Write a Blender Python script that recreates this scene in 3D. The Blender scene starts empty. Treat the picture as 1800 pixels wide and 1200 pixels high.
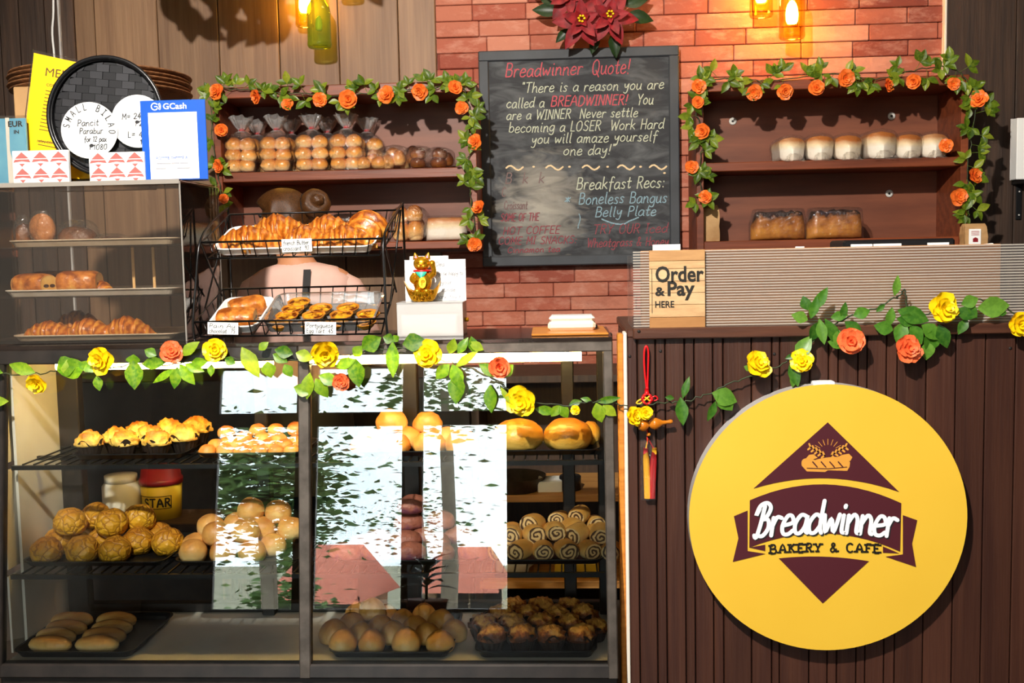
import bpy, math, random
from math import pi, sin, cos, atan2, sqrt, radians
from mathutils import Vector, Matrix, Euler, noise
random.seed(7)
SC = bpy.context.scene
COL = SC.collection

# ---------------------------------------------------------------- camera
F = 1850.0
CAM = Vector((0, 0, 1.45))
RM = (Matrix.Rotation(0.0544288, 3, 'Z') @ Matrix.Rotation(pi / 2 - 0.08304204, 3, 'X') @ Matrix.Rotation(-0.02026737, 3, 'Z'))
cd = bpy.data.cameras.new('camera')
cd.sensor_width = 36.0
cd.lens = 36.0 * F / 1800.0
cd.clip_start = 0.05
cam = bpy.data.objects.new('camera', cd)
cam.matrix_world = Matrix.Translation(CAM) @ RM.to_4x4()
COL.objects.link(cam)
SC.camera = cam


def at(px, py, Y):
    """point of the plane y=Y seen at photo pixel px,py"""
    d = RM @ Vector(((px - 900) / F, -(py - 600) / F, -1))
    return CAM + d * ((Y - CAM.y) / d.y)


def on(px, py, z):
    """point of the plane z seen at photo pixel"""
    d = RM @ Vector(((px - 900) / F, -(py - 600) / F, -1))
    return CAM + d * ((z - CAM.z) / d.z)


# ---------------------------------------------------------------- view, world, lights
SC.view_settings.view_transform = 'Standard'
SC.view_settings.look = 'None'
SC.view_settings.exposure = 0.0
SC.view_settings.gamma = 1.0
SC.view_settings.use_curve_mapping = False
SC.cycles.transparent_max_bounces = 40
SC.cycles.max_bounces = 10
SC.cycles.caustics_reflective = False
SC.cycles.caustics_refractive = False
SC.cycles.sample_clamp_indirect = 6.0

W = bpy.data.worlds.new('sky')
SC.world = W
W.use_nodes = True
bg = W.node_tree.nodes['Background']
wt = W.node_tree
tc = wt.nodes.new('ShaderNodeTexCoord')
ns = wt.nodes.new('ShaderNodeTexNoise')
ns.inputs['Scale'].default_value = 3.0
ns.inputs['Detail'].default_value = 5
rp = wt.nodes.new('ShaderNodeValToRGB')
rp.color_ramp.elements[0].position = .4
rp.color_ramp.elements[0].color = (.78, .9, 1, 1)
rp.color_ramp.elements[1].position = .6
rp.color_ramp.elements[1].color = (1, 1, 1, 1)
wt.links.new(tc.outputs['Generated'], ns.inputs['Vector'])
wt.links.new(ns.outputs['Fac'], rp.inputs['Fac'])
wt.links.new(rp.outputs['Color'], bg.inputs['Color'])
bg.inputs['Strength'].default_value = 16.0


def light(name, kind, loc, power, color=(1, 1, 1), size=.1, target=None, **kw):
    l = bpy.data.lights.new(name, kind)
    l.energy = power
    l.color = color
    if kind == 'AREA':
        l.size = size
    elif kind != 'SUN':
        l.shadow_soft_size = size
    for k, v in kw.items():
        setattr(l, k, v)
    o = bpy.data.objects.new(name, l)
    o.location = loc
    if target is not None:
        o.rotation_euler = (Vector(target) - Vector(loc)).to_track_quat('-Z', 'Y').to_euler()
    COL.objects.link(o)
    return o


# hard key spot, placed high and unseen, standing in for a flash, soft daylight comes through the windows behind
light('key_spot', 'SPOT', (-0.75, 0.1, 3.25), 940, (1, .93, .84), .05, target=(0, 4.0, 1.45), spot_size=radians(80), spot_blend=.5)
light('room_fill', 'AREA', (0.2, -1.0, 3.3), 34, (1, .9, .78), 2.0, target=(0.1, 3.5, 1.0))
light('rear_fill', 'AREA', (0.2, 3.9, 3.45), 9, (1, .8, .55), .6, target=(0.2, 3.95, 0))  # unseen warm fill area light above the aisle behind the case

# ---------------------------------------------------------------- materials
def new_mat(name):
    m = bpy.data.materials.new(name)
    m.use_nodes = True
    nt = m.node_tree
    return m, nt, nt.nodes['Principled BSDF']


def N(nt, t, **kw):
    n = nt.nodes.new('ShaderNode' + t)
    for k, v in kw.items():
        if k in n.inputs:
            n.inputs[k].default_value = v
        else:
            setattr(n, k, v)
    return n


def c4(c):
    return (c[0], c[1], c[2], 1)


def srgb(h):
    h = h.lstrip('#')
    r = []
    for i in (0, 2, 4):
        v = int(h[i:i + 2], 16) / 255
        r.append(v / 12.92 if v <= .04045 else ((v + .055) / 1.055) ** 2.4)
    return tuple(r)


def mixrgb(nt, fac, a, b, mode='MIX'):
    n = nt.nodes.new('ShaderNodeMix')
    n.data_type = 'RGBA'
    n.blend_type = mode
    for sock, v in ((n.inputs[0], fac), (n.inputs[6], a), (n.inputs[7], b)):
        if isinstance(v, (int, float)):
            sock.default_value = v
        elif isinstance(v, tuple):
            sock.default_value = c4(v)
        else:
            nt.links.new(v, sock)
    return n.outputs[2]


def mathn(nt, op, a, b=None, clamp=False):
    n = nt.nodes.new('ShaderNodeMath')
    n.operation = op
    n.use_clamp = clamp
    for i, v in enumerate((a, b)):
        if v is None:
            continue
        if isinstance(v, (int, float)):
            n.inputs[i].default_value = v
        else:
            nt.links.new(v, n.inputs[i])
    return n.outputs[0]


def noise_of(nt, scale, stretch=(1, 1, 1), detail=5, coord='Object', rough=.55, dist=0):
    t = N(nt, 'TexCoord')
    mp = N(nt, 'Mapping')
    mp.inputs['Scale'].default_value = stretch
    nt.links.new(t.outputs[coord], mp.inputs[0])
    n = N(nt, 'TexNoise')
    n.inputs['Scale'].default_value = scale
    n.inputs['Detail'].default_value = detail
    n.inputs['Roughness'].default_value = rough
    n.inputs['Distortion'].default_value = dist
    nt.links.new(mp.outputs[0], n.inputs['Vector'])
    return n.outputs['Fac']


def ramp(nt, fac, stops):
    r = nt.nodes.new('ShaderNodeValToRGB')
    e = r.color_ramp.elements
    while len(e) < len(stops):
        e.new(.5)
    for i, (p, c) in enumerate(stops):
        e[i].position = p
        e[i].color = c4(c)
    nt.links.new(fac, r.inputs[0])
    return r.outputs[0]


def bump_to(nt, b, h, strength, dist=.01):
    bn = N(nt, 'Bump')
    bn.inputs['Strength'].default_value = strength
    bn.inputs['Distance'].default_value = dist
    nt.links.new(h, bn.inputs['Height'])
    nt.links.new(bn.outputs[0], b.inputs['Normal'])


MATS = {}


def M(name, col, col2=None, rough=.6, metal=0, ns=8, st=(1, 1, 1), lo=.35, hi=.65, bump=0, bs=None, emis=0, tint=0, coat=0, spec=.5, sub=0, alpha=1):
    """plain surface: two colours over noise, optional per-face tint and bump"""
    m, nt, b = new_mat(name)
    col = srgb(col) if isinstance(col, str) else col
    if col2 is not None:
        col2 = srgb(col2) if isinstance(col2, str) else col2
        f = noise_of(nt, ns, st)
        c = ramp(nt, f, [(lo, col), (hi, col2)])
    else:
        rg = N(nt, 'RGB')
        rg.outputs[0].default_value = c4(col)
        c = rg.outputs[0]
    if tint:
        a = N(nt, 'Attribute', attribute_name='tint')
        v = mathn(nt, 'MULTIPLY_ADD', a.outputs['Fac'], tint)
        v.node.inputs[2].default_value = 1 - tint / 2
        cmb = N(nt, 'CombineColor')
        for i in range(3):
            nt.links.new(v, cmb.inputs[i])
        c = mixrgb(nt, 1.0, c, cmb.outputs[0], 'MULTIPLY')
    nt.links.new(c, b.inputs['Base Color'])
    b.inputs['Roughness'].default_value = rough
    b.inputs['Metallic'].default_value = metal
    b.inputs['Coat Weight'].default_value = coat
    b.inputs['Coat Roughness'].default_value = .15
    b.inputs['Specular IOR Level'].default_value = spec
    if sub:
        b.inputs['Subsurface Weight'].default_value = sub
        b.inputs['Subsurface Radius'].default_value = (.01, .006, .003)
    if emis:
        nt.links.new(c, b.inputs['Emission Color'])
        b.inputs['Emission Strength'].default_value = emis
    if bump:
        bump_to(nt, b, noise_of(nt, bs or ns * 3, st), bump)
    MATS[name] = m
    return m


def M_glass(name, tint=(1, 1, 1), ior=1.5, rough=0.0, wr=0, wscale=40, milk=0, milkcol=(1, 1, 1), fmax=1.0):
    """clear pane or film: see-through with fresnel mirror reflections"""
    m, nt, b = new_mat(name)
    nt.nodes.remove(b)
    out = nt.nodes['Material Output']
    tr = N(nt, 'BsdfTransparent')
    tr.inputs[0].default_value = c4(tint)
    gl = N(nt, 'BsdfGlossy')
    gl.inputs['Roughness'].default_value = rough
    fr = N(nt, 'Fresnel')
    fr.inputs[0].default_value = ior
    if wr:
        bn = N(nt, 'Bump')
        bn.inputs['Strength'].default_value = wr
        bn.inputs['Distance'].default_value = .01
        nt.links.new(noise_of(nt, wscale, detail=3, dist=1.5), bn.inputs['Height'])
        nt.links.new(bn.outputs[0], gl.inputs['Normal'])
        nt.links.new(bn.outputs[0], fr.inputs['Normal'])
    mx = N(nt, 'MixShader')
    nt.links.new(mathn(nt, 'MINIMUM', fr.outputs[0], fmax), mx.inputs[0])
    nt.links.new(tr.outputs[0], mx.inputs[1])
    nt.links.new(gl.outputs[0], mx.inputs[2])
    o = mx.outputs[0]
    if milk:
        df = N(nt, 'BsdfDiffuse')
        df.inputs[0].default_value = c4(milkcol)
        m2 = N(nt, 'MixShader')
        m2.inputs[0].default_value = milk
        nt.links.new(o, m2.inputs[1])
        nt.links.new(df.outputs[0], m2.inputs[2])
        o = m2.outputs[0]
    nt.links.new(o, out.inputs['Surface'])
    MATS[name] = m
    return m


def M_bread(name, pale, mid, dark, z0=.05, z1=.75, ns=20, na=.35, rough=.45, bump=.25, bs=60, coat=0, crack=0):
    """baked crust: pale at the flanks, browned on top, blotchy"""
    m, nt, b = new_mat(name)
    t = N(nt, 'TexCoord')
    sx = N(nt, 'SeparateXYZ')
    nt.links.new(t.outputs['Generated'], sx.inputs[0])
    mr = N(nt, 'MapRange')
    mr.inputs[1].default_value = z0
    mr.inputs[2].default_value = z1
    nt.links.new(sx.outputs[2], mr.inputs[0])
    f = noise_of(nt, ns, detail=4)
    f2 = mathn(nt, 'MULTIPLY', mathn(nt, 'SUBTRACT', f, .5), na * 4)
    oi = N(nt, 'ObjectInfo')
    rv = mathn(nt, 'MULTIPLY', mathn(nt, 'SUBTRACT', oi.outputs['Random'], .5), .3)
    tot = mathn(nt, 'ADD', mathn(nt, 'ADD', mr.outputs[0], f2), rv, True)
    c = ramp(nt, tot, [(0.0, srgb(pale)), (.5, srgb(mid)), (1.0, srgb(dark))])
    if crack:
        v = N(nt, 'TexVoronoi', feature='DISTANCE_TO_EDGE')
        v.inputs['Scale'].default_value = crack
        dn = N(nt, 'TexNoise')
        dn.inputs['Scale'].default_value = 34
        nt.links.new(t.outputs['Object'], dn.inputs['Vector'])
        vm = N(nt, 'VectorMath', operation='MULTIPLY_ADD')
        nt.links.new(dn.outputs['Color'], vm.inputs[0])
        vm.inputs[1].default_value = (.03, .03, .03)
        nt.links.new(t.outputs['Object'], vm.inputs[2])
        nt.links.new(vm.outputs[0], v.inputs['Vector'])
        e = ramp(nt, v.outputs['Distance'], [(0.0, (.8, .8, .8)), (.07, (0, 0, 0))])
        c = mixrgb(nt, e, c, srgb('7a3d10'))
        bump_to(nt, b, v.outputs['Distance'], .6, .02)
    elif bump:
        bump_to(nt, b, noise_of(nt, bs), bump)
    nt.links.new(c, b.inputs['Base Color'])
    b.inputs['Roughness'].default_value = rough
    b.inputs['Coat Weight'].default_value = coat
    b.inputs['Coat Roughness'].default_value = .2
    MATS[name] = m
    return m


def M_croissant(name, pale, mid, dark):
    """flaky laminated crust: light and dark bands run round the roll"""
    m, nt, b = new_mat(name)
    w = N(nt, 'TexWave', wave_type='BANDS', bands_direction='X')
    w.inputs['Scale'].default_value = 20
    w.inputs['Distortion'].default_value = 7
    w.inputs['Detail'].default_value = 3
    w.inputs['Detail Scale'].default_value = 1.6
    t = N(nt, 'TexCoord')
    nt.links.new(t.outputs['Object'], w.inputs['Vector'])
    sx = N(nt, 'SeparateXYZ')
    nt.links.new(t.outputs['Generated'], sx.inputs[0])
    f = mathn(nt, 'ADD', mathn(nt, 'MULTIPLY', w.outputs['Fac'], .32), mathn(nt, 'MULTIPLY', noise_of(nt, 34), .9))
    f = mathn(nt, 'ADD', f, mathn(nt, 'MULTIPLY', mathn(nt, 'SUBTRACT', sx.outputs[2], .5), .35))
    c = ramp(nt, f, [(.3, srgb(pale)), (.6, srgb(mid)), (.9, srgb(dark))])
    nt.links.new(c, b.inputs['Base Color'])
    b.inputs['Roughness'].default_value = .33
    bump_to(nt, b, f, .4, .004)
    MATS[name] = m
    return m


def M_leaf(name, a, b2, back):
    m, nt, b = new_mat(name)
    at_ = N(nt, 'Attribute', attribute_name='tint')
    c = ramp(nt, at_.outputs['Fac'], [(0.0, srgb(a)), (.6, srgb(b2)), (1.0, srgb(back))])
    c = mixrgb(nt, .25, c, ramp(nt, noise_of(nt, 90), [(.4, srgb(a)), (.6, srgb(back))]))
    nt.links.new(c, b.inputs['Base Color'])
    b.inputs['Roughness'].default_value = .38
    out = nt.nodes['Material Output']
    tl = N(nt, 'BsdfTranslucent')
    nt.links.new(c, tl.inputs[0])
    mx = N(nt, 'MixShader')
    mx.inputs[0].default_value = .35
    nt.links.new(b.outputs[0], mx.inputs[1])
    nt.links.new(tl.outputs[0], mx.inputs[2])
    nt.links.new(mx.outputs[0], out.inputs['Surface'])
    MATS[name] = m
    return m


# ---------------------------------------------------------------- mesh builder
class MB:
    def __init__(s):
        s.v, s.f, s.t, s.sm = [], [], [], []

    def mark(s):
        return len(s.v)

    def xf(s, m0, mat):
        for i in range(m0, len(s.v)):
            s.v[i] = mat @ s.v[i]
        return s

    def face(s, idx, t=.5, sm=False):
        s.f.append(idx)
        s.t.append(t)
        s.sm.append(sm)

    def poly(s, pts, t=.5):
        b = len(s.v)
        s.v += [Vector(p) for p in pts]
        s.face(list(range(b, b + len(pts))), t)

    def box(s, x0, x1, y0, y1, z0, z1, bev=0, t=.5):
        b = len(s.v)
        if not bev:
            s.v += [Vector((x, y, z)) for z in (z0, z1) for y in (y0, y1) for x in (x0, x1)]
            for q in ((0, 2, 3, 1), (4, 5, 7, 6), (0, 1, 5, 4), (2, 6, 7, 3), (0, 4, 6, 2), (1, 3, 7, 5)):
                s.face([b + i for i in q], t)
            return s
        bev = min(bev, (x1 - x0) / 2.01, (y1 - y0) / 2.01, (z1 - z0) / 2.01)
        X, Y, Z = ((x0, x1), (y0, y1), (z0, z1))
        idx = {}
        for i in (0, 1):
            for j in (0, 1):
                for k in (0, 1):
                    sx, sy, sz = (bev if i == 0 else -bev), (bev if j == 0 else -bev), (bev if k == 0 else -bev)
                    for a in range(3):
                        p = [X[i] + (sx if a != 0 else 0), Y[j] + (sy if a != 1 else 0), Z[k] + (sz if a != 2 else 0)]
                        idx[i, j, k, a] = len(s.v)
                        s.v.append(Vector(p))

        def q(*ks):
            s.face([idx[k] for k in ks], t)
        q((0, 0, 0, 0), (0, 0, 1, 0), (0, 1, 1, 0), (0, 1, 0, 0))
        q((1, 0, 0, 0), (1, 1, 0, 0), (1, 1, 1, 0), (1, 0, 1, 0))
        q((0, 0, 0, 1), (1, 0, 0, 1), (1, 0, 1, 1), (0, 0, 1, 1))
        q((0, 1, 0, 1), (0, 1, 1, 1), (1, 1, 1, 1), (1, 1, 0, 1))
        q((0, 0, 0, 2), (0, 1, 0, 2), (1, 1, 0, 2), (1, 0, 0, 2))
        q((0, 0, 1, 2), (1, 0, 1, 2), (1, 1, 1, 2), (0, 1, 1, 2))
        for j in (0, 1):
            for k in (0, 1):
                q((0, j, k, 1), (1, j, k, 1), (1, j, k, 2), (0, j, k, 2))
        for i in (0, 1):
            for k in (0, 1):
                q((i, 0, k, 0), (i, 1, k, 0), (i, 1, k, 2), (i, 0, k, 2))
        for i in (0, 1):
            for j in (0, 1):
                q((i, j, 0, 0), (i, j, 1, 0), (i, j, 1, 1), (i, j, 0, 1))
        for i in (0, 1):
            for j in (0, 1):
                for k in (0, 1):
                    q((i, j, k, 0), (i, j, k, 1), (i, j, k, 2))
        return s

    def grid(s, fn, nu, nv, cu=False, cv=False, sm=True, t=.5, capu=False):
        """fn(u,v) with u,v in 0..1; cu/cv close that direction"""
        b = len(s.v)
        ru = nu if cu else nu + 1
        rv = nv if cv else nv + 1
        for i in range(ru):
            for j in range(rv):
                s.v.append(Vector(fn(i / nu, j / nv)))
        for i in range(nu):
            for j in range(nv):
                i2, j2 = (i + 1) % ru, (j + 1) % rv
                tt = t(i / nu, j / nv) if callable(t) else t
                s.face([b + i * rv + j, b + i2 * rv + j, b + i2 * rv + j2, b + i * rv + j2], tt, sm)
        if capu and cv:
            s.face([b + j for j in range(rv)][::-1], .5, False)
            s.face([b + (ru - 1) * rv + j for j in range(rv)], .5, False)
        return s

    def tube(s, pts, r, n=8, closed=False, t=.5):
        pts = [Vector(p) for p in pts]
        L = len(pts)
        up = None
        fr = []
        for i in range(L):
            a = pts[i - 1] if (i > 0 or closed) else pts[i]
            c = pts[(i + 1) % L] if (i < L - 1 or closed) else pts[i]
            d = (c - a)
            d = d.normalized() if d.length > 1e-9 else Vector((0, 0, 1))
            if up is None:
                up = d.orthogonal().normalized()
            up = (up - d * up.dot(d))
            up = up.normalized() if up.length > 1e-6 else d.orthogonal().normalized()
            fr.append((up.copy(), d.cross(up)))
        b = len(s.v)
        for i in range(L):
            rr = r[i] if isinstance(r, (list, tuple)) else r
            for j in range(n):
                a = 2 * pi * j / n
                s.v.append(pts[i] + (fr[i][0] * cos(a) + fr[i][1] * sin(a)) * rr)
        for i in range(L if closed else L - 1):
            i2 = (i + 1) % L
            for j in range(n):
                j2 = (j + 1) % n
                s.face([b + i * n + j, b + i2 * n + j, b + i2 * n + j2, b + i * n + j2][::-1], t, True)
        if not closed:
            s.face([b + j for j in range(n)], t)
            s.face([b + (L - 1) * n + j for j in range(n)][::-1], t)
        return s

    def lathe(s, prof, n=24, t=.5, cap=True):
        """profile [(r,z)] about local z"""
        b = len(s.v)
        for r, z in prof:
            for j in range(n):
                a = 2 * pi * j / n
                s.v.append(Vector((r * cos(a), r * sin(a), z)))
        for i in range(len(prof) - 1):
            for j in range(n):
                j2 = (j + 1) % n
                s.face([b + i * n + j, b + i * n + j2, b + (i + 1) * n + j2, b + (i + 1) * n + j], t, True)
        if cap:
            s.face([b + j for j in range(n)][::-1], t)
            s.face([b + (len(prof) - 1) * n + j for j in range(n)], t)
        return s

    def blob(s, rx, ry, rz, seed=0, amp=.08, freq=2.2, flat=.55, n=20, m=12, t=.5):
        """rounded lump sitting on z=0; flat = how much of the underside is flattened"""
        b = len(s.v)
        off = Vector((seed * 3.7, seed * 1.3, seed * 7.1))
        zl = -rz * flat
        pts = []
        for i in range(m + 1):
            ph = pi * i / m
            for j in range(n):
                th = 2 * pi * j / n
                d = Vector((sin(ph) * cos(th), sin(ph) * sin(th), cos(ph)))
                k = 1 + amp * noise.noise(d * freq + off)
                p = Vector((d.x * rx * k, d.y * ry * k, d.z * rz * k))
                if p.z < zl:
                    p.z = zl + (p.z - zl) * .12
                pts.append(p)
        lo = min(p.z for p in pts)
        for p in pts:
            p.z -= lo
        s.v += pts
        for i in range(m):
            for j in range(n):
                j2 = (j + 1) % n
                s.face([b + i * n + j, b + (i + 1) * n + j, b + (i + 1) * n + j2, b + i * n + j2], t, True)
        return s

    def prism(s, pts2, fr, depth, t=.5):
        """outline pts2 (a,b) on frame fr(a,b,d)->Vector, extruded from d=0 to depth"""
        b = len(s.v)
        n = len(pts2)
        for d in (0, depth):
            s.v += [Vector(fr(a, c, d)) for a, c in pts2]
        s.face(list(range(b, b + n)), t)
        s.face(list(range(b + n, b + 2 * n))[::-1], t)
        for i in range(n):
            j = (i + 1) % n
            s.face([b + i, b + n + i, b + n + j, b + j], t)
        return s

    def build(s, name, mat, parent=None, label=None, loc=None, rot=None):
        me = bpy.data.meshes.new(name)
        me.from_pydata([tuple(v) for v in s.v], [], s.f)
        me.polygons.foreach_set('use_smooth', s.sm)
        a = me.attributes.new('tint', 'FLOAT', 'FACE')
        a.data.foreach_set('value', s.t)
        mats = mat if isinstance(mat, list) else [mat]
        for q in mats:
            me.materials.append(MATS[q] if isinstance(q, str) else q)
        me.update()
        o = bpy.data.objects.new(name, me)
        COL.objects.link(o)
        if parent is not None:
            o.parent = parent
        if label:
            o['label'] = label
        if loc is not None:
            o.location = loc
        if rot is not None:
            o.rotation_euler = rot
        return o


def tag(o, label, cat, group=None, kind=None):
    o['label'] = label
    o['category'] = cat
    if group:
        o['group'] = group
    if kind:
        o['kind'] = kind
    return o


def thing(name, label, cat, loc=(0, 0, 0), rot=(0, 0, 0), group=None):
    o = bpy.data.objects.new(name, None)
    o.empty_display_size = .05
    o.location = loc
    o.rotation_euler = rot
    COL.objects.link(o)
    return tag(o, label, cat, group)


KIDS = {}


def dup(root, loc, rot=None, label=None, scale=None, group=None):
    """copy of a thing, its parts and their sub-parts"""
    if not KIDS or root.name not in KIDS:
        for o in bpy.data.objects:
            if o.parent is not None:
                KIDS.setdefault(o.parent.name, [])
                if o not in KIDS[o.parent.name]:
                    KIDS[o.parent.name].append(o)
    r = root.copy()
    COL.objects.link(r)
    r.location = loc
    if rot is not None:
        r.rotation_euler = rot
    if scale is not None:
        r.scale = scale if isinstance(scale, (tuple, list)) else (scale,) * 3
    if label:
        r['label'] = label
    if group:
        r['group'] = group
    for ch in KIDS.get(root.name, []):
        c = ch.copy()
        COL.objects.link(c)
        c.parent = r
        for g in KIDS.get(ch.name, []):
            d = g.copy()
            COL.objects.link(d)
            d.parent = c
    return r


def struct(name, mb, mat, parent=None):
    o = mb.build(name, mat, parent)
    if parent is None:
        o['kind'] = 'structure'
    return o


def rotz(a):
    return Matrix.Rotation(a, 4, 'Z')


def T(x, y, z):
    return Matrix.Translation((x, y, z))


def smooth(pts, k=4, closed=False):
    """catmull-rom through pts"""
    P = [Vector(p) for p in pts]
    n = len(P)
    if n < 3:
        return P
    out = []
    for i in range(n if closed else n - 1):
        p0 = P[i - 1] if (i > 0 or closed) else P[i]
        p1, p2 = P[i], P[(i + 1) % n]
        p3 = P[(i + 2) % n] if (i < n - 2 or closed) else p2
        for j in range(k):
            t = j / k
            out.append(.5 * ((2 * p1) + (p2 - p0) * t + (2 * p0 - 5 * p1 + 4 * p2 - p3) * t * t + (3 * p1 - p0 - 3 * p2 + p3) * t ** 3))
    if not closed:
        out.append(P[-1])
    return out


# ---------------------------------------------------------------- handwriting (single-stroke alphabet on a 9-high grid)
G = {}
for line in '''
A|6|0,0 3,9 6,0;1,3.3 5,3.3
B|5.5|.5,0 .5,9;.5,9 3.6,8.8 4.6,7 3.6,5 .5,4.8;.5,4.8 4.4,4.4 5.2,2.3 4.2,.3 .5,0
C|5.5|5.2,7.4 3.2,9 .8,7.5 .2,4.5 .9,1.4 3.2,0 5.4,1.5
D|6|.5,0 .5,9;.5,9 3.6,8.6 5.6,6 5.4,2.6 3.4,.3 .5,0
E|4.6|4.6,9 .5,9;.5,9 .5,0;.5,0 4.6,0;.5,4.7 3.8,4.7
F|4.4|4.6,9 .5,9;.5,9 .5,0;.5,4.7 3.6,4.7
H|5.4|.5,9 .5,0;5,9 5,0;.5,4.6 5,4.6
I|2.4|1.2,9 1.2,0;.2,9 2.2,9;.2,0 2.2,0
K|5.2|.5,9 .5,0;4.8,9 .6,4.2;1.6,5.2 5,0
L|4.2|.5,9 .5,0;.5,0 4.2,0
M|6.6|.4,0 .8,9;.8,9 3.3,3;3.3,3 5.8,9;5.8,9 6.2,0
N|5.4|.4,0 .5,9;.5,9 4.9,0;4.9,0 5,9
O|6|3,9 .8,7.4 .3,4.2 1.2,.9 3.2,0 5.2,1.6 5.7,5 4.8,8 3,9
P|5|.5,0 .6,9;.6,9 3.6,8.8 4.8,7 3.8,4.9 .6,4.4
Q|6.4|3,9 .8,7.4 .3,4.2 1.2,.9 3.2,0 5.2,1.6 5.7,5 4.8,8 3,9;3.4,2.6 6.4,-1.4
R|5.2|.5,0 .6,9;.6,9 3.6,8.8 4.6,7 3.6,5 .6,4.6;2.2,4.6 5.2,0
S|5|4.6,7.8 2.8,9 .8,7.6 1.4,5.4 3.9,3.9 4.6,2 3.1,.1 .4,1
T|5.4|2.8,9 2.6,0;0,8.8 5.4,9
U|5.2|.4,9 .5,2 2.4,0 4.5,1.6 4.8,9
V|5.2|0,9 2.6,0;2.6,0 5.2,9
W|7.6|0,9 1.8,0;1.8,0 3.8,7;3.8,7 5.6,0;5.6,0 7.6,9
Y|5.2|0,9 2.6,4.4;5.2,9 2.6,4.4;2.6,4.4 2.2,0
G|6|5.2,7.6 3.2,9 .8,7.5 .2,4.5 .9,1.4 3.2,0 5.3,1.6 5.4,4 3.4,4
a|5|4.6,4.6 2.2,5.2 .3,3 .7,.5 2.5,.1 4.2,2 4.6,5 4.6,1 5.4,.1
b|4.8|.5,9 .5,.5;.5,3 2.5,5.2 4.6,3.6 4.4,1 2.5,0 .5,.8
c|4.4|4.3,4.2 2.5,5.2 .4,3.5 .4,1.5 2.3,0 4.5,1
d|5|4.6,4.2 2.4,5.2 .3,3 .8,.4 2.8,.1 4.6,2;4.8,9 4.6,2 5.4,0
e|4.5|.4,2.5 4.2,3.2 3.6,5 1.8,5.1 .3,2.5 1,.3 3,0 4.7,1
f|4|4.4,8.2 3.2,9 2,7.4 1.8,-2;.3,4.8 4,4.9
g|4.8|4.5,4.4 2.4,5.2 .2,3 1,.6 3,.4 4.5,2.6;4.6,5 4.5,-1.5 2.8,-3.2 .4,-2.2
h|4.7|.5,9 .5,0;.5,2.8 2.4,5.2 4.1,4 4.3,.6 5,0
i|2|1,5 1,.7 1.9,.1;1.1,7.2 1.2,7.7
j|2|1.4,5 1.3,-2 0,-3;1.5,7.2 1.6,7.7
k|4.6|.5,9 .5,0;4,5 .7,2.2;1.4,2.8 4.6,0
l|2|1,9 .9,1 1.9,.1
m|6.8|.4,5 .5,0;.5,3 1.9,5.1 3,4 3.1,0;3.1,3 4.6,5.1 5.8,4 6,.7 6.8,.1
n|4.8|.4,5 .5,0;.5,2.8 2.4,5.2 4,4 4.2,.7 5,.1
o|4.8|2.5,5.2 .4,3.6 .5,1 2.5,0 4.4,1.5 4.3,4 2.5,5.2
p|4.8|.5,5 .4,-3.4;.5,3.2 2.6,5.2 4.6,3.4 4,.8 2.2,.1 .6,1.2
q|4.8|4.4,4.5 2.4,5.2 .2,3 1,.6 3,.6 4.4,2.6;4.5,5 4.4,-3.2
r|3.6|.4,5 .5,0;.5,2.8 1.8,5 3.7,4.7
s|4|3.7,4.5 2.2,5.2 .7,4 3.2,1.8 2.6,.2 .2,.6
t|3.6|1.9,8 1.6,1 2.5,0 3.6,.7;.2,5 3.6,5.2
u|4.9|.4,5 .5,1 2.2,0 4,2 4.3,5;4.3,5 4.3,.8 5.1,.1
v|4.4|.2,5 2.2,0;2.2,0 4.4,5.2
w|6.2|.3,5 1.4,.2 3.1,4 4.6,.2 6.1,5.2
x|4.2|.2,5 4,0;4,5 .2,0
y|4.6|.4,5 .9,2.4 2.4,2 4.2,5;4.3,5 3.6,-1.6 2,-3.2 .4,-2.4
z|4.2|.3,5 4,5;4,5 .3,.2;.3,.2 4.2,.2
0|5|2.5,9 .6,7 .4,3 1.6,.1 3.6,.4 4.6,4 4.2,8 2.5,9
1|2.6|.4,7.4 1.6,9;1.6,9 1.5,0
2|5|.5,7.2 2.4,9 4.3,7.4 3.4,4.4 .4,.2;.4,.2 4.8,.2
3|4.6|.6,8 2.6,9 4,7.2 2.2,5 4.2,3 3.4,.6 .4,.8
4|5|3.6,9 .3,3;.3,3 4.8,3;3.6,6 3.5,0
5|4.8|4.4,9 1,9;1,9 .8,5.2;.8,5.2 3.2,5.4 4.4,3 3.2,.3 .4,.8
6|4.8|4,8.6 1.6,6.4 .5,2.6 2,.1 4.2,1.4 3.8,4 1.6,4.2 .6,2.8
7|4.6|.3,9 4.4,9;4.4,9 1.8,0
8|4.8|2.4,4.9 .8,7 2.4,9 4,7.2 2.4,4.9 .5,2.2 2.4,0 4.4,2 2.4,4.9
9|4.6|4.2,7 2.4,9 .6,7 1.6,4.8 4,5.6;4.2,8 3.4,0
!|2|1.4,9 1,3;.9,.5 1,.1
:|2|1,5 1.1,4.6;1,1 1.1,.6
=|5|.6,5.6 4.4,5.8;.6,3.2 4.4,3.4
.|1.6|.7,.4 .9,.1
,|1.6|.9,.5 .4,-1.2
"|2.6|.6,9 .5,7.4;1.9,9 1.8,7.4
&|6|5.6,0 1.4,6.6 2.4,9 3.8,7.4 .4,2.6 2,0 5.4,3.4
*|4|.2,6 3.8,2;3.8,6 .2,2;2,6.6 2,1.6
$|5|.5,0 .6,9;.6,9 3.6,8.8 4.8,7 3.8,4.9 .6,4.4;-.8,7.8 5.8,7.8;-.8,6.2 5.8,6.2
~|8|.2,3.4 2,4.6 4,3.6 6,2.6 7.8,3.8
^|4|2,1 .3,4 1,5.4 2,4.4 3,5.4 3.7,4 2,1
'''.strip().splitlines():
    g, w, st = line.split('|')
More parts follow.
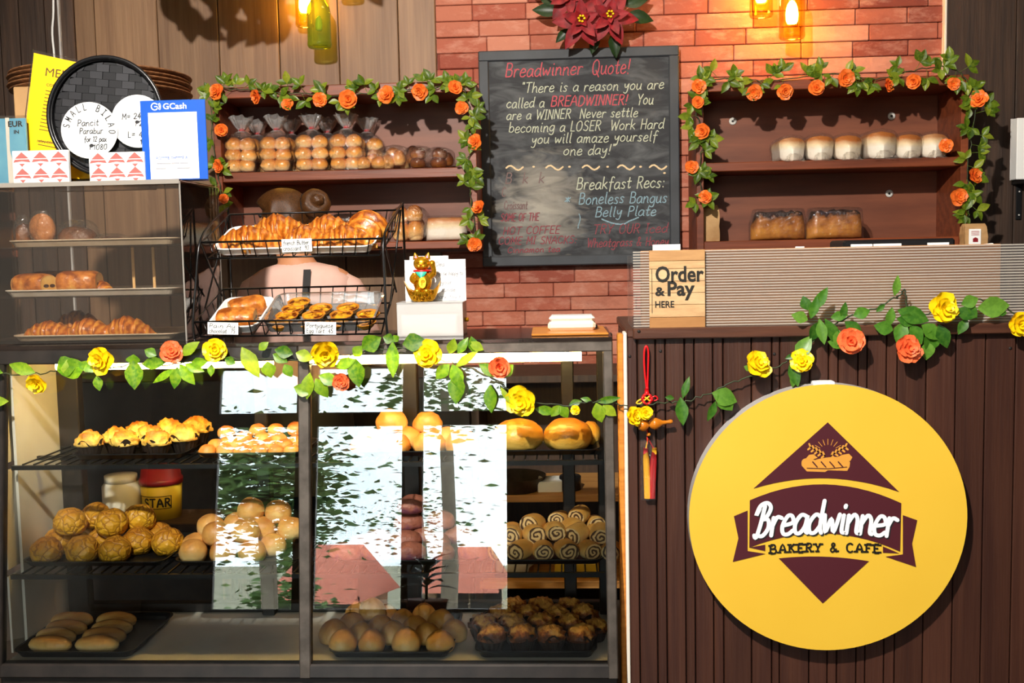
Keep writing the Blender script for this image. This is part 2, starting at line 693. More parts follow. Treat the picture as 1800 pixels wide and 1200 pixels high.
    G[g] = (float(w), [[tuple(map(float, p.split(','))) for p in q.split()] for q in st.split(';')])


RC = [0]


def ribbon(mb, pts, w, fr, d, caps=True, t=.5):
    """flat stroke of width w along 2-D pts on frame fr(a,b,d)"""
    n = len(pts)
    b = len(mb.v)
    for i in range(n):
        a = pts[max(i - 1, 0)]
        c = pts[min(i + 1, n - 1)]
        dx, dy = c[0] - a[0], c[1] - a[1]
        l = sqrt(dx * dx + dy * dy) or 1
        nx, ny = -dy / l * w / 2, dx / l * w / 2
        # every bit of a stroke lies a hair in front of the one before it
        RC[0] = (RC[0] + 1) % 48
        dd = d + RC[0] * .000016
        mb.v.append(Vector(fr(pts[i][0] + nx, pts[i][1] + ny, dd)))
        mb.v.append(Vector(fr(pts[i][0] - nx, pts[i][1] - ny, dd)))
    for i in range(n - 1):
        mb.face([b + 2 * i, b + 2 * i + 1, b + 2 * i + 3, b + 2 * i + 2], t)
    if caps:
        for p in (pts[0], pts[-1]):
            mb.poly([fr(p[0] + cos(2 * pi * k / 7) * w / 2, p[1] + sin(2 * pi * k / 7) * w / 2, d + (.00079 if p is pts[0] else .00083)) for k in range(7)], t)


def text_width(s, sp=1.2):
    return sum((G[c][0] if c in G else 3.2) + sp for c in s) - sp


def write(mb, s, x, y, h, fr, d=.001, w=None, slant=.12, sp=1.2, jit=.0, width=None, arc=None, sm=3, serif=False, bend=0):
    """write s with cap height h from (x,y); width stretches it to fit; arc=(cx,cy,r) writes round a circle clockwise from x as an angle"""
    k = h / 9.0
    kx = k if width is None else width / max(text_width(s, sp), 1e-6)
    w = w or h * .09
    rnd = random.Random(s)
    cx = 0
    tot = text_width(s, sp)
    for c in s:
        if c not in G:
            cx += 3.2 + sp
            continue
        jy = rnd.uniform(-jit, jit)
        for st in G[c][1]:
            pts = [Vector((p[0], p[1], 0)) for p in st]
            if len(pts) > 2 and sm > 1:
                pts = smooth(pts, sm)
            out = []
            for p in pts:
                lx = (cx + p.x + p.y * slant) * kx
                ly = (p.y + jy) * k
                if bend:
                    u = (cx + p.x) / tot * 2 - 1
                    ly -= bend * u * u
                if arc:
                    ang = x - lx / arc[2]
                    out.append((arc[0] + cos(ang) * (arc[2] + ly), arc[1] + sin(ang) * (arc[2] + ly)))
                else:
                    out.append((x + lx, y + ly))
            ribbon(mb, out, w, fr, d, caps=not serif)
            if serif:
                for p0, q0 in ((st[0], out[0]), (st[-1], out[-1])):
                    if p0[1] in (0, 9):
                        yy = q0[1] + (w * .5 if p0[1] == 0 else -w * .5)
                        ribbon(mb, [(q0[0] - w * 1.25, yy), (q0[0] + w * 1.25, yy)], w, fr, d, False)
        cx += G[c][0] + sp
    return mb


DG = None


def font_text(name, s, mat, parent, loc, size, width=None, bold=0.0, rot=(pi / 2, 0, 0), depth=.0004, align='LEFT', shear=0):
    """printed lettering from the built-in typeface, as a mesh"""
    cu = bpy.data.curves.new(name, 'FONT')
    cu.body = s
    cu.size = size
    cu.offset = bold
    cu.extrude = depth
    cu.shear = shear
    cu.align_x = align
    cu.resolution_u = 3
    o = bpy.data.objects.new('tmp', cu)
    COL.objects.link(o)
    dg = bpy.context.evaluated_depsgraph_get()
    me = bpy.data.meshes.new_from_object(o.evaluated_get(dg))
    bpy.data.objects.remove(o)
    bpy.data.curves.remove(cu)
    if width:
        xs = [v.co.x for v in me.vertices]
        k = width / (max(xs) - min(xs))
        for v in me.vertices:
            v.co.x *= k
    me.materials.clear()
    me.materials.append(MATS[mat])
    r = bpy.data.objects.new(name, me)
    COL.objects.link(r)
    r.parent = parent
    r.location = loc
    r.rotation_euler = rot
    return r
# ---------------------------------------------------------------- material list
M('plank', '8a6a4c', '6e5038', rough=.55, ns=3, st=(14, 14, .6), lo=.3, hi=.75, bump=.1, tint=.35)
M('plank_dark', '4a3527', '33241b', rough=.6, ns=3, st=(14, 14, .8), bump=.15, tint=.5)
M('counter_plank', '482a1e', '3a2018', rough=.42, ns=3, st=(16, 16, .7), bump=.12, tint=.35)
M('groove', '120c09')
M('rail_wood', '5a3626', '40241a', rough=.4, ns=3, st=(.8, 14, 14), bump=.1)
M('shelf_wood', '8c4626', '683018', rough=.45, ns=3, st=(.7, 10, 10), bump=.08)
M('shelf_back', '864c32', '6c3a26', rough=.5, ns=2.5, st=(.8, 6, 6), bump=.05)
M('pale_wood', 'd9a05c', 'b97c3c', rough=.5, ns=4, st=(.8, 12, 12), bump=.08)
M('orange_wood', 'e0953f', 'c07428', rough=.35, ns=4, st=(.8, 12, 12))
M('plywood', 'c28c58', 'a67042', rough=.6, ns=3, st=(.6, 8, 10), bump=.05)
M('case_metal', '5e554d', '463e37', rough=.45, metal=.5, ns=20, bump=.05)
M('case_dark', '2b2420', '1c1714', rough=.4, ns=20)
M('white_panel', 'e6e2d8', 'd9d3c4', rough=.5, ns=4)
M('floor_panel', 'dcd8ce', 'c6c2b6', rough=.3, ns=4)
M('white_trim', 'e8e0d2', rough=.5)
M('wall_paint', 'cfc3b2', 'c5b8a6', rough=.8, ns=3)
M('floor_tile', '4a3e35', '40352d', spec=.2, rough=.85, ns=3)
M('black_wire', '0d0d0e', rough=.32, spec=.6)
M('tray_black', '1b1b1d', '121213', rough=.4, metal=.3, ns=30)
M('white_plastic', 'f0efec', rough=.35)
M('cream_plastic', 'f3e6cd', rough=.35)
M('paper', 'fbfbf8', rough=.75)
M('paper_shade', 'e7e6e2', 'dedcd6', rough=.8)
M('ink', '16161a', rough=.7)
M('sign_yellow', 'e8bc38', 'e4b632', rough=.55, ns=2)
M('sign_edge', 'c9c6c4', 'b0acaa', rough=.5, ns=6)
M('maroon', '4b1620', rough=.5)
M('sign_white', 'f6f6f8', rough=.5)
M('sign_black', '17120a', rough=.5)
M('bread_icon', 'dc9a3c', rough=.5)
M('menu_yellow', 'ffc800', 'fdc400', rough=.45)
M('menu_ink', '5a3d08', rough=.6)
M('stand_blue', '0e56c0', '0c50b6', rough=.35)
M('blue_ink', '2b62b8', rough=.6)
M('grey_ink', '9a9aa0', rough=.6)
M('red_brown', 'b0605a', rough=.6)
M('weave', '2c2c2f', rough=.35, tint=1.1, spec=.5)
M('tray_rim', '151517', rough=.3)
M('wicker', '8a5c38', '5a3820', rough=.55, ns=60, bump=.3)
M('cardboard', 'b08a5c', '9c774c', rough=.8, ns=6)
M('kraft', 'c29a68', 'a87f50', rough=.75, ns=10, bump=.3)
M('kraft_dark', '8a6a48', '6e5238', rough=.75, ns=10, bump=.3)
M('chalk_white', 'cfd3bc', 'a9b09a', rough=.95, ns=160, lo=.3, hi=.7)
M('chalk_pink', 'd2646c', 'a84650', rough=.95, ns=160, lo=.3, hi=.7)
M('chalk_blue', '9dbac6', '6c8b98', rough=.95, ns=160, lo=.3, hi=.7)
M('chalk_cream', 'f0d9b0', 'd9bd90', rough=.95, ns=160, lo=.3, hi=.7)
M('chalk_faint', '86726f', '6e5a58', rough=.95, ns=160, lo=.3, hi=.7)
M('chalk_dim', 'a05058', '703a42', rough=.95, ns=160, lo=.3, hi=.7)
M('board_frame', '3d4248', '2e3237', rough=.6, ns=5, bump=.05)
M('gold', 'f0b429', 'd99614', rough=.24, metal=.75, ns=30)
M('gold_dark', '9a6410', rough=.3, metal=1)
M('red_gloss', 'd3121a', rough=.3)
M('teal', '2fb59a', rough=.35)
M('gourd', 'c9761c', 'b5620f', rough=.18, ns=20, coat=.5)
M('tassel_yellow', 'f5b40a', 'dc9a05', rough=.5, ns=9, st=(60, 60, 1), bump=.4)
M('tassel_red', 'c4141c', '960c14', rough=.5, ns=9, st=(60, 60, 1), bump=.4)
M('cord_yellow', 'f2c21c', rough=.4)
M('poinsettia', '9c0f1c', '6c0812', rough=.6, ns=30, bump=.15, bs=60)
M('rose_orange', 'fa9a34', 'ee4420', rough=.5, ns=38, lo=.42, hi=.6, tint=.5)
M('rose_coral', 'ee4a2c', 'f58a4a', rough=.5, ns=24, tint=.35)
M('rose_yellow', 'fbdc10', 'f2c804', rough=.45, ns=24, tint=.3)
M_leaf('leaf_shelf', '3a5a14', '6a8c20', 'a4b234')
M_leaf('leaf_case', '2f6a16', '74ac1e', 'b4cc30')
M_leaf('leaf_counter', '2c5f1c', '4f8a26', '77a83c')
M_leaf('leaf_dark', '1c3218', '28441e', '3d5a2a')
M('stem', '34401c', '26301a', rough=.6, ns=30)
M('skin', 'c98d66', 'bf8059', rough=.5, ns=8, sub=.1)
M('hair', '2c180a', '5c3818', rough=.35, ns=8, st=(40, 6, 40), bump=.25)
M('shirt_pink', 'd9b2a4', 'cfa596', rough=.75, ns=8)
M('apron_black', '141313', rough=.7)
M('jeans', '1f2228', rough=.8)
M('cookie', 'c98448', 'a8642c', rough=.6, ns=40, bump=.3)
M('choc', '4a2413', '2e140a', rough=.35, ns=24, bump=.4)
M('cream_fill', 'f0c878', 'e0a850', rough=.5, ns=30)
M('tart_custard', 'eaa424', '5e2406', rough=.22, ns=34, lo=.43, hi=.55)
M('cup_dark', '2a1a10', '1a0f08', rough=.6, ns=20, bump=.3)
M('star_yellow', 'e6c23c', rough=.4)
M('star_red', '8c1f28', rough=.4)
M('milky', 'd9d3c6', rough=.35)
M('screw', 'd8d6cf', rough=.5)
M('black_plastic', '17181a', rough=.35)
M('roof_red', 'cc7a64', 'b8604a', rough=.8, ns=20)
M('house_wall', 'd9c7b0', 'c8b59c', rough=.8, ns=4)
M('tree_leaves', '3c5a24', '5c7c34', rough=.7, ns=6)
M('bark', '8c8070', '6f6456', rough=.9, ns=12, bump=.4)
M('ground', '7a7a60', '93907a', rough=.9, ns=2)
M('tube_light', (1, .66, .22), emis=60)
M('bulb', (1, .58, .16), emis=90)
M('brush_blue', '5aa6d0', '78c0e0', rough=.4, ns=8)
M('sticks', 'd8b078', rough=.6)
M('brass', 'b88a3a', rough=.35, metal=1)
M_glass('glass', (.95, .97, .96), 1.65)
M_glass('acrylic', (.93, .91, .88), 1.5, rough=.02, wr=.02, wscale=6, milk=.014, milkcol=(.8, .74, .68))
M_glass('acrylic_edge', (.75, .7, .64), 1.6, milk=.25, milkcol=(.9, .85, .78))
M_glass('clear_tray', (.88, .87, .85), 1.5, milk=.12)
M_glass('film', (.985, .98, .97), 1.6, rough=.1, wr=1.0, wscale=30, fmax=.35, milk=.012)
M_glass('film_neck', (.97, .96, .95), 1.6, rough=.12, wr=1.0, wscale=40, fmax=.5, milk=.14)
M_glass('film_soft', (.985, .98, .97), 1.4, rough=.1, wr=.9, wscale=26, fmax=.2, milk=.012)
M_glass('green_glass', (.62, .74, .10), 1.5, rough=.05, milk=.12, milkcol=(.55, .7, .08), fmax=.4)
M_glass('amber_glass', (1, .86, .30), 1.5, rough=.05, fmax=.4)
M_glass('poly_sheet', (.93, .92, .9), 1.3, rough=.15, milk=.03, fmax=.15)
M_glass('poly_rib', (.9, .88, .85), 1.4, rough=.2, milk=.5, milkcol=(.95, .9, .84), fmax=.3)
M_glass('cash_box', (.95, .94, .93), 1.45, rough=.1, milk=.36, milkcol=(.95, .92, .9))

# breads: flank, middle, top crust
M_bread('bun_gold', 'f2c070', 'dd9440', 'b4642a', .1, .95, ns=22, na=.25)
M_bread('bun_pale', 'f2cc88', 'e2a658', 'b26e30', .1, .95, ns=22, na=.3)
M_bread('bun_crackle', 'e6ac28', 'd69a24', 'b8741c', .1, .95, ns=18, na=.3, crack=34)
M_bread('roll_gold', 'f8d69c', 'e6a04c', 'b46624', .1, .8, ns=16, na=.2, rough=.3, coat=.3)
M_bread('roll_tan', 'fadc9c', 'eab868', 'c4843c', .15, .9, ns=16, na=.25)
M_bread('loaf_gold', 'f6c862', 'e8a030', 'c8701a', .2, .95, ns=10, na=.25, rough=.35, coat=.2)
M_bread('muffin_top', 'f8c860', 'eaa838', 'b0601a', .2, .9, ns=24, na=.5, bump=.6, bs=70)
M_bread('muffin_dark', '5a2c10', 'a85c20', 'e8a84c', .3, .85, ns=34, na=1.1, bump=.8, bs=60, rough=.35)
M_bread('ube_roll', '80485a', 'a86450', '8a5040', .1, .9, ns=30, na=.5, bump=.4, bs=90)
M_bread('pale_point', 'f4cc80', 'e4ac58', 'c88434', .1, .9, ns=20, na=.4, rough=.4)
M_bread('swirl_dough', 'f0cf90', 'e2b060', 'c48a3c', .1, .9, ns=20, na=.3)
M_croissant('croissant_crust', 'eaaa48', 'c26f20', '7e3a10')
M_bread('pain_crust', 'eab058', 'c8782c', '8a4416', -.1, 1.1, ns=30, na=.75, rough=.32, coat=.2, bump=.5, bs=44)
M_bread('tart_crust', 'e4b458', 'd89c38', 'b8741e', .0, .9, ns=40, na=.3, bump=.4, bs=90)
M_bread('loaf_white', 'fdf4e4', 'f2d8ac', 'bc6c28', .42, .84, ns=14, na=.15, rough=.6)
M_bread('loaf_choc', 'd8903a', 'b06a2c', '301608', .35, .8, ns=16, na=.6, rough=.25, coat=.4)
M_bread('braid_dark', 'c8823c', '8a4a1c', '5a2a10', .1, .7, ns=10, na=.2, rough=.15, coat=.6)
M_bread('wrapped_dark', '8a5428', '6a3c1c', '4a2814', .1, .9, ns=20, na=.5, bump=.4)


def brick_mat():
    m, nt, b = new_mat('brick')
    a = N(nt, 'Attribute', attribute_name='tint')
    c = ramp(nt, a.outputs['Fac'], [(0, srgb('853c2c')), (.35, srgb('a65641')), (.7, srgb('b66c54')), (1, srgb('cc8c74'))])
    f = ramp(nt, noise_of(nt, 9, (1, 1, 2.5), rough=.7), [(.5, (0, 0, 0)), (.75, (1, 1, 1))])
    c = mixrgb(nt, mathn(nt, 'MULTIPLY', f, .55), c, srgb('dda892'))
    f2 = ramp(nt, noise_of(nt, 5, (1, 1, 2), rough=.7), [(.55, (0, 0, 0)), (.8, (1, 1, 1))])
    c = mixrgb(nt, mathn(nt, 'MULTIPLY', f2, .5), c, srgb('70301f'))
    nt.links.new(c, b.inputs['Base Color'])
    b.inputs['Roughness'].default_value = .8
    bump_to(nt, b, noise_of(nt, 40), .35)
    MATS['brick'] = m


def board_mat():
    """slate with wiped chalk dust: broad smears, heaviest in one rubbed-out patch"""
    m, nt, b = new_mat('slate')
    t = N(nt, 'TexCoord')
    base = srgb('2c2e32')
    sm = noise_of(nt, 5, (1.2, 1, 3.2), detail=6, dist=1.2)
    s1 = ramp(nt, sm, [(.42, (0, 0, 0)), (.8, (1, 1, 1))])
    c = mixrgb(nt, mathn(nt, 'MULTIPLY', s1, .55), base, srgb('7e8284'))
    mp = N(nt, 'Mapping')
    mp.inputs['Location'].default_value = (.17, 0, .21)
    mp.inputs['Scale'].default_value = (4.2, 1, 3.2)
    mp.vector_type = 'POINT'
    nt.links.new(t.outputs['Object'], mp.inputs[0])
    # centre of the rubbed-out patch at object x=-.17 z=-.21
    vs = N(nt, 'VectorMath', operation='ADD')
    vs.inputs[1].default_value = (.17, 0, .21)
    nt.links.new(t.outputs['Object'], vs.inputs[0])
    vm = N(nt, 'VectorMath', operation='MULTIPLY')
    vm.inputs[1].default_value = (4.6, 0, 3.6)
    nt.links.new(vs.outputs[0], vm.inputs[0])
    ln = N(nt, 'VectorMath', operation='LENGTH')
    nt.links.new(vm.outputs[0], ln.inputs[0])
    d = mathn(nt, 'ADD', ln.outputs['Value'], mathn(nt, 'MULTIPLY', mathn(nt, 'SUBTRACT', noise_of(nt, 7, (1, 1, 3), detail=5, dist=1), .5), 1.6))
    p = ramp(nt, d, [(.0, (1, 1, 1)), (.95, (0, 0, 0))])
    c = mixrgb(nt, mathn(nt, 'MULTIPLY', p, .75), c, srgb('b8b2a4'))
    nt.links.new(c, b.inputs['Base Color'])
    b.inputs['Roughness'].default_value = .75
    MATS['slate'] = m


def woodsign_mat():
    m, nt, b = new_mat('sign_planks')
    a = N(nt, 'Attribute', attribute_name='tint')
    c = ramp(nt, a.outputs['Fac'], [(0, srgb('a5713c')), (.5, srgb('c79a66')), (1, srgb('dcb98c'))])
    f = ramp(nt, noise_of(nt, 5, (2, 1, 14), rough=.7), [(.4, (0, 0, 0)), (.75, (1, 1, 1))])
    c = mixrgb(nt, mathn(nt, 'MULTIPLY', f, .5), c, srgb('8a5a2c'))
    nt.links.new(c, b.inputs['Base Color'])
    b.inputs['Roughness'].default_value = .5
    MATS['sign_planks'] = m


def swirl_mat():
    """cut face of a filled roll: dough with a dark spiral of filling, loose and uneven"""
    m, nt, b = new_mat('swirl_face')
    t = N(nt, 'TexCoord')
    dn = N(nt, 'TexNoise')
    dn.noise_dimensions = '4D'
    dn.inputs['Scale'].default_value = 38
    oi = N(nt, 'ObjectInfo')
    nt.links.new(mathn(nt, 'MULTIPLY', oi.outputs['Random'], 50), dn.inputs['W'])
    nt.links.new(t.outputs['Object'], dn.inputs['Vector'])
    vm = N(nt, 'VectorMath', operation='MULTIPLY_ADD')
    nt.links.new(dn.outputs['Color'], vm.inputs[0])
    vm.inputs[1].default_value = (.022, 0, .022)
    nt.links.new(t.outputs['Object'], vm.inputs[2])
    sx = N(nt, 'SeparateXYZ')
    nt.links.new(vm.outputs[0], sx.inputs[0])
    x = mathn(nt, 'SUBTRACT', sx.outputs[0], .011)
    z = mathn(nt, 'SUBTRACT', sx.outputs[2], .011)
    r = mathn(nt, 'SQRT', mathn(nt, 'ADD', mathn(nt, 'MULTIPLY', x, x), mathn(nt, 'MULTIPLY', z, z)))
    a = mathn(nt, 'DIVIDE', mathn(nt, 'ARCTAN2', z, x), 2 * pi)
    f = mathn(nt, 'FRACT', mathn(nt, 'ADD', mathn(nt, 'ADD', mathn(nt, 'MULTIPLY', r, 85), a), oi.outputs['Random']))
    c = ramp(nt, f, [(.0, srgb('3a2414')), (.34, srgb('5a3a1e')), (.46, srgb('e2c084')), (.9, srgb('d8b070')), (1, srgb('3a2414'))])
    nt.links.new(c, b.inputs['Base Color'])
    b.inputs['Roughness'].default_value = .6
    MATS['swirl_face'] = m


brick_mat()
board_mat()
woodsign_mat()
swirl_mat()

# ---------------------------------------------------------------- the room
WY = 4.70
FLOORZ, CEILZ = 0.0, 3.6
XL, XR, YF = -3.7, 3.4, -3.5
struct('floor', MB().box(XL - .2, XR + .2, YF - .2, WY + .3, -.1, 0), 'floor_tile')
struct('ceiling', MB().box(XL - .2, XR + .2, YF - .2, WY + .3, CEILZ, CEILZ + .1), 'wall_paint')
struct('wall_left', MB().box(XL - .15, XL, YF, WY, 0, CEILZ), 'wall_paint')
struct('wall_right', MB().box(XR, XR + .15, YF, WY, 0, CEILZ), 'plank_dark')

XB0 = at(766, 60, WY).x
XB1 = at(1660, 60, WY).x
mb = MB()
mb.box(XB0 - .3, XB1 + .3, WY + .012, WY + .2, 0, CEILZ, t=.0)
z = 0.0
row = 0
rb = random.Random(3)
while z < 2.85:
    h = .066 + rb.uniform(-.006, .008)
    x = XB0 - rb.uniform(0, .2)
    while x < XB1:
        L = rb.choice((.19, .22, .235, .245, .26, .29))
        a, c = max(x + .0015, XB0), min(x + L - .0015, XB1)
        if c - a > .015:
            o = rb.uniform(0, .006)
            mb.box(a, c, WY - .002 - o + .004, WY + .02, z + .002, z + h - .001, .0035, t=min(1, max(0, rb.gauss(.52, .22))))
        x += L
    z += h
    row += 1
mb.box(XB0, XB1, WY + .004, WY + .02, z, CEILZ, t=.4)
struct('wall_back', mb, 'brick')


def planks(name, edges, y, z0, z1, mat, th=.02, bev=.003, bevs=None):
    mb = MB()
    r = random.Random(len(edges))
    for i in range(len(edges) - 1):
        g = .0015
        mb.box(edges[i] + g, edges[i + 1] - g, y, y + th, z0, z1, bev, t=r.uniform(.1, .9))
    return mb


ex = [at(p, 60, WY - .02).x for p in (132, 167, 277, 384, 490, 595, 700, 766)]
mb = planks('w', ex, WY - .02, 0, CEILZ, 'plank')
mb.box(ex[0], ex[-1], WY + .002, WY + .2, 0, CEILZ, t=.1)
struct('wall_back_left', mb, 'plank')
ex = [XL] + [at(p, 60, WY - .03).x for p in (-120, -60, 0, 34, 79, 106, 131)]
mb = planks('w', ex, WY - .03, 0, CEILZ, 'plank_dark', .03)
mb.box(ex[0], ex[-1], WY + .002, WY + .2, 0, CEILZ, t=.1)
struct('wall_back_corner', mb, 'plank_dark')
ex = [at(p, 120, WY - .03).x for p in (1664, 1786, 1900, 2020, 2140, 2260)]
ex.append(XR)
mb = planks('w', ex, WY - .03, 0, CEILZ, 'plank', .03)
mb.box(ex[0], ex[-1], WY + .002, WY + .2, 0, CEILZ, t=.1)
struct('wall_back_right', mb, 'plank_dark')
x = at(1660, 60, WY - .03).x
struct('trim_1', MB().box(x, x + .010, WY - .034, WY + .01, 0, 3.0, .002), 'white_trim')
tag(MB().tube(smooth([at(93, -60, WY - .045), at(94, 20, WY - .045), at(92, 60, WY - .04), at(97, 130, WY - .04), at(99, 330, WY - .04)]), .005).build('electric_cable', 'white_plastic'), 'thin white cable running down the dark boards above the yellow menu', 'cable')
tag(MB().box(at(104, 60, 4.66).x, at(107.5, 60, 4.66).x, WY - .05, WY - .03, 1.2, 3.2, .003).build('wire_conduit', 'sign_edge'), 'narrow grey conduit strip on the dark boards right of the white cable', 'conduit')

# wall with windows behind the photographer; the glass of the case mirrors it
OP = [(-3.12, -2.38), (-2.24, -1.44), (-1.31, -.53)]
mb = MB()
xs = [XL, OP[0][0], OP[0][1], OP[1][0], OP[1][1], OP[2][0], OP[2][1], XR]
for i in range(0, 8, 2):
    mb.box(xs[i], xs[i + 1], YF - .12, YF, 0, CEILZ)
for a, c in OP:
    mb.box(a, c, YF - .12, YF, 2.12, CEILZ)
struct('wall_front', mb, 'plank_dark')
for i, (a, c) in enumerate(OP):
    mb = MB()
    for q in (a, c - .025):
        mb.box(q, q + .025, YF - .09, YF - .03, 0, 2.12, .004)
    for q in (0, 1.585, 2.095):
        mb.box(a, c, YF - .09, YF - .03, q, q + (.12 if q == 1.585 else .025), .004)
    w = struct('window_%d' % (i + 1), mb, 'case_dark')
    MB().box(a + .02, c - .02, YF - .062, YF - .058, .02, 2.1).build('pane', 'glass', w)
    l = light('window_portal', 'AREA', ((a + c) / 2, YF - .2, 1.05), 1, target=((a + c) / 2, 0, 1.05))
    l.data.shape = 'RECTANGLE'
    l.data.size, l.data.size_y = c - a, 2.1
    l.data.cycles.is_portal = True

# the street outside the windows
struct('ground', MB().box(-30, 12, -60, YF - .3, -1.9, -1.8), 'ground')


def house(x0, x1, y, zb, ze, zr, label):
    t = thing('house', label, 'house', ((x0 + x1) / 2, y, -1.8))
    w = (x1 - x0) / 2
    MB().box(-w + .2, w - .2, -2, 2, 0, ze + 1.8).build('house_wall', 'house_wall', t)
    mb = MB()
    e, r = ze + 1.75, zr + 1.8
    mb.poly([(-w, 2.4, e), (w, 2.4, e), (w * .6, 0, r), (-w * .6, 0, r)])
    mb.poly([(w, -2.4, e), (-w, -2.4, e), (-w * .6, 0, r), (w * .6, 0, r)])
    mb.poly([(-w, -2.4, e), (-w, 2.4, e), (-w * .6, 0, r)])
    mb.poly([(w, 2.4, e), (w, -2.4, e), (w * .6, 0, r)])
    mb.poly([(-w, -2.4, e), (w, -2.4, e), (w, 2.4, e), (-w, 2.4, e)])
    mb.build('roof', 'roof_red', t)
    for k in (-.5, .3):
        MB().box(k * w, k * w + .6, 2.0, 2.04, .6, 1.3).build('window', 'case_dark', t)


house(-5.4, -3.7, -15, -2, -.55, .35, 'pale house with a steep red roof mirrored in the case glass')
house(-3.0, -1.4, -17, -2, -.5, .25, 'second red-roofed house mirrored right of the first')


def tree(x, y, h, r, n, seed, label):
    t = thing('tree', label, 'tree', (x, y, -1.8))
    rr = random.Random(seed)
    MB().tube(smooth([(0, 0, 0), (.1, 0, h * .4), (.05, .1, h * .8), (0, 0, h)]), [.14] * 5 + [.11] * 4 + [.07] * 4, 7).build('trunk', 'bark', t)
    mb = MB()
    for i in range(n):
        d = Vector((rr.gauss(0, .45), rr.gauss(0, .45), rr.gauss(0, .35))) * r + Vector((0, 0, h))
        s = rr.uniform(.05, .13)
        a = Matrix.Rotation(rr.uniform(0, 6.3), 3, 'Z') @ Matrix.Rotation(rr.uniform(-1, 1), 3, 'X')
        mb.poly([d + a @ Vector(q) * s for q in ((-1, 0, 0), (0, -.45, .1), (1.1, 0, 0), (0, .45, .1))], rr.random())
    mb.build('foliage', 'tree_leaves', t)


tree(-6.3, -18.6, 2.0, 1.0, 700, 1, 'leafy tree mirrored left of the red roofs')
tree(-2.0, -11, 4.6, 1.5, 700, 2, 'tall thin tree mirrored in the right window')
tree(-4.2, -24, 2.6, 1.8, 700, 3, 'broad tree mirrored behind the red roofs')
tree(-3.95, -8.0, 3.0, 1.15, 2600, 4, 'dense tree mirrored in the left pane')


tree(-4.6, -11.4, 1.2, .75, 700, 5, 'low round bush mirrored before the first red-roofed house')


def leafblade(mb, base, ang_dir, length, width, fold=.25, droop=.3, nrm=Vector((0, -1, 0)), t=.5):
    """one pointed leaf from base along ang_dir, roughly facing nrm"""
    d = Vector(ang_dir).normalized()
    s = d.cross(nrm)
    s = s.normalized() if s.length > 1e-4 else d.orthogonal().normalized()
    n = s.cross(d).normalized()
    if n.dot(nrm) < 0:
        n = -n
    prof = [.06, .62, .98, .9, .55, .03]
    b = len(mb.v)
    m = len(prof)
    for i, p in enumerate(prof):
        u = i / (m - 1)
        c = base + d * length * u - n * (droop * length * u * u)
        for k in (-1, -.5, 0, .5, 1):
            mb.v.append(c + s * (k * p * width / 2) + n * (abs(k) * fold * width * p * .5 + .0))
    for i in range(m - 1):
        for k in range(4):
            mb.face([b + i * 5 + k, b + i * 5 + k + 1, b + (i + 1) * 5 + k + 1, b + (i + 1) * 5 + k], t, True)


pt = thing('potted_plant', 'dark broad-leaved potted plant mirrored low in the right glass pane', 'plant', (-.98, -1.6, 0))
MB().lathe([(.10, 0), (.14, .22), (.15, .24), (.13, .24)], 20).build('pot', 'roof_red', pt)
mb = MB()
for i in range(14):
    a = i * 2.4
    leafblade(mb, Vector((0, 0, .3 + .012 * i)), (cos(a), sin(a), .5 + .05 * i), .2, .1, droop=.5, nrm=Vector((0, 0, 1)))
mb.tube([(0, 0, .2), (0, 0, .5)], .01)
mb.build('foliage', 'leaf_dark', pt)
# ---------------------------------------------------------------- the glass display case
M('case_top', '2e2622', '221b18', rough=.12, ns=12)
CT = 1.225          # top of the case
CX0, CX1 = -1.56, .115
CBACK = 3.14
zfl = .368          # inside floor


def fy(z):
    """front plane of the case: the glass leans out towards the bottom"""
    return 2.80 - (CT - z) * .11 / .86


zU = at(540, 803, 2.85).z
zM = at(540, 988, 2.84).z
case = thing('display_case', 'long glass-fronted bakery display case with dark metal frame and two warm tube lights', 'display case', ((CX0 + CX1) / 2, 2.95, 0))
cl = Matrix.Translation(-case.location)


def cpart(name, mb, mat, label=None, slant=False):
    if slant:
        for v in mb.v:
            v.y += fy(v.z)
    for i in range(len(mb.v)):
        mb.v[i] = mb.v[i] - case.location
    return mb.build(name, mat, case, label)


zb = .335
cpart('base_cabinet', MB().box(CX0, CX1, 2.70, CBACK, 0, zb, .004), 'case_dark')
cpart('bottom_rail', MB().box(CX0, CX1, -.005, .03, zb, zfl + .004, .004), 'case_dark', slant=True)
cpart('floor_panel', MB().box(CX0 + .01, CX1 - .01, 2.70, CBACK, zb, zfl, .002), 'floor_panel')
xd0, xd1 = at(527, 900, 2.75).x, at(547, 900, 2.75).x
xr0 = at(1064, 900, 2.75).x
for a, c, m in ((CX0, at(9, 900, 2.75).x, 'case_dark'), (xd0, xd1, 'case_metal'), (xr0, CX1, 'case_metal')):
    cpart('front_post', MB().box(a, c, -.006, .024, zb, CT - .012, .003), m, slant=True)
cpart('top_rail', MB().box(CX0, xd0, -.008, .03, CT - .050, CT - .010, .003), 'case_dark', slant=True)
cpart('top_rail', MB().box(xd0, CX1, -.008, .03, CT - .038, CT - .010, .003), 'case_metal', slant=True)
cpart('top_panel', MB().box(CX0, CX1, 2.792, 3.19, CT - .012, CT, .002), 'case_top')
for a, c in ((at(9, 900, 2.75).x, xd0), (xd1, xr0)):
    cpart('glass_pane', MB().box(a - .002, c + .002, .004, .009, zfl, CT - .045), 'glass', slant=True)
cpart('side_panel', MB().box(CX0 + .004, CX0 + .012, 2.83, CBACK - .05, zfl, CT - .03), 'white_panel', 'white side panel')
xs0 = at(12, 900, 2.8).x
mb = MB()
for z0, z1 in ((zfl, zM - .02), (zM + .0, zU - .02), (zU + .0, CT - .03)):
    mb.box(xs0, xs0 + .006, 2.78, CBACK - .09, z0, z1)
cpart('side_panel', mb, 'white_panel', 'white inner side panel')
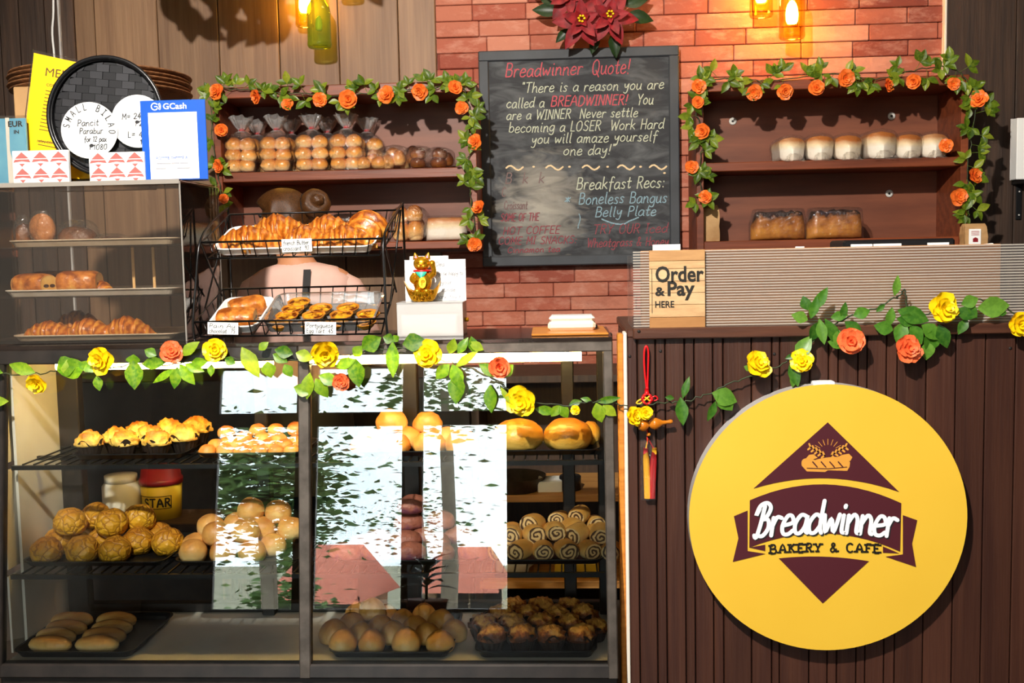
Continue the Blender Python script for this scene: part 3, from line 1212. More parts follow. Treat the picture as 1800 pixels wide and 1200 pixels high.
bx = [at(p, 900, CBACK - .05).x for p in (103, 150, 455, 478, 712, 740, 990, 1012, 1052, 1080)]
for i in range(0, len(bx), 2):
    cpart('back_post', MB().box(bx[i], bx[i + 1], CBACK - .06, CBACK - .02, zfl, CT - .012, .003), 'case_dark')
cpart('back_rail', MB().box(CX0, CX1, CBACK - .03, CBACK, zfl, zfl + .03, .003), 'case_dark')
cpart('back_rail', MB().box(CX0, CX1, CBACK - .03, CBACK, CT - .06, CT - .012, .003), 'case_dark')
for z in (zU, zM):
    mb = MB()
    y0, y1 = fy(z) + .03, CBACK - .07
    for y in (y0, (y0 + y1) / 2, y1):
        mb.box(CX0 + .02, CX1 - .03, y - .006, y + .006, z - .016, z - .004)
    n = 50
    for i in range(n + 1):
        x = CX0 + .05 + (CX1 - CX0 - .1) * i / n
        mb.box(x - .002, x + .002, y0, y1, z - .004, z)
    cpart('wire_shelf', mb, 'black_wire')
for a, c, py in ((98, 478, 643), (548, 1022, 633)):
    p, q = at(a, py, 2.85), at(c, py - (c - a) * .012, 2.85)
    z = (p.z + q.z) / 2
    lt = cpart('light_fitting', MB().box(p.x - .02, q.x + .02, 2.846, 2.876, z + .014, CT - .012, .002), 'white_plastic')
    mb = MB().tube([(p.x, 2.858, z), (q.x, 2.858, z)], .0125, 12)
    for i in range(len(mb.v)):
        mb.v[i] = mb.v[i] - case.location
    mb.build('light_tube', 'tube_light', lt, 'glowing warm tube')

# loose board on top of the case and strip between case and counter
p, q = at(945, 590, 2.84), at(1092, 574, 3.0)
tag(MB().box(-.11, .10, -.14, .14, 0, .006, .002).build('wooden_board', 'orange_wood', None, None, (.005, 2.995, CT + .0005), (0, 0, .02)), 'thin orange wooden board on the case top under the white plastic box', 'board')

# ---------------------------------------------------------------- counter
KX0, KX1, KY, KT = at(1104, 800, 2.78).x, 2.6, 2.78, 1.225
kt = thing('counter', 'service counter clad in dark brown vertical boards right of the glass case', 'counter', ((KX0 + KX1) / 2, 3.1, 0))


def kpart(name, mb, mat, label=None, p=None):
    for i in range(len(mb.v)):
        mb.v[i] = mb.v[i] - kt.location
    return mb.build(name, mat, p or kt, label)


ed = [KX0] + [at(p, 620, KY).x for p in (1120, 1152, 1169, 1203, 1220, 1253, 1271, 1321, 1357, 1371, 1424, 1457, 1474, 1509, 1525, 1559, 1578, 1629, 1681, 1733, 1786, 1838, 1890, 1942)]
mb = planks('c', ed + [KX1], KY, 0, KT - .002, 'c', .018, .002)
kpart('front_cladding', mb, 'counter_plank')
kpart('carcass', MB().box(KX0 + .002, KX1, KY + .0185, 3.3, 0, KT - .004), 'case_dark')
z0, z1 = at(1400, 592, KY - .02).z, at(1400, 573, KY - .02).z
kpart('counter_rail', MB().box(at(1112, 580, KY).x, KX1, KY - .022, KY + .03, z0, z1, .003), 'rail_wood')
kpart('counter_top', MB().box(KX0, KX1, KY + .005, 3.36, KT - .003, KT + .02, .004), 'rail_wood')
x0, x1 = at(1088, 900, KY).x, at(1099, 900, KY).x
kpart('corner_strip', MB().box(x0 + .002, x1, KY + .006, KY + .06, 0, KT + .008, .003), 'orange_wood', 'bare orange wood edge')
kpart('corner_strip', MB().box(x1, KX0, KY - .004, KY + .06, 0, KT + .012, .002), 'white_trim', 'white edge strip')
for px, py in ((1107, 626), (1161, 617), (1361, 622), (1776, 612), (1123, 582), (1786, 586)):
    p = at(px, py, KY - (.023 if py < 600 and py > 570 else 0))
    mb = MB().lathe([(.0042, 0), (.0042, .001), (.002, .002)], 10)
    mb.xf(0, T(p.x, p.y, p.z) @ Matrix.Rotation(pi / 2, 4, 'X'))
    kpart('screw', mb, 'groove')

# corrugated clear screen and board on the counter
SY = 2.80
za, zt = KT + .0275, at(1400, 436, SY).z
za = z1
sc = thing('counter_screen', 'clear ribbed plastic screen standing along the counter front edge', 'screen', (1.1, SY, za))
sx0, sx1 = at(1113, 500, SY).x, 2.5


def spart(name, mb, mat, label=None):
    for i in range(len(mb.v)):
        mb.v[i] = mb.v[i] - sc.location
    return mb.build(name, mat, sc, label)


spart('clear_sheet', MB().box(sx0, sx1, SY - .003, SY - .002, za, zt), 'poly_sheet')
mb = MB()
nr = 27
for i in range(nr + 1):
    z = za + .004 + (zt - za - .006) * i / nr
    mb.box(sx0, sx1, SY - .002, SY + .003, z - .0013, z + .0013)
spart('ribs', mb, 'poly_rib')
spart('end_sheet', MB().box(sx0 - .004, sx0 - .002, SY, SY + .2, za, zt - .012), 'poly_sheet')
x0, x1 = at(1125, 440, SY + .02).x, at(1756, 440, SY + .02).x
tag(MB().box(x0, x1, SY + .006, SY + .02, KT + .021, at(1400, 435.5, SY + .01).z, .002).build('screen_board', 'plywood'), 'light brown plywood board upright behind the ribbed plastic screen', 'board')

# order & pay sign
p0, p1 = at(1142, 577, SY - .01), at(1239, 438, SY - .01)
sg = thing('order_sign', 'small planked-wood sign reading Order & Pay HERE on the plastic screen', 'sign', ((p0.x + p1.x) / 2, SY - .0125, p0.z))
w, h = (p1.x - p0.x), p1.z - p0.z
mb = MB()
hs = [0, .14, .3, .45, .6, .76, .86, 1]
for i in range(7):
    mb.box(-w / 2, w / 2, 0, .006, hs[i] * h + .0004, hs[i + 1] * h - .0004, .0008, t=[.1, .75, .9, .8, .95, .7, .35][i])
mb.build('panel', 'sign_planks', sg)
u = w / 97
font_text('lettering', 'Order', 'sign_black', sg, (-w / 2 + 10 * u, -.0012, h - 55 * u), 38 * u, 84 * u, .0013)
font_text('lettering', '&', 'sign_black', sg, (-w / 2 + 10 * u, -.0012, h - 79 * u), 21 * u, 17 * u, .0009)
font_text('lettering', 'Pay', 'sign_black', sg, (-w / 2 + 30 * u, -.0012, h - 79 * u), 35 * u, 47 * u, .0013)
font_text('lettering', 'HERE', 'sign_black', sg, (-w / 2 + 9 * u, -.0012, h - 100 * u), 16 * u, 33 * u, .0004)
MB().box(-w / 2 + 4.0 * u, -w / 2 + 4.8 * u, -.0014, 0, h - 110 * u, h - 32 * u).build('rule_line', 'sign_black', sg)


def paper_sheet(px0, py0, px1, py1, Y, label, cat='paper', th=.002, mat='paper', lean=0.0, zbase=None):
    a, c = at(px0, py1, Y), at(px1, py0, Y)
    zb_ = zbase if zbase is not None else a.z
    o = MB().box(-(c.x - a.x) / 2, (c.x - a.x) / 2, 0, th, 0, c.z - zb_, .0004).build('paper_sheet', mat, None, None, ((a.x + c.x) / 2, Y, zb_), (lean, 0, 0))
    return tag(o, label, cat)


tp = KT + .021
paper_sheet(1148, 429, 1196, 500, SY + .03, 'white paper peeking over the board above the order sign', zbase=tp)
paper_sheet(1398, 433, 1414, 500, SY + .03, 'scrap of white paper peeking over the middle of the plywood board', zbase=tp)
mb = MB()
a, c = at(1660, 500, SY + .03), at(1752, 427, SY + .03)
w_, h_ = c.x - a.x, c.z - tp
pts = [(-w_ / 2, 0), (w_ / 2 + .002, 0), (w_ / 2, h_ - .012), (w_ / 2 - .012, h_), (-w_ / 2, h_ - .012)]
mb.prism(pts, lambda x, z, d: (x, d, z), .012)
tag(mb.build('paper_stack', 'paper', None, None, ((a.x + c.x) / 2, SY + .024, tp)), 'white paper pad standing past the right end of the plywood board', 'paper')

# black card printer behind the screen with white cards
a, c = at(1484, 436, 3.05), at(1682, 418, 3.05)
bp = thing('till_printer', 'flat black till unit behind the plastic screen under the right shelf', 'till', ((a.x + c.x) / 2, 3.12, tp))
w_, h_ = c.x - a.x, c.z - tp
MB().box(-w_ / 2, w_ / 2, -.06, .1, 0, h_, .006).build('body', 'black_plastic', bp)
for q0, q1 in ((1497, 1535), (1537, 1586), (1632, 1670)):
    x0, x1 = at(q0, 430, 3.05).x - bp.location.x, at(q1, 430, 3.05).x - bp.location.x
    MB().box(x0, x1, -.0625, -.06, h_ - .045, h_ - .012).build('card', 'paper', bp, 'white card')

# paper bag right of the shelf on the counter back
def paper_bag(name, label, px0, px1, pyt, Y, zb_, mat, printed=False, d=.06):
    a, c = at(px0, pyt, Y), at(px1, pyt, Y)
    t = thing(name, label, 'paper bag', ((a.x + c.x) / 2, Y + d / 2, zb_))
    w, h = (c.x - a.x) / 2, a.z - zb_
    mb = MB()
    def f(u, v):
        a_ = v * 4
        k = 1 - .35 * max(0, u - .55) / .45
        x = [-w, w, w, -w, -w][int(a_)] * (1 - a_ % 1) + [-w, w, w, -w, -w][int(a_) + 1 if a_ < 4 else 0] * (a_ % 1) if a_ < 4 else -w
        ys = [-1, -1, 1, 1, -1]
        i = int(a_) % 4
        y = ys[i] * (1 - a_ % 1) + ys[i + 1] * (a_ % 1)
        return (x * (1 - .25 * max(0, u - .7)) + .004 * noise.noise(Vector((u * 5, v * 9, w * 50))), y * d / 2 * (k if u < .95 else .25) + .003 * noise.noise(Vector((u * 7, v * 5, 1))), u * h)
    mb.grid(f, 10, 16, cv=True, sm=False)
    mb.poly([(-w, -d / 2, 0), (w, -d / 2, 0), (w, d / 2, 0), (-w, d / 2, 0)])
    mb.build('bag_body', mat, t)
    if printed:
        MB().box(-w * .7, w * .35, -d / 2 - .0035, -d / 2 - .002, h * .34, h * .84).build('printed_panel', 'paper', t)
        m2 = MB().prism([(-w * .35, h * .46), (w * .1, h * .46), (w * .1, h * .56), (-w * .12, h * .6), (-w * .35, h * .56)], lambda x, z, q: (x, -d / 2 - .0035 - q, z), .0006)
        m2.build('printed_mark', 'star_red', t)
        m3 = MB()
        for k in range(3):
            m3.box(-w * .5, w * .2, -d / 2 - .0042, -d / 2 - .0036, h * (.66 + .05 * k), h * (.68 + .05 * k))
        m3.build('printed_text', 'red_brown', t)
    return t


paper_bag('paper_bag', 'brown paper bag with a white printed panel right of the right shelf', 1697, 1737, 393, 4.0, 1.4005, 'kraft', True)
tag(MB().box(1.45, 2.0, 3.85, 4.35, 0, 1.4, .006).build('side_cabinet', 'plank_dark'), 'dark cabinet under the printed paper bag beside the right shelf', 'cabinet')

# white paper holder on its black bracket at the right
a = at(1781, 310, 4.6)
wb = thing('wall_bracket', 'black metal bracket on the dark boards at the far right edge', 'bracket', (at(1792, 350, 4.66).x, 4.67, at(1790, 386, 4.66).z))
MB().box(-.012, .012, -.008, 0, 0, .17, .002).build('upright', 'black_plastic', wb)
MB().box(-.03, .16, -.16, 0, .15, .165, .002).build('arm', 'black_plastic', wb)
for z in (.02, .12):
    MB().lathe([(.004, 0), (.003, .002)], 8).xf(0, T(0, -.008, z) @ Matrix.Rotation(pi / 2, 4, 'X')).build('screw', 'screw', wb)

a, c = at(1783, 308, 4.58), at(1792, 200, 4.58)
hd = thing('paper_holder', 'white ring-bound paper pad standing on the black wall bracket', 'paper pad', (a.x + .06, 4.59, wb.location.z + .1655))
MB().box(-.06, .09, -.03, .03, 0, c.z - a.z, .003).build('pages', 'paper', hd)
MB().box(-.062, .092, .0305, .034, 0, c.z - a.z + .004, .001).build('back_cover', 'sign_edge', hd)

# round bakery sign
DY = KY - .052
cx = (at(1211, 909, DY).x + at(1700, 909, DY).x) / 2
ctr = Vector((cx, DY, (at(1455, 675, DY).z + at(1455, 1142, DY).z) / 2))
R0 = (at(1700, 909, DY).x - at(1211, 909, DY).x) / 2
RZ = (at(1455, 675, DY).z - at(1455, 1142, DY).z) / 2
ds = thing('round_sign', 'big round yellow Bakery & Cafe sign fixed to the brown counter front', 'sign', ctr)
mb = MB()
n = 96
rim = [(R0 * cos(2 * pi * i / n), RZ * sin(2 * pi * i / n)) for i in range(n)]
mb.prism([(x * .998, z * .998) for x, z in rim], lambda x, z, d: (x, d, z), .0505)
mb.build('drum', 'sign_edge', ds, 'grey taped rim')
mb = MB()
mb.prism(rim, lambda x, z, d: (x, -.0015 + d, z), .0014)
mb.build('yellow_face', 'sign_yellow', ds)
a = at(1448, 668, DY + .01) - ctr
MB().box(-.035, .02, .004, .04, RZ - .004, RZ + .006, .002).build('white_tape', 'paper', ds, 'white tape on the top rim')


def S(px, py):
    p = at(px, py, DY - .002) - ctr
    return (p.x, p.z)


def splate(name, pts, mat, d=.0016, parent=None):
    return MB().prism([S(*p) for p in pts], lambda x, z, q: (x, -.0016 - q, z), d).build(name, mat, parent or ds)


def arcp(p0, p1, p2, n=14):
    """points of a parabola through three photo pixels"""
    out = []
    for i in range(n + 1):
        t = i / n
        out.append(((1 - t) * (1 - 2 * t) * p0[0] + 4 * t * (1 - t) * p1[0] + t * (2 * t - 1) * p2[0], (1 - t) * (1 - 2 * t) * p0[1] + 4 * t * (1 - t) * p1[1] + t * (2 * t - 1) * p2[1]))
    return out


splate('diamond_top', [(1455, 742)] + arcp((1580, 864), (1452, 840), (1325, 858)), 'maroon')
splate('diamond_tip', arcp((1369, 981), (1448, 978), (1527, 986)) + [(1446, 1060)], 'maroon')
splate('ribbon_banner', arcp((1318, 879), (1450, 851), (1584, 884)) + arcp((1582, 969), (1450, 937), (1317, 962)), 'maroon')
splate('ribbon_tail', [(1290, 907), (1314, 897), (1314, 968), (1345, 973), (1288, 987), (1298, 946)], 'maroon')
splate('ribbon_tail', [(1587, 905), (1612, 914), (1603, 955), (1610, 996), (1557, 978), (1587, 974)], 'maroon')
splate('ribbon_fold', [(1318, 962), (1345, 957), (1345, 968)], 'maroon')
splate('ribbon_fold', [(1580, 972), (1552, 960), (1552, 971)], 'maroon')
# bread and wheat emblem
em = splate('bread_emblem', arcp((1409, 818), (1413, 806), (1432, 808)) + arcp((1440, 806), (1475, 803), (1494, 812)) + [(1493, 820), (1489, 827)] + [(1455, 826), (1450, 829), (1418, 828)], 'bread_icon', .0021)
splate('loaf_outline', [(1416, 806), (1422, 799), (1430, 798), (1437, 804), (1426, 808)], 'bread_icon', .0024, ds)
splate('loaf_outline', [(1468, 805), (1480, 799), (1492, 797), (1498, 803), (1494, 810), (1480, 806)], 'bread_icon', .0024, ds)
mb = MB()
for sx in (-1, 1):
    for k in range(5):
        x, y = 1455 + sx * (6 + 6 * k), 800 - 3.6 * k
        for dy, dx in ((-6, 2), (4, 4)):
            c0, c1 = S(x, y), S(x + sx * (dx + 1), y + dy)
            mid = ((c0[0] + c1[0]) / 2, (c0[1] + c1[1]) / 2)
            ribbon(mb, [c0, mid, c1], .0048, lambda a, b, d: (a, -.0034 - d, b), 0)
mb.build('wheat_ears', 'bread_icon', ds)
mb = MB()
for k in range(7):
    a = radians(30 + 20 * k)
    p, q = S(1455 - cos(a) * 16, 793 - sin(a) * 12), S(1455 - cos(a) * 26, 793 - sin(a) * 22)
    ribbon(mb, [p, q], .0014, lambda a, b, d: (a, -.0034 - d, b), 0)
mb.build('rays', 'bread_icon', ds)
mb = MB()
for k in range(4):
    p, q = S(1428 + 15 * k, 811), S(1436 + 15 * k, 820)
    ribbon(mb, [p, q], .003, lambda a, b, d: (a, -.0046 - d, b), 0)
ribbon(mb, [S(1418, 822), S(1455, 823), S(1488, 820)], .0018, lambda a, b, d: (a, -.0046 - d, b), 0)
mb.build('loaf_slashes', 'maroon', ds)
# lettering
fr = lambda a, b, d: (a, -.0036 - d, b)
p0, p1 = S(1322, 934), S(1584, 942)
def script(mb, dz, off, wd):
    k = .026
    G['B'] = (6.4, [[(1.2, 8), (.2, 6.2), (1.4, 8.8), (4, 9.4), (5.6, 7.9), (4.6, 5.6), (2.6, 4.9), (5.2, 4.6), (5.8, 2.2), (4, .2), (2, .4)], [(3.2, 8.6), (2.4, 3), (1.4, -.1), (.6, .6)]])
    write(mb, 'Breadwinner', p0[0] + off[0], p0[1] + off[1] - .0035, .0850, fr, dz, wd, .22, .55, 0, p1[0] - p0[0] - .018, None, 5, False, .012)
sb, bb_ = G['B'], None
mb = MB()
script(mb, .0002, (.003, -.003), .0115)
mb.build('lettering_shadow', 'ink', ds)
mb = MB()
script(mb, .0013, (0, 0), .0105)
mb.build('lettering', 'sign_white', ds, 'white script word Breadwinner')
G['B'] = sb
p0, p1 = S(1353, 971), S(1545, 974)
mb = MB()
write(mb, 'BAKERY & CAFE', p0[0], p0[1] + .0015, .0235, fr, .0002, .0046, 0, 2.3, 0, p1[0] - p0[0], None, 3, True, .004)
mb.build('lettering', 'sign_black', ds, 'black slab words BAKERY & CAFE')
# ---------------------------------------------------------------- wall shelves
SF, SB = 4.38, 4.665


def shelf_unit(name, label, x0, x1, zt, z0, levels, tt, tp_, dv=None):
    t = thing(name, label, 'shelf', ((x0 + x1) / 2, SB, z0))
    w = (x1 - x0) / 2
    h = zt - z0
    d = SF - SB
    for s in (-1, 1):
        MB().box(min(s * w, s * (w - tp_)), max(s * w, s * (w - tp_)), d, 0, 0, h - tt, .002).build('side_panel', 'shelf_wood', t)
    MB().box(-w, w, d, 0, h - tt, h, .003).build('top_board', 'shelf_wood', t)
    for z, th in levels:
        MB().box(-w + tp_, w - tp_, d + .004, -.006, z - th - z0, z - z0, .003).build('shelf_board', 'shelf_wood', t)
    MB().box(-w + tp_, w - tp_, -.008, 0, 0, h - tt).build('back_panel', 'shelf_back', t)
    return t


LZ1 = at(600, 298.5, SF).z
LZ2 = at(600, 427, SF).z
lx0, lx1 = at(378, 300, SF).x, at(838, 300, SF).x
shelf_unit('wall_shelf', 'reddish-brown wall shelf full of bagged rolls left of the chalkboard', lx0, lx1, at(600, 148, SF).z, at(600, 446, SF).z, [(LZ1, .04), (LZ2, .032)], .045, .03)
RZ1 = at(1450, 281, SF).z
RZ2 = at(1450, 420, SF).z
rx0, rx1 = at(1224, 300, SF).x, at(1702, 300, SF).x
rs = shelf_unit('wall_shelf', 'reddish-brown wall shelf with white loaves right of the chalkboard', rx0, rx1, at(1450, 138, SF).z, at(1450, 437, SF).z, [(RZ1, .036), (RZ2, .04)], .04, .03)
for px, py in ((1288, 213), (1567, 204), (1563, 340)):
    p = at(px, py, SB - .01)
    m0 = MB()
    m0.lathe([(.016, 0), (.016, .003), (.007, .0035), (.006, .001)], 16)
    m0.xf(0, Matrix.Rotation(pi / 2, 4, 'X'))
    o = m0.build('screw_cap', 'screw', rs, 'white round screw cap', p - rs.location)
    MB().lathe([(.005, 0), (.005, .0042)], 10).xf(0, Matrix.Rotation(pi / 2, 4, 'X')).build('screw_hole', 'groove', o)

# ---------------------------------------------------------------- chalkboard
BY = 4.655
p0, p1 = at(849, 469, BY), at(1193, 80, BY)
cb = thing('chalkboard', 'black chalkboard with a handwritten Breadwinner quote hanging on the brick wall', 'chalkboard', ((p0.x + p1.x) / 2, BY, (p0.z + p1.z) / 2))
w, h = (p1.x - p0.x) / 2, (p1.z - p0.z) / 2
MB().box(-w + .03, w - .03, -.004, .012, -h + .03, h - .03).build('writing_surface', 'slate', cb)
for (a, b, c, d) in ((-w, w, h - .045, h), (-w, w, -h, -h + .045)):
    MB().box(a, b, -.014, .014, c, d, .005).build('frame_rail', 'board_frame', cb)
for (a, b) in ((-w, -w + .045), (w - .045, w)):
    MB().box(a, b, -.0138, .0138, -h + .04, h - .04, .005).build('frame_rail', 'board_frame', cb)


def chalk(lines, mat, wd=.0042):
    for s, x0, yb, x1, hpx in lines:
        mb = MB()
        a, b = at(x0, yb, BY - .005) - cb.location, at(x1, yb, BY - .005) - cb.location
        rot = -.026
        k = 1 / 397.0
        ang = atan2((b.z - a.z), (b.x - a.x))
        f = lambda u, v, d, a=a: (a.x + u, -.0048 - d, a.z + v)
        W_ = (b.x - a.x) - hpx * k * .25
        u = W_ / text_width(s, 1.4)
        x_ = 0
        for w_ in s.split('  '):
            tw_ = text_width(w_, 1.4)
            mb = MB()
            write(mb, w_, x_ * u, 0, hpx * k, f, 0, wd, .22, 1.4, .35, tw_ * u)
            mb.build('chalk_lettering', mat, cb)
            x_ += tw_ + 10.6


chalk([('Breadwinner', 888, 135, 1028, 23), ('Quote!', 1040, 131, 1112, 25), ('BREADWINNER!', 968, 187, 1106, 17)], 'chalk_pink', .005)
chalk([('"There is a reason you are', 916, 163, 1170, 17), ('called a', 890, 190, 960, 17), ('You', 1120, 184, 1152, 18), ('are a WINNER  Never settle', 890, 211, 1124, 16), ('becoming a LOSER  Work Hard', 894, 233, 1170, 17), ('you will amaze yourself', 934, 253, 1158, 17), ('one day!"', 990, 273, 1084, 17)], 'chalk_white')
chalk([('Breakfast Recs:', 1013, 333, 1172, 20)], 'chalk_white', .0048)
chalk([('Boneless Bangus', 1017, 359, 1176, 19), ('Belly Plate', 1046, 381, 1156, 17), ('*', 992, 357, 1004, 14)], 'chalk_blue', .0046)
chalk([('TRY OUR Iced', 1042, 411, 1176, 16), ('Wheatgrass & Honey', 1032, 434, 1178, 15), ('SOME OF THE', 880, 389, 950, 13), ('HOT COFFEE', 884, 412, 986, 13), ('COME MI SNACKS:', 876, 430, 1016, 13), ('Cinnamon tea', 892, 444, 986, 10)], 'chalk_dim', .0042)
chalk([('B  k  k', 888, 322, 960, 18), ('C', 882, 345, 892, 16), ('Croissant', 886, 368, 930, 14)], 'chalk_faint', .005)
mb = MB()
for px in (890, 960, 1024, 1086, 1142):
    q = [at(px + i * 4.2, 295 - 4 * sin(i * .95) - (px - 890) * .005, BY - .005) - cb.location for i in range(8)]
    ribbon(mb, [(v.x, v.z) for v in q], .0075, lambda a, b, d: (a, -.005 - d, b), 0)
for px in (938, 1001, 1068, 1126, 1168):
    q = at(px, 293 if px != 1168 else 304, BY - .005) - cb.location
    ribbon(mb, [(q.x - .002, q.z), (q.x + .002, q.z)], .008, lambda a, b, d: (a, -.005 - d, b), 0)
mb.build('chalk_divider', 'chalk_cream', cb)
mb = MB()
q = [at(1058 + 8 * i, 385 + 9 * sin(i * pi / 8) - (3 if i > 5 else 0), BY - .005) - cb.location for i in range(9)]
ribbon(mb, [(v.x, v.z) for v in q], .006, lambda a, b, d: (a, -.005 - d, b), 0)
mb.build('chalk_flourish', 'chalk_blue', cb)
mb = MB()
q = [at(1018 + 2 * sin(i), 376 + 5 * i, BY - .005) - cb.location for i in range(6)]
ribbon(mb, [(v.x, v.z) for v in q], .004, lambda a, b, d: (a, -.005 - d, b), 0)
mb.build('chalk_flourish', 'chalk_blue', cb)

# ---------------------------------------------------------------- poinsettia over the board
p = at(1035, 34, 4.60)
po = thing('poinsettia', 'red fabric poinsettia blooms with dark leaves above the chalkboard', 'artificial flowers', p)
for i, (px, py, r, s) in enumerate(((1022, 38, .125, 1), (1072, 30, .12, 2), (1000, -6, .12, 3), (1062, -20, .11, 4))):
    c = at(px, py, 4.56 - .02 * (i < 2)) - p
    mb = MB()
    rr = random.Random(s)
    for ring, (n, L, tl) in enumerate(((6, r, .1), (5, r * .72, .4), (4, r * .4, .8))):
        for k in range(n):
            a = 2 * pi * k / n + ring * .6 + s
            dv = Vector((cos(a), -tl, sin(a)))
            leafblade(mb, c + Vector((0, -.012 * ring, 0)), dv, L * rr.uniform(.85, 1.1), L * .52, .25, .25 if ring == 0 else .05, t=rr.random())
    mb.build('bloom', 'poinsettia', po)
    mb = MB()
    for k in range(6):
        m0 = mb.mark()
        mb.blob(.006, .006, .006, k, n=6, m=4)
        mb.xf(m0, T(c.x + .012 * cos(k), c.y - .04, c.z + .012 * sin(k)))
    mb.build('stamens', 'rose_yellow', po)
mb = MB()
for px, py, dx, dy, L in ((985, 20, -1, .1, .12), (985, 10, -1, .6, .12), (1100, 25, 1, -.25, .12), (1095, 10, 1, .3, .12), (1078, 55, .1, -1, .11), (1050, 58, -.3, -1, .09), (1000, 50, -.8, -.8, .08), (970, -5, -1, .4, .1), (1105, -10, 1, .5, .11)):
    leafblade(mb, at(px, py, 4.6) - p, (dx, -.1, dy), L, L * .5, .3, .2)
mb.build('leaves', 'leaf_dark', po)
mb = MB().tube([at(1022, 38, 4.6) - p, at(1035, 34, 4.66) - p + Vector((0, .03, .02))], .006)
mb.build('stem', 'stem', po)

# ---------------------------------------------------------------- bottle lamps
def bottle(name, label, px, pyb, Y, rpx, mat, power, col):
    p = at(px, pyb, Y)
    r = rpx / F * Y
    t = thing(name, label, 'lamp', p)
    mb = MB()
    pr = [(r * .6, .006), (r * .9, 0), (r, .008), (r, .022), (r * .97, .026), (r * .97, .15), (r * .9, .17), (r * .45, .21), (r * .4, .3), (r * .46, .305), (r * .46, .32)]
    mb.lathe(pr, 28, cap=False)
    mb.build('bottle', mat, t)
    MB().lathe([(r * .4, .30), (r * .5, .30), (r * .5, .36), (.004, .37)], 16).build('cap', 'brass', t)
    MB().tube([(0, 0, .36), (0, 0, CEILZ - p.z)], .003, 6).build('cord', 'black_wire', t)
    if power:
        b = MB().blob(.026, .026, .06, 0, 0, n=12, m=8)
        b.xf(0, T(0, 0, .06)).build('bulb', 'bulb', t)
        l = light('lamp_light', 'POINT', (0, 0, .11), power, col, .03)
        l.parent = t
    else:
        MB().blob(.016, .016, .04, 0, 0, n=12, m=8).xf(0, T(0, 0, .07)).build('bulb', 'milky', t)
    return t


bottle('bottle_lamp', 'lit amber bottle lamp behind the green one on the wood boards', 537, 47, 4.62, 17, 'amber_glass', 5.0, (1, .55, .12))
bottle('bottle_lamp', 'green glass bottle lamp hanging before the wood boards', 562, 84, 4.52, 21, 'green_glass', 0, None)
bottle('bottle_lamp', 'lit yellow bottle lamp behind the bright one over the right shelf', 1338, 30, 4.6, 20, 'amber_glass', 14, (1, .5, .1))
bottle('bottle_lamp', 'brightest yellow bottle lamp, lowest above the right shelf', 1392, 68, 4.52, 22, 'amber_glass', 22, (1, .5, .1))
bottle('bottle_lamp', 'amber bottle lamp cut off by the top edge beside the chalkboard flowers', 608, -22, 4.5, 20, 'amber_glass', 0, None)


# ---------------------------------------------------------------- roses and garlands
def rose_mesh(R, seed, style):
    mb = MB()
    rr = random.Random(seed)
    rings = ((5, 1.0, .12, .95), (5, .82, .45, .85), (4, .62, .85, .75), (3, .4, 1.4, .6)) if style else ((5, 1.0, .35, 1.0), (5, .9, .75, .9), (4, .6, 1.3, .8), (3, .36, 1.9, .6))
    for ri, (n, L, tilt, wd) in enumerate(rings):
        for k in range(n):
            a = 2 * pi * k / n + ri * .7 + rr.uniform(-.2, .2)
            l = R * L * rr.uniform(.88, 1.12)
            base = Vector((0, 0, 0))
            d = Vector((cos(a), 0, sin(a)))
            s = Vector((-sin(a), 0, cos(a)))
            up = Vector((0, -1, 0))
            cl_ = rr.uniform(-.15, .25)
            tcol = rr.uniform(.1, .9)

            def f(u, v, d=d, s=s, l=l, tilt=tilt, wd=wd, cl_=cl_, ri=ri):
                q = (v - .5) * 2
                ww = l * wd * (.25 + .75 * sin(min(1, u * 1.15) * pi * .62)) * (1 - .25 * max(0, u - .8) / .2)
                rad = l * (u * cos(tilt * .6) - .1 * q * q * u) * (1 - .15 * tilt)
                hgt = l * u * sin(tilt * .6) + l * .22 * q * q * u - l * cl_ * u * u * .6
                return d * rad + s * (q * ww * .62) + up * (hgt + ri * R * .07)
            mb.grid(f, 4, 4, t=tcol)
    return mb


ROSE = {}
for mt, key in (('rose_orange', 'o'), ('rose_coral', 'c'), ('rose_yellow', 'y')):
    for v in range(3):
        mb = rose_mesh(1.0, v + 5, v != 1)
        me = mb.build('tmp', mt)
        ROSE[key, v] = me.data
        bpy.data.objects.remove(me)


def add_rose(parent, key, v, loc, r, rot):
    o = bpy.data.objects.new('rose', ROSE[key, v % 3])
    COL.objects.link(o)
    o.parent = parent
    o.location = loc
    o.scale = (r,) * 3
    o.rotation_euler = rot
    return o


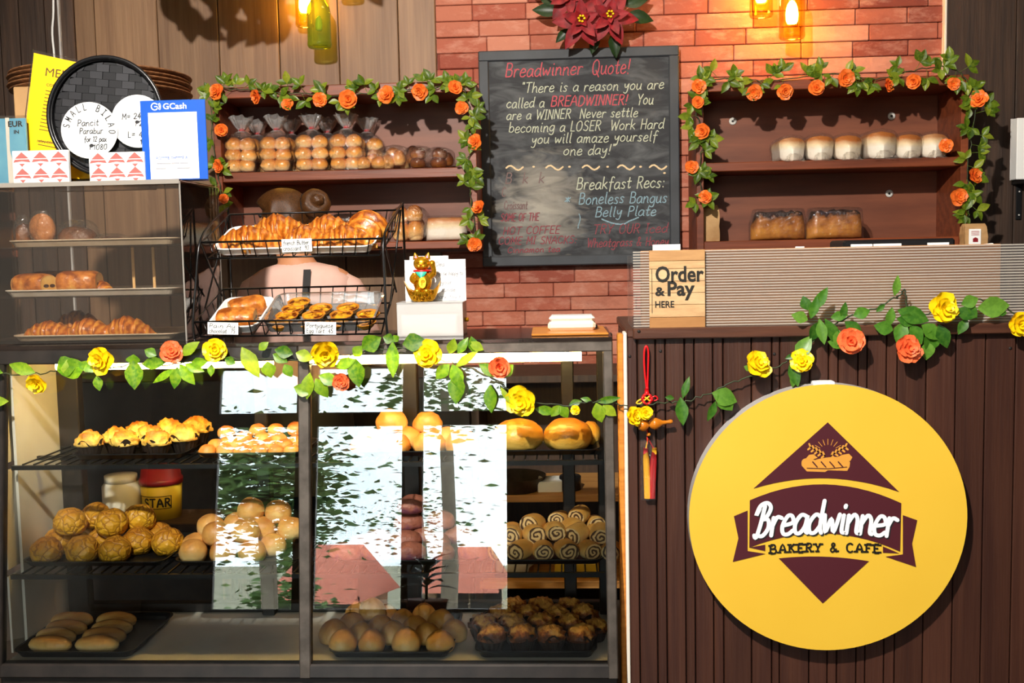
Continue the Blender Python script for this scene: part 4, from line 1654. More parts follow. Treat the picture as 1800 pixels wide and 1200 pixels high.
def garland(name, label, cat, vine, Y, roses, leafmat, sprays=0, leaves=(), ll=.05, seed=1, vr=.0022, org=None, wall=None):
    """vine: list of photo pixels (px,py[,Y])"""
    P = [at(q[0], q[1], q[2] if len(q) > 2 else Y) for q in vine]
    o = sum(P, Vector()) / len(P)
    t = thing(name, label, cat, o)
    V = smooth([q - o for q in P], 8)
    rr = random.Random(seed)
    V = [q + Vector((rr.uniform(-1, 1), rr.uniform(-1, 0), rr.uniform(-1, 1))) * .004 for q in V]
    MB().tube(V, vr, 6).build('vine', 'stem', t)
    mb = MB()
    if sprays:
        tot = len(V) - 1
        for i in range(sprays):
            c = V[int((i + rr.random()) / sprays * tot)]
            a0 = rr.uniform(0, 6.28)
            off = Vector((cos(a0), -.25, sin(a0)))
            tip = c + off * ll * rr.uniform(.3, .9)
            mb.tube([c, (c + tip) / 2 + Vector((0, -.006, 0)), tip], .001, 4)
            for k in range(3):
                a = a0 + (k - 1) * 1.15 + rr.uniform(-.25, .25)
                L = ll * rr.uniform(.75, 1.15)
                leafblade(mb, tip, (cos(a), -.25, sin(a)), L, L * .62, .35, rr.uniform(-.1, .4), Vector((rr.uniform(-.4, .4), -1, rr.uniform(-.1, .6))).normalized(), rr.random())
    for q in leaves:
        px, py, ang, Lp, wp = q[:5]
        y = q[5] if len(q) > 5 else Y - .01
        c = at(px, py, y) - o
        L, wd = Lp / F * y, wp / F * y
        a = radians(ang)
        leafblade(mb, c, (cos(a), -.12, sin(a)), L, wd, .22, rr.uniform(0, .25), Vector((rr.uniform(-.3, .3), -1, rr.uniform(0, .35))).normalized(), q[6] if len(q) > 6 else rr.random())
    mb.build('leaves', leafmat, t)
    for i, q in enumerate(roses):
        px, py, r, key = q[:4]
        y = (q[4] if len(q) > 4 else Y - .02)
        c = at(px, py, y) - o
        rot = q[5] if len(q) > 5 else (rr.uniform(-.5, .2), rr.uniform(0, 6.28), rr.uniform(-.4, .4))
        add_rose(t, key, i, c, r / F * y, rot)
    return t


GY = SF - .015
garland('rose_garland', 'orange rose garland framing the shelf of bagged rolls left of the chalkboard', 'garland',
        [(392, 352), (380, 290), (372, 230), (376, 160), (420, 158), (480, 163), (540, 165), (600, 170), (660, 163), (720, 158), (780, 152), (812, 152), (825, 190), (830, 240), (822, 300), (830, 360), (838, 440)], GY,
        [(381, 161, 15, 'o'), (452, 169, 13, 'o'), (505, 183, 11, 'o'), (563, 176, 13, 'o'), (612, 175, 17, 'o'), (680, 166, 16, 'o'), (738, 160, 15, 'o'), (800, 154, 13, 'o'), (812, 190, 12, 'o'), (835, 249, 14, 'o'), (389, 229, 12, 'o'), (384, 292, 12, 'o'), (393, 348, 9, 'o'), (842, 365, 13, 'o'), (835, 430, 13, 'o')],
        'leaf_shelf', 74, ll=.046, seed=3)
garland('rose_garland', 'orange rose garland framing the white loaf shelf right of the chalkboard', 'garland',
        [(1240, 362), (1228, 300), (1236, 240), (1222, 190), (1228, 145), (1290, 138), (1350, 142), (1420, 135), (1480, 130), (1540, 138), (1600, 125), (1655, 118), (1690, 130), (1712, 170), (1710, 230), (1700, 290), (1705, 350), (1702, 382)], GY,
        [(1227, 152, 13, 'o'), (1227, 180, 11, 'o'), (1325, 163, 14, 'o'), (1380, 160, 14, 'o'), (1435, 155, 14, 'o'), (1486, 138, 15, 'o'), (1561, 149, 12, 'o'), (1607, 143, 13, 'o'), (1676, 148, 11, 'o'), (1720, 176, 16, 'o'), (1236, 231, 14, 'o'), (1215, 293, 12, 'o'), (1241, 346, 12, 'o'), (1712, 309, 14, 'o'), (1686, 346, 15, 'o'), (1662, 256, 12, 'o')],
        'leaf_shelf', 84, ll=.048, seed=5)

CGY = 2.77
garland('flower_garland', 'yellow and coral rose garland strung across the top of the glass case', 'garland',
        [(0, 655), (50, 658), (110, 650), (170, 650), (235, 640), (300, 640), (370, 628), (440, 632), (500, 632), (570, 640, 2.775), (640, 618), (700, 612), (760, 628), (820, 645), (870, 668, 2.76), (920, 700, 2.76), (985, 712, 2.76), (1045, 706, 2.76), (1102, 712, 2.765)], CGY,
        [(178, 632, 26, 'y'), (66, 672, 20, 'y'), (302, 618, 21, 'c'), (378, 614, 22, 'y'), (573, 620, 26, 'y'), (600, 670, 16, 'c'), (752, 624, 26, 'y'), (878, 645, 20, 'c'), (918, 706, 29, 'y'), (1012, 720, 9, 'y')],
        'leaf_case', 0, (
            (5, 655, 165, 40, 20), (62, 655, 160, 50, 24), (15, 705, 180, 40, 20), (100, 650, 20, 40, 40), (150, 640, -160, 48, 40), (118, 632, -70, 34, 32), (135, 640, -10, 50, 22), (236, 632, -90, 54, 34), (236, 640, 90, 18, 30), (250, 640, 5, 46, 24), (170, 660, -80, 28, 18),
            (275, 625, 150, 24, 20), (320, 625, 40, 40, 22), (316, 640, -55, 45, 24), (312, 645, -100, 40, 22), (308, 648, -150, 50, 14), (325, 640, -20, 38, 18), (335, 640, 10, 34, 20), (372, 640, -95, 22, 14), (395, 630, -25, 22, 18),
            (425, 610, -60, 62, 30), (455, 615, 40, 22, 16), (470, 635, -80, 30, 28), (480, 622, -30, 30, 20), (515, 622, 165, 34, 24), (520, 620, -20, 32, 24), (500, 640, -60, 26, 20),
            (545, 655, -100, 48, 26), (555, 665, -60, 40, 26), (560, 660, -20, 40, 24), (548, 690, 160, 34, 26), (590, 645, 20, 40, 22), (625, 630, -85, 52, 34), (622, 626, 50, 24, 22), (636, 612, 28, 40, 34), (690, 600, -90, 64, 26), (692, 598, 160, 20, 20), (708, 605, 10, 42, 34), (700, 600, 130, 14, 16),
            (795, 640, -70, 46, 26), (790, 640, -135, 36, 24), (805, 655, -95, 56, 34), (800, 645, 35, 52, 16), (790, 622, 70, 30, 20), (805, 622, 60, 34, 18), (835, 620, 100, 30, 20), (850, 615, 150, 30, 18), (842, 640, -30, 44, 22), (880, 660, 40, 30, 24),
            (862, 676, -90, 50, 26), (880, 680, -60, 34, 10), (940, 718, -10, 40, 18), (985, 712, -130, 26, 18), (985, 712, -60, 26, 20), (1000, 712, 20, 24, 14), (1048, 706, 10, 44, 14), (1048, 708, -75, 36, 26), (1060, 712, -40, 30, 20), (1040, 704, 165, 20, 10)),
        seed=8, vr=.0016)
KG = KY - .028
garland('flower_garland', 'yellow and coral rose garland trailing over the brown counter and ribbed screen', 'garland',
        [(1118, 712), (1150, 708), (1200, 705), (1250, 690), (1305, 665), (1350, 650), (1400, 625), (1440, 590), (1480, 562), (1530, 545), (1575, 522), (1590, 512), (1600, 560), (1650, 545), (1700, 527), (1745, 530), (1800, 560)], KG,
        [(1114, 732, 18, 'y'), (1135, 726, 13, 'y'), (1332, 640, 25, 'y'), (1410, 636, 21, 'y'), (1496, 600, 24, 'c'), (1596, 612, 25, 'c'), (1658, 543, 27, 'y'), (1790, 570, 22, 'y')],
        'leaf_counter', 0, (
            (1200, 700, 75, 40, 14), (1196, 698, -85, 50, 24), (1185, 700, 170, 16, 10), (1252, 690, -20, 46, 34), (1262, 690, -50, 40, 34), (1258, 705, -110, 38, 16),
            (1400, 630, 60, 46, 28), (1390, 635, -75, 46, 22), (1395, 655, -95, 26, 14), (1380, 630, 20, 20, 10), (1320, 650, 150, 14, 12),
            (1425, 560, 75, 40, 18), (1420, 545, 110, 26, 20), (1430, 545, 60, 46, 20), (1440, 560, -80, 46, 20), (1440, 565, -110, 36, 26), (1450, 560, -60, 60, 22), (1460, 558, 10, 30, 18), (1480, 560, 80, 30, 14), (1485, 565, -40, 40, 24), (1475, 580, -100, 28, 20), (1500, 555, 20, 30, 22), (1420, 562, 160, 30, 22), (1455, 600, -20, 30, 16),
            (1572, 520, 78, 36, 16), (1568, 540, -100, 36, 18), (1578, 545, -20, 56, 32), (1570, 580, 165, 34, 26), (1590, 565, -110, 40, 26), (1600, 570, -60, 40, 26), (1620, 570, -40, 40, 30), (1640, 580, -100, 40, 34), (1650, 570, -70, 44, 26), (1610, 565, 170, 34, 24), (1630, 600, -90, 32, 26),
            (1690, 535, 20, 30, 24), (1680, 545, -20, 36, 26), (1700, 560, -120, 30, 18), (1718, 542, 5, 54, 38), (1700, 530, -60, 34, 16), (1770, 550, 170, 20, 14), (1540, 548, 40, 20, 10)),
        seed=11, vr=.002)

# ---------------------------------------------------------------- lucky charm hanging on the counter
LY = KY - .012
LY -= .004
o = at(1136, 610, LY)
ch = thing('lucky_charm', 'red cord charm with orange gourd and red and yellow tassels hanging on the counter', 'ornament', o)
L = lambda px, py, dy=0: at(px, py, LY + dy) - o
mb = MB().tube(smooth([L(1137, 686), L(1133, 650), L(1132.5, 618), L(1136, 608), L(1139.5, 618), L(1139, 650), L(1138, 686)], 4), .0028, 7)
mb.build('cord_loop', 'red_gloss', ch)
mb = MB()
mb.tube([L(1137, 682), L(1137, 692)], .006, 10)
for a in range(4):
    c = L(1137, 700)
    pts = [c + Vector((cos(a * .8 + t) * .013 * (1 if a % 2 else .7), -.008 + .006 * sin(3 * t + a), sin(t + a * .8) * .013)) for t in [i * 2 * pi / 14 for i in range(14)]]
    mb.tube(pts, .0028, 6, True)
mb.tube(smooth([L(1143, 700), L(1152, 696), L(1156, 701), L(1150, 704), L(1143, 702)], 4), .002, 6)
mb.tube([L(1137, 708), L(1138, 780)], .0018, 6)
mb.build('red_knot', 'red_gloss', ch)
mb = MB()
mb.tube(smooth([L(1131, 700), L(1122, 704), L(1119, 709), L(1126, 709), L(1132, 704)], 4), .0022, 6)
mb.tube(smooth([L(1131, 696, -.012), L(1137, 700, -.014), L(1143, 706, -.012), L(1140, 709, -.01)], 4), .0022, 6)
mb.tube(smooth([L(1143, 695, -.012), L(1137, 700, -.014), L(1131, 706, -.012), L(1136, 710, -.01)], 4), .0022, 6)
mb.tube([L(1137, 710), L(1137, 728)], .0018, 6)
mb.build('yellow_knot', 'cord_yellow', ch)
mb = MB()
u = F / LY
prof = [(.3, -19), (7, -17), (11, -11), (11, -6), (8, -1), (4.4, 1.5), (8, 5), (11, 10), (11, 14), (8, 20), (4, 26), (3, 34), (4, 40), (3, 43), (.5, 44)]
mb.lathe([(r / u, z / u) for r, z in prof], 20)
c = L(1139, 746, -.016)
mb.xf(0, T(c.x, c.y, c.z) @ Matrix.Rotation(radians(83), 4, 'Y'))
mb.build('gourd', 'gourd', ch, 'polished orange gourd bead')
mb = MB()
mb.blob(.006, .006, .006, 1, 0)
c = L(1140, 766, -.006)
mb.xf(0, T(c.x, c.y, c.z)).build('bead', 'gourd', ch)
for nm, mt, capm, x0, x1 in (('tassel', 'tassel_yellow', 'tassel_red', 1131, 1139), ('tassel', 'tassel_red', 'tassel_yellow', 1146, 1145)):
    a, b = L(x0 + 4, 790), L(x1, 875)
    tb = MB()
    rr = .0085
    tb.tube([L(1139, 770), L((x0 + 1139) / 2 + 2, 780), a], .0018, 6)
    tb.tube([a, a + (b - a) * .2, b], [.006, rr, rr * 1.15], 14)
    tz = tb.build(nm, mt, ch)
    MB().tube([a + Vector((0, 0, .004)), a - Vector((0, 0, .012))], .0068, 12).build('tassel_band', capm, tz)
a = L(1139, 820)
mb = MB()
mb.grid(lambda u_, v_: (a.x + (.021 + .002 * noise.noise(Vector((u_ * 9, v_ * 9, 0)))) * cos(2 * pi * v_), a.y + .013 * sin(2 * pi * v_), L(1139, 772).z * (1 - u_) + L(1139, 877).z * u_), 12, 16, cv=True)
mb.build('clear_sleeve', 'film_soft', ch, 'clear wrapper over the tassels')

# sprays of artificial leaves hanging from the ceiling just above the picture; their shadow falls on the boards
hf = thing('hanging_foliage', 'dark artificial leaf spray hanging from the ceiling above the left boards', 'artificial plant', (-1.36, 4.0, 2.62))
mb = MB()
rr = random.Random(12)
for i in range(64):
    c = Vector((rr.gauss(.0, .16), rr.gauss(0, .05), abs(rr.gauss(.06, .06)) - .02))
    a = rr.uniform(0, 6.28)
    leafblade(mb, c, (cos(a), rr.uniform(-.3, .3), sin(a) - .2), rr.uniform(.09, .14), rr.uniform(.05, .08))
mb.build('leaves', 'leaf_dark', hf)
MB().tube([(0, 0, .02), (0, 0, CEILZ - 2.62)], .006).build('stem', 'stem', hf)
# ---------------------------------------------------------------- trays
ORD = ['first', 'second', 'third', 'fourth', 'fifth', 'sixth', 'seventh', 'eighth']


def tray_mesh(mb, w, d, h, flare=.012, r=.03, th=.0015, lip=.004):
    """shallow rounded tray, open at the top, base at z=0, front-centre origin"""
    def outline(e):
        o = []
        for cx, cy, a0 in ((w / 2 - r, -d + r, -90), (w / 2 - r, -r, 0), (-w / 2 + r, -r, 90), (-w / 2 + r, -d + r, 180)):
            for k in range(6):
                a = radians(a0 + 90 * k / 5)
                o.append((cx + (r + e) * cos(a), cy + (r + e) * sin(a) + d))
        return o
    prof = [(-flare, 0), (0, h), (lip, h + .001), (lip, h - .002), (.001, h - .003), (-flare + .001, -.0)]
    prof = [(-flare - .003, th), (-.002, h), (lip, h + .001), (lip, h - .002), (0, h - .003), (-flare, 0)]
    n = 24
    b = len(mb.v)
    for e, z in prof:
        mb.v += [Vector((x, y, z)) for x, y in outline(e)]
    for i in range(len(prof) - 1):
        for j in range(n):
            j2 = (j + 1) % n
            mb.face([b + i * n + j, b + i * n + j2, b + (i + 1) * n + j2, b + (i + 1) * n + j])
    mb.face([b + j for j in range(n)])
    mb.face([b + 5 * n + j for j in range(n)][::-1])
    return mb


def tray(px0, px1, Y0, Y1, z, label, mat='tray_black', h=.016, name='baking_tray', py=800, cat='tray', rot=0, **kw):
    a, b = at(px0, py, Y0), at(px1, py, Y0)
    o = tray_mesh(MB(), b.x - a.x, Y1 - Y0, h, **kw).build(name, mat, None, None, ((a.x + b.x) / 2, Y0, z + .0004), (0, 0, rot))
    return tag(o, label, cat)


tray(122, 320, 2.835, 3.06, zU, 'black baking tray of dark-cupped muffins on the upper shelf', py=790)
tray(342, 529, 2.835, 3.06, zU, 'black baking tray of small buns on the upper shelf beside the muffins', py=790)
tray(600, 838, 2.835, 3.06, zU, 'black baking tray of crusty buns on the upper shelf of the right half', py=790)
tray(858, 1052, 2.835, 3.05, zU, 'black baking tray under the two big golden loaves', py=790)
tray(36, 285, 2.80, 3.05, zM, 'black baking tray of crackled golden buns on the middle shelf', py=980)
tray(305, 520, 2.80, 3.05, zM, 'black baking tray of pale round buns on the middle shelf', py=980)
tray(592, 838, 2.80, 3.05, zM, 'black baking tray of purple rolls on the middle shelf', py=980)
tray(878, 1060, 2.80, 3.05, zM, 'black baking tray of swirl rolls on the middle shelf', py=980)
tray(22, 232, 2.735, 3.055, zfl, 'large black tray of long rolls on the case floor', py=1165, h=.02)
tray(578, 792, 2.735, 3.06, zfl, 'black tray of pale pointed buns on the case floor', py=1165, h=.02)
tray(836, 1048, 2.735, 3.06, zfl, 'black tray of dark-cupped muffins on the case floor', py=1165, h=.022)

# ---------------------------------------------------------------- bakery goods
FIRST = {}


def place(make, items, desc, where, grp, z0, hgt, key, rnd=.15, turn=pi, sc=1.0, rad=None, yb=None):
    """items: rows of (row name, Y, layer, [(px,py) ...]); builds the first and copies it with its parts.
    rad = half-width of one piece: pieces of a heap are pushed apart until they only touch"""
    rr = random.Random(key)
    L = []
    for rname, Y, layer, pts in items:
        pts = sorted(pts)
        for i, q in enumerate(pts):
            y = q[2] if len(q) > 2 and q[2] else Y
            p = at(q[0], q[1], y)
            s = sc * rr.uniform(1 - rnd * .5, 1 + rnd * .5) * (q[3] if len(q) > 3 else 1)
            z = z0 + .0025 if layer == 0 else max(z0 + .0025, p.z - hgt * .5)
            lab = '%s, %s from the left, %s, %s' % (desc, ORD[i], rname, where) if len(pts) > 1 else '%s, alone %s, %s' % (desc, rname, where)
            rot = (rr.uniform(-.12, .12) * (layer > 0), rr.uniform(-.12, .12) * (layer > 0), rr.uniform(-turn, turn))
            L.append([Vector((p.x, y, z)), s, lab, rot, layer])
    if rad:
        R3 = rad if isinstance(rad, tuple) else (rad, rad, hgt / 2)
        y0, y1 = yb or (min(q[0].y for q in L) - .004, max(q[0].y for q in L) + .018)
        for it in range(60):
            for a in range(len(L)):
                for b in range(a):
                    A, B = L[a], L[b]
                    m = (A[1] + B[1]) / 2
                    d = A[0] - B[0]
                    e = Vector((d.x / R3[0], d.y / R3[1], d.z / R3[2])) / m
                    if e.length < 1.98:
                        n_ = e.normalized() if e.length > 1e-4 else Vector((0, 1, 0))
                        k = (1.98 - e.length) * .5 * m * .6
                        w = Vector((n_.x * R3[0] * .7, n_.y * R3[1], n_.z * R3[2])) * k
                        A[0] += w
                        B[0] -= w
            for A in L:
                A[0].y = min(max(A[0].y, y0), y1)
                A[0].z = z0 + .0025 if A[4] == 0 else max(A[0].z - .0004, z0 + .0025)
    for p, s, lab, rot, layer in L:
        if p.z < z0 + .012:
            rot = (0, 0, rot[2])
        v = rr.randrange(3)
        k = (key, v)
        if k not in FIRST:
            FIRST[k] = make(v)
            KIDS.clear()
            o = FIRST[k]
            o.location, o.rotation_euler, o.scale = p, rot, (s, s, s)
            o['label'] = lab
            o['group'] = grp
        else:
            dup(FIRST[k], p, rot, lab, s, grp)


def mk_blob(name, cat, mat, rx, ry, rz, **kw):
    def f(v):
        o = MB().blob(rx, ry, rz, v * 3 + len(name), **kw).build(name, mat)
        return tag(o, '', cat)
    return f


def cup_muffin(topmat, r=.041, h=.054, peak=.034):
    def f(v):
        t = thing('cup_muffin', '', 'muffin')
        mb = MB()
        n = 32
        rr = random.Random(v)
        ph = rr.uniform(0, 6)

        def g(u, w):
            a = 2 * pi * w
            zig = .5 + .5 * sin(a * 4 + ph)
            rad = r * (.62 + .34 * u + .05 * zig * u) + .0012 * (1 if int(w * n) % 2 else -1)
            return (rad * cos(a), rad * sin(a), u * (h * .62 + .024 * zig + .006 * noise.noise(Vector((a, v, 0)))))
        mb.grid(g, 6, n, cv=True, sm=False)
        mb.poly([(r * .62 * cos(2 * pi * k / 16), r * .62 * sin(2 * pi * k / 16), .0005) for k in range(16)])
        mb.build('paper_cup', 'cup_dark', t)
        m = MB().blob(r * .98, r * .96, peak, v + 9, amp=.3, freq=3.2, flat=.2, n=28, m=16)
        m.xf(0, T(0, 0, h * .60)).build('muffin_top', topmat, t)
        return t
    return f


# upper shelf
place(cup_muffin('muffin_top'), [
    ('front row', 2.875, 0, [(158, 775), (219, 777), (283, 775)]),
    ('second row', 2.945, 1, [(206, 757), (265, 753), (322, 764)]),
    ('back row', 3.0, 1, [(240, 748), (296, 744), (338, 750)])],
    'golden muffin in a dark paper cup', 'upper shelf tray', 'muffins on the upper shelf', zU, .075, 'mf', rad=.0405, yb=(2.875, 3.012))
place(mk_blob('small_bun', 'bun', 'bun_gold', .024, .024, .021), [
    ('front row', 2.865, 0, [(364, 778), (395, 779), (425, 779), (455, 779), (485, 778), (512, 778)]),
    ('second row', 2.915, 1, [(380, 766), (411, 765), (441, 764), (470, 765), (500, 766)]),
    ('third row', 2.96, 1, [(398, 757), (428, 751), (460, 752), (490, 753), (517, 756)]),
    ('top row', 2.98, 1, [(397, 748, 0, 1.15), (453, 742, 0, .95), (485, 741, 0, 1.05), (519, 742, 0, 1.1)])],
    'small golden bun', 'tray beside the muffins', 'small buns on the upper shelf', zU, .036, 'sb', rad=.0235)
place(mk_blob('crusty_bun', 'bun', 'bun_gold', .043, .042, .038, amp=.14), [
    ('front row', 2.88, 0, [(640, 772), (700, 772), (760, 772), (806, 772)]),
    ('second row', 2.95, 1, [(652, 752), (722, 752), (782, 752)]),
    ('top row', 2.97, 1, [(688, 730), (738, 741)])],
    'large crusty bun', 'upper tray behind the glare', 'crusty buns on the upper shelf', zU, .062, 'cb', rad=.042)
tg = at(1048, 765, 2.97)
for i, (px, py, sx, lab) in enumerate(((911, 757, .072, 'big golden loaf with slashed pale side on the upper right tray'), (998, 754, .07, 'big smooth golden loaf on the upper right tray beside the slashed one'))):
    mb = MB().blob(sx, .06, .05, 4 + i, amp=.07, n=28, m=16, flat=.75)
    if i == 0:
        for v in mb.v:
            v.y += .003 * sin(v.x * 260) * (1 if v.y < 0 else 0)
    tag(mb.build('golden_loaf', 'loaf_gold', None, None, (at(px, py, 2.90).x, 2.91, zU + .003)), lab, 'loaf', 'golden loaves on the upper shelf')
tag(MB().blob(.03, .05, .04, 6).build('golden_loaf', 'loaf_gold', None, None, (at(1038, 765, 3.0).x, 3.0, zU + .003)), 'golden loaf half hidden at the far end behind the two big ones', 'loaf', 'golden loaves on the upper shelf')

# middle shelf
place(mk_blob('crackled_bun', 'bun', 'bun_crackle', .047, .047, .043, amp=.1, flat=.7), [
    ('front row', 2.855, 0, [(83, 952), (146, 952), (208, 952)]),
    ('second row', 2.93, 0, [(112, 948), (178, 945), (243, 945), (290, 942)]),
    ('third row', 2.995, 0, [(268, 935, 0, .9), (150, 935)]),
    ('top row', 2.93, 1, [(122, 911), (197, 908), (243, 904, 2.98)]),
    ('far top row', 3.0, 1, [(162, 908)])],
    'crackled golden bun', 'middle shelf tray', 'crackled buns on the middle shelf', zM, .072, 'kb', rad=.046, rnd=.1)
place(mk_blob('pale_bun', 'bun', 'bun_pale', .040, .040, .037, amp=.08, flat=.7), [
    ('front row', 2.85, 0, [(340, 960), (391, 960), (446, 960)]),
    ('second row', 2.91, 0, [(352, 950), (472, 950), (425, 945), (395, 945)]),
    ('third row', 2.97, 0, [(487, 943), (445, 940)]),
    ('upper front row', 2.89, 1, [(382, 932), (434, 930)]),
    ('upper back row', 2.95, 1, [(385, 912), (467, 915), (492, 924)]),
    ('top row', 2.96, 1, [(416, 910), (440, 890), (478, 900)])],
    'pale round bun', 'middle shelf tray', 'pale buns on the middle shelf', zM, .06, 'pb', rad=.0395, rnd=.1)
place(mk_blob('purple_roll', 'roll', 'ube_roll', .046, .032, .03, amp=.12), [
    ('front row', 2.86, 0, [(625, 958), (676, 960), (722, 962), (766, 963), (806, 962)]),
    ('second row', 2.92, 1, [(640, 938), (716, 934), (772, 935)]),
    ('third row', 2.97, 1, [(664, 930), (740, 925), (800, 920)]),
    ('top row', 2.98, 1, [(726, 900), (772, 904), (724, 872)])],
    'purple-brown roll', 'middle tray behind glare', 'purple rolls on the middle shelf', zM, .05, 'ur', rad=(.045, .032, .025), turn=1.2)


def swirl_roll(v):
    t = thing('swirl_roll', '', 'roll')
    rr = random.Random(v)
    r, l = .027, .055
    mb = MB()
    mb.grid(lambda u, w: ((r * 1.15 + .002 * noise.noise(Vector((w * 6, u, v)))) * cos(2 * pi * w) * (1 - .12 * (2 * u - 1) ** 4), (u - .5) * l, r + r * sin(2 * pi * w) * (1 - .12 * (2 * u - 1) ** 4)), 6, 20, cv=True)
    mb.build('dough', 'swirl_dough', t)
    for s in (-1, 1):
        m = MB()
        m.poly([(r * 1.0 * cos(2 * pi * k / 20), 0, r * .87 * sin(2 * pi * k / 20)) for k in range(20)])
        m.build('cut_face', 'swirl_face', t, 'dark spiral filling on the cut face', (0, s * l / 2, r))
    return t


place(swirl_roll, [
    ('front row', 2.85, 0, [(898, 957), (928, 960), (962, 957), (992, 957), (1022, 955), (1048, 955)]),
    ('second row', 2.88, 1, [(914, 932), (946, 930), (978, 928), (1008, 930), (1036, 932)]),
    ('third row', 2.95, 1, [(905, 918), (938, 912), (972, 914), (1010, 915), (1036, 918)]),
    ('top row', 2.99, 1, [(990, 900), (1018, 898), (1040, 905)])],
    'poppy swirl roll', 'middle shelf tray', 'swirl rolls on the middle shelf', zM, .054, 'sw', rad=(.032, .031, .027), turn=.55)

# case floor
def long_roll(v):
    mb = MB().blob(.062, .027, .026, v + 2, amp=.06, n=24, m=14, flat=.6)
    for p in mb.v:
        p.x *= 1 + .1 * (1 - (p.x / .062) ** 2)
    return tag(mb.build('long_roll', 'roll_tan'), '', 'roll')


place(long_roll, [
    ('front row', 2.785, 0, [(90, 1155), (172, 1155)]),
    ('second row', 2.85, 0, [(100, 1140), (185, 1140)]),
    ('third row', 2.915, 0, [(118, 1122), (198, 1126)]),
    ('fourth row', 2.98, 0, [(128, 1112), (206, 1116)])],
    'long soft roll', 'big floor tray', 'long rolls on the case floor', zfl + .002, .04, 'lr', rad=(.066, .027, .02), turn=.1, rnd=.06)


def point_bun(v):
    mb = MB().blob(.042, .038, .040, v + 5, amp=.06, flat=.45, n=24, m=14)
    for p in mb.v:
        k = max(0, p.z - .02) / .04
        p.x *= 1 - .12 * k
        p.y *= 1 - .12 * k
    return tag(mb.build('pointed_bun', 'pale_point'), '', 'bun')


place(point_bun, [
    ('front row', 2.79, 0, [(603, 1146), (655, 1146), (712, 1146), (765, 1145)]),
    ('second row', 2.86, 0, [(592, 1128), (640, 1126), (690, 1124), (740, 1124), (785, 1122)]),
    ('third row', 2.93, 0, [(622, 1110), (672, 1108), (722, 1106), (772, 1106)]),
    ('back row', 2.985, 0, [(640, 1095), (690, 1093), (738, 1092)]),
    ('top row', 2.94, 1, [(668, 1090), (716, 1096)])],
    'pale pointed bun', 'floor tray', 'pointed buns on the case floor', zfl + .002, .055, 'pp', rad=.039)
place(cup_muffin('muffin_dark', .041, .054, .031), [
    ('front row', 2.785, 0, [(866, 1137), (917, 1137), (970, 1137), (1022, 1135)]),
    ('second row', 2.865, 0, [(858, 1113), (903, 1108), (953, 1108), (1003, 1106), (1034, 1111, 0, .85)]),
    ('third row', 2.945, 0, [(886, 1087), (934, 1085), (980, 1083), (1022, 1087)]),
    ('back row', 3.02, 0, [(905, 1070), (950, 1068), (994, 1068)])],
    'dark cinnamon muffin in a black cup', 'floor tray', 'dark muffins on the case floor', zfl + .002, .075, 'dm', yb=(2.785, 3.008), rad=.0405, rnd=.06)


# ---------------------------------------------------------------- bagged goods on the wall shelves
def bag_film(mb, w, d, h, neck, top, seed, n=40, u0=0.0):
    """clear bag: rounded body, gathered neck, ruffled open top"""
    def f(u, v):
        a = 2 * pi * v
        u = u0 + (1 - u0) * u
        z = u * top
        if z < h:
            k = 1 - .1 * (1 - z / h)
            k *= 1 if z < h * .8 else 1 - .25 * ((z - h * .8) / (h * .2)) ** 2
        elif z < neck:
            t_ = (z - h) / (neck - h)
            k = .75 * (1 - t_) + .1 * t_
        else:
            t_ = (z - neck) / (top - neck)
            k = .1 + .48 * t_ ** .7
        e = 3.2
        cx = abs(cos(a)) ** (2 / e) * (1 if cos(a) > 0 else -1)
        cy = abs(sin(a)) ** (2 / e) * (1 if sin(a) > 0 else -1)
        ruf = (z > h) * .22 * sin(a * 7 + seed) + .05 * noise.noise(Vector((a * 3, z * 40, seed)))
        k *= 1 + ruf
        return (w * k * cx, d * k * cy, z + (.02 * noise.noise(Vector((cos(a) * 2, sin(a) * 2, seed))) if u > .97 else 0))
    mb.grid(f, 22, n, cv=True)
    return mb


def roll_bag(v):
    t = thing('bagged_rolls', '', 'bag of rolls')
    rr = random.Random(v)
    for k in range(3):
        for s in (-1, 1):
            for dd in (-1, 1):
                if dd == 1 and k == 0:
                    continue
                m = MB().blob(.0365, .034, .032, v * 7 + k * 2 + s, amp=.1, n=16, m=10, flat=.75)
                m.build('roll', 'roll_gold', t, None, (s * .033 + rr.uniform(-.006, .006), dd * .027, .003 + k * .044 + (rr.uniform(-.004, .005) if k else 0)), (0, 0, rr.uniform(-.4, .4)))
    bag_film(MB(), .0735, .066, .152, .178, .232, v).build('clear_bag', 'film', t)
    bag_film(MB(), .0735, .066, .152, .178, .236, v + 4, 48, .72).build('gathered_top', 'film_neck', t, 'crinkled gathered top of the bag')
    MB().tube([(.011 * cos(i * .7), .010 * sin(i * .7), .176 + .0006 * i) for i in range(19)], .0025, 6).build('red_tie', 'red_gloss', t, 'red tie')
    return t


zl = LZ1 + .001
RBG = 'bagged rolls on the upper shelf'
place(roll_bag, [
    ('front row', 4.45, 0, [(426, 262), (487, 262), (549, 262), (610, 260)]),
    ('back row', 4.586, 0, [(452, 240), (512, 240), (575, 240), (645, 240)])],
    'tied clear bag of golden rolls', 'left wall shelf', RBG, zl - .0025, .15, 'rb', turn=.06, rnd=.0)


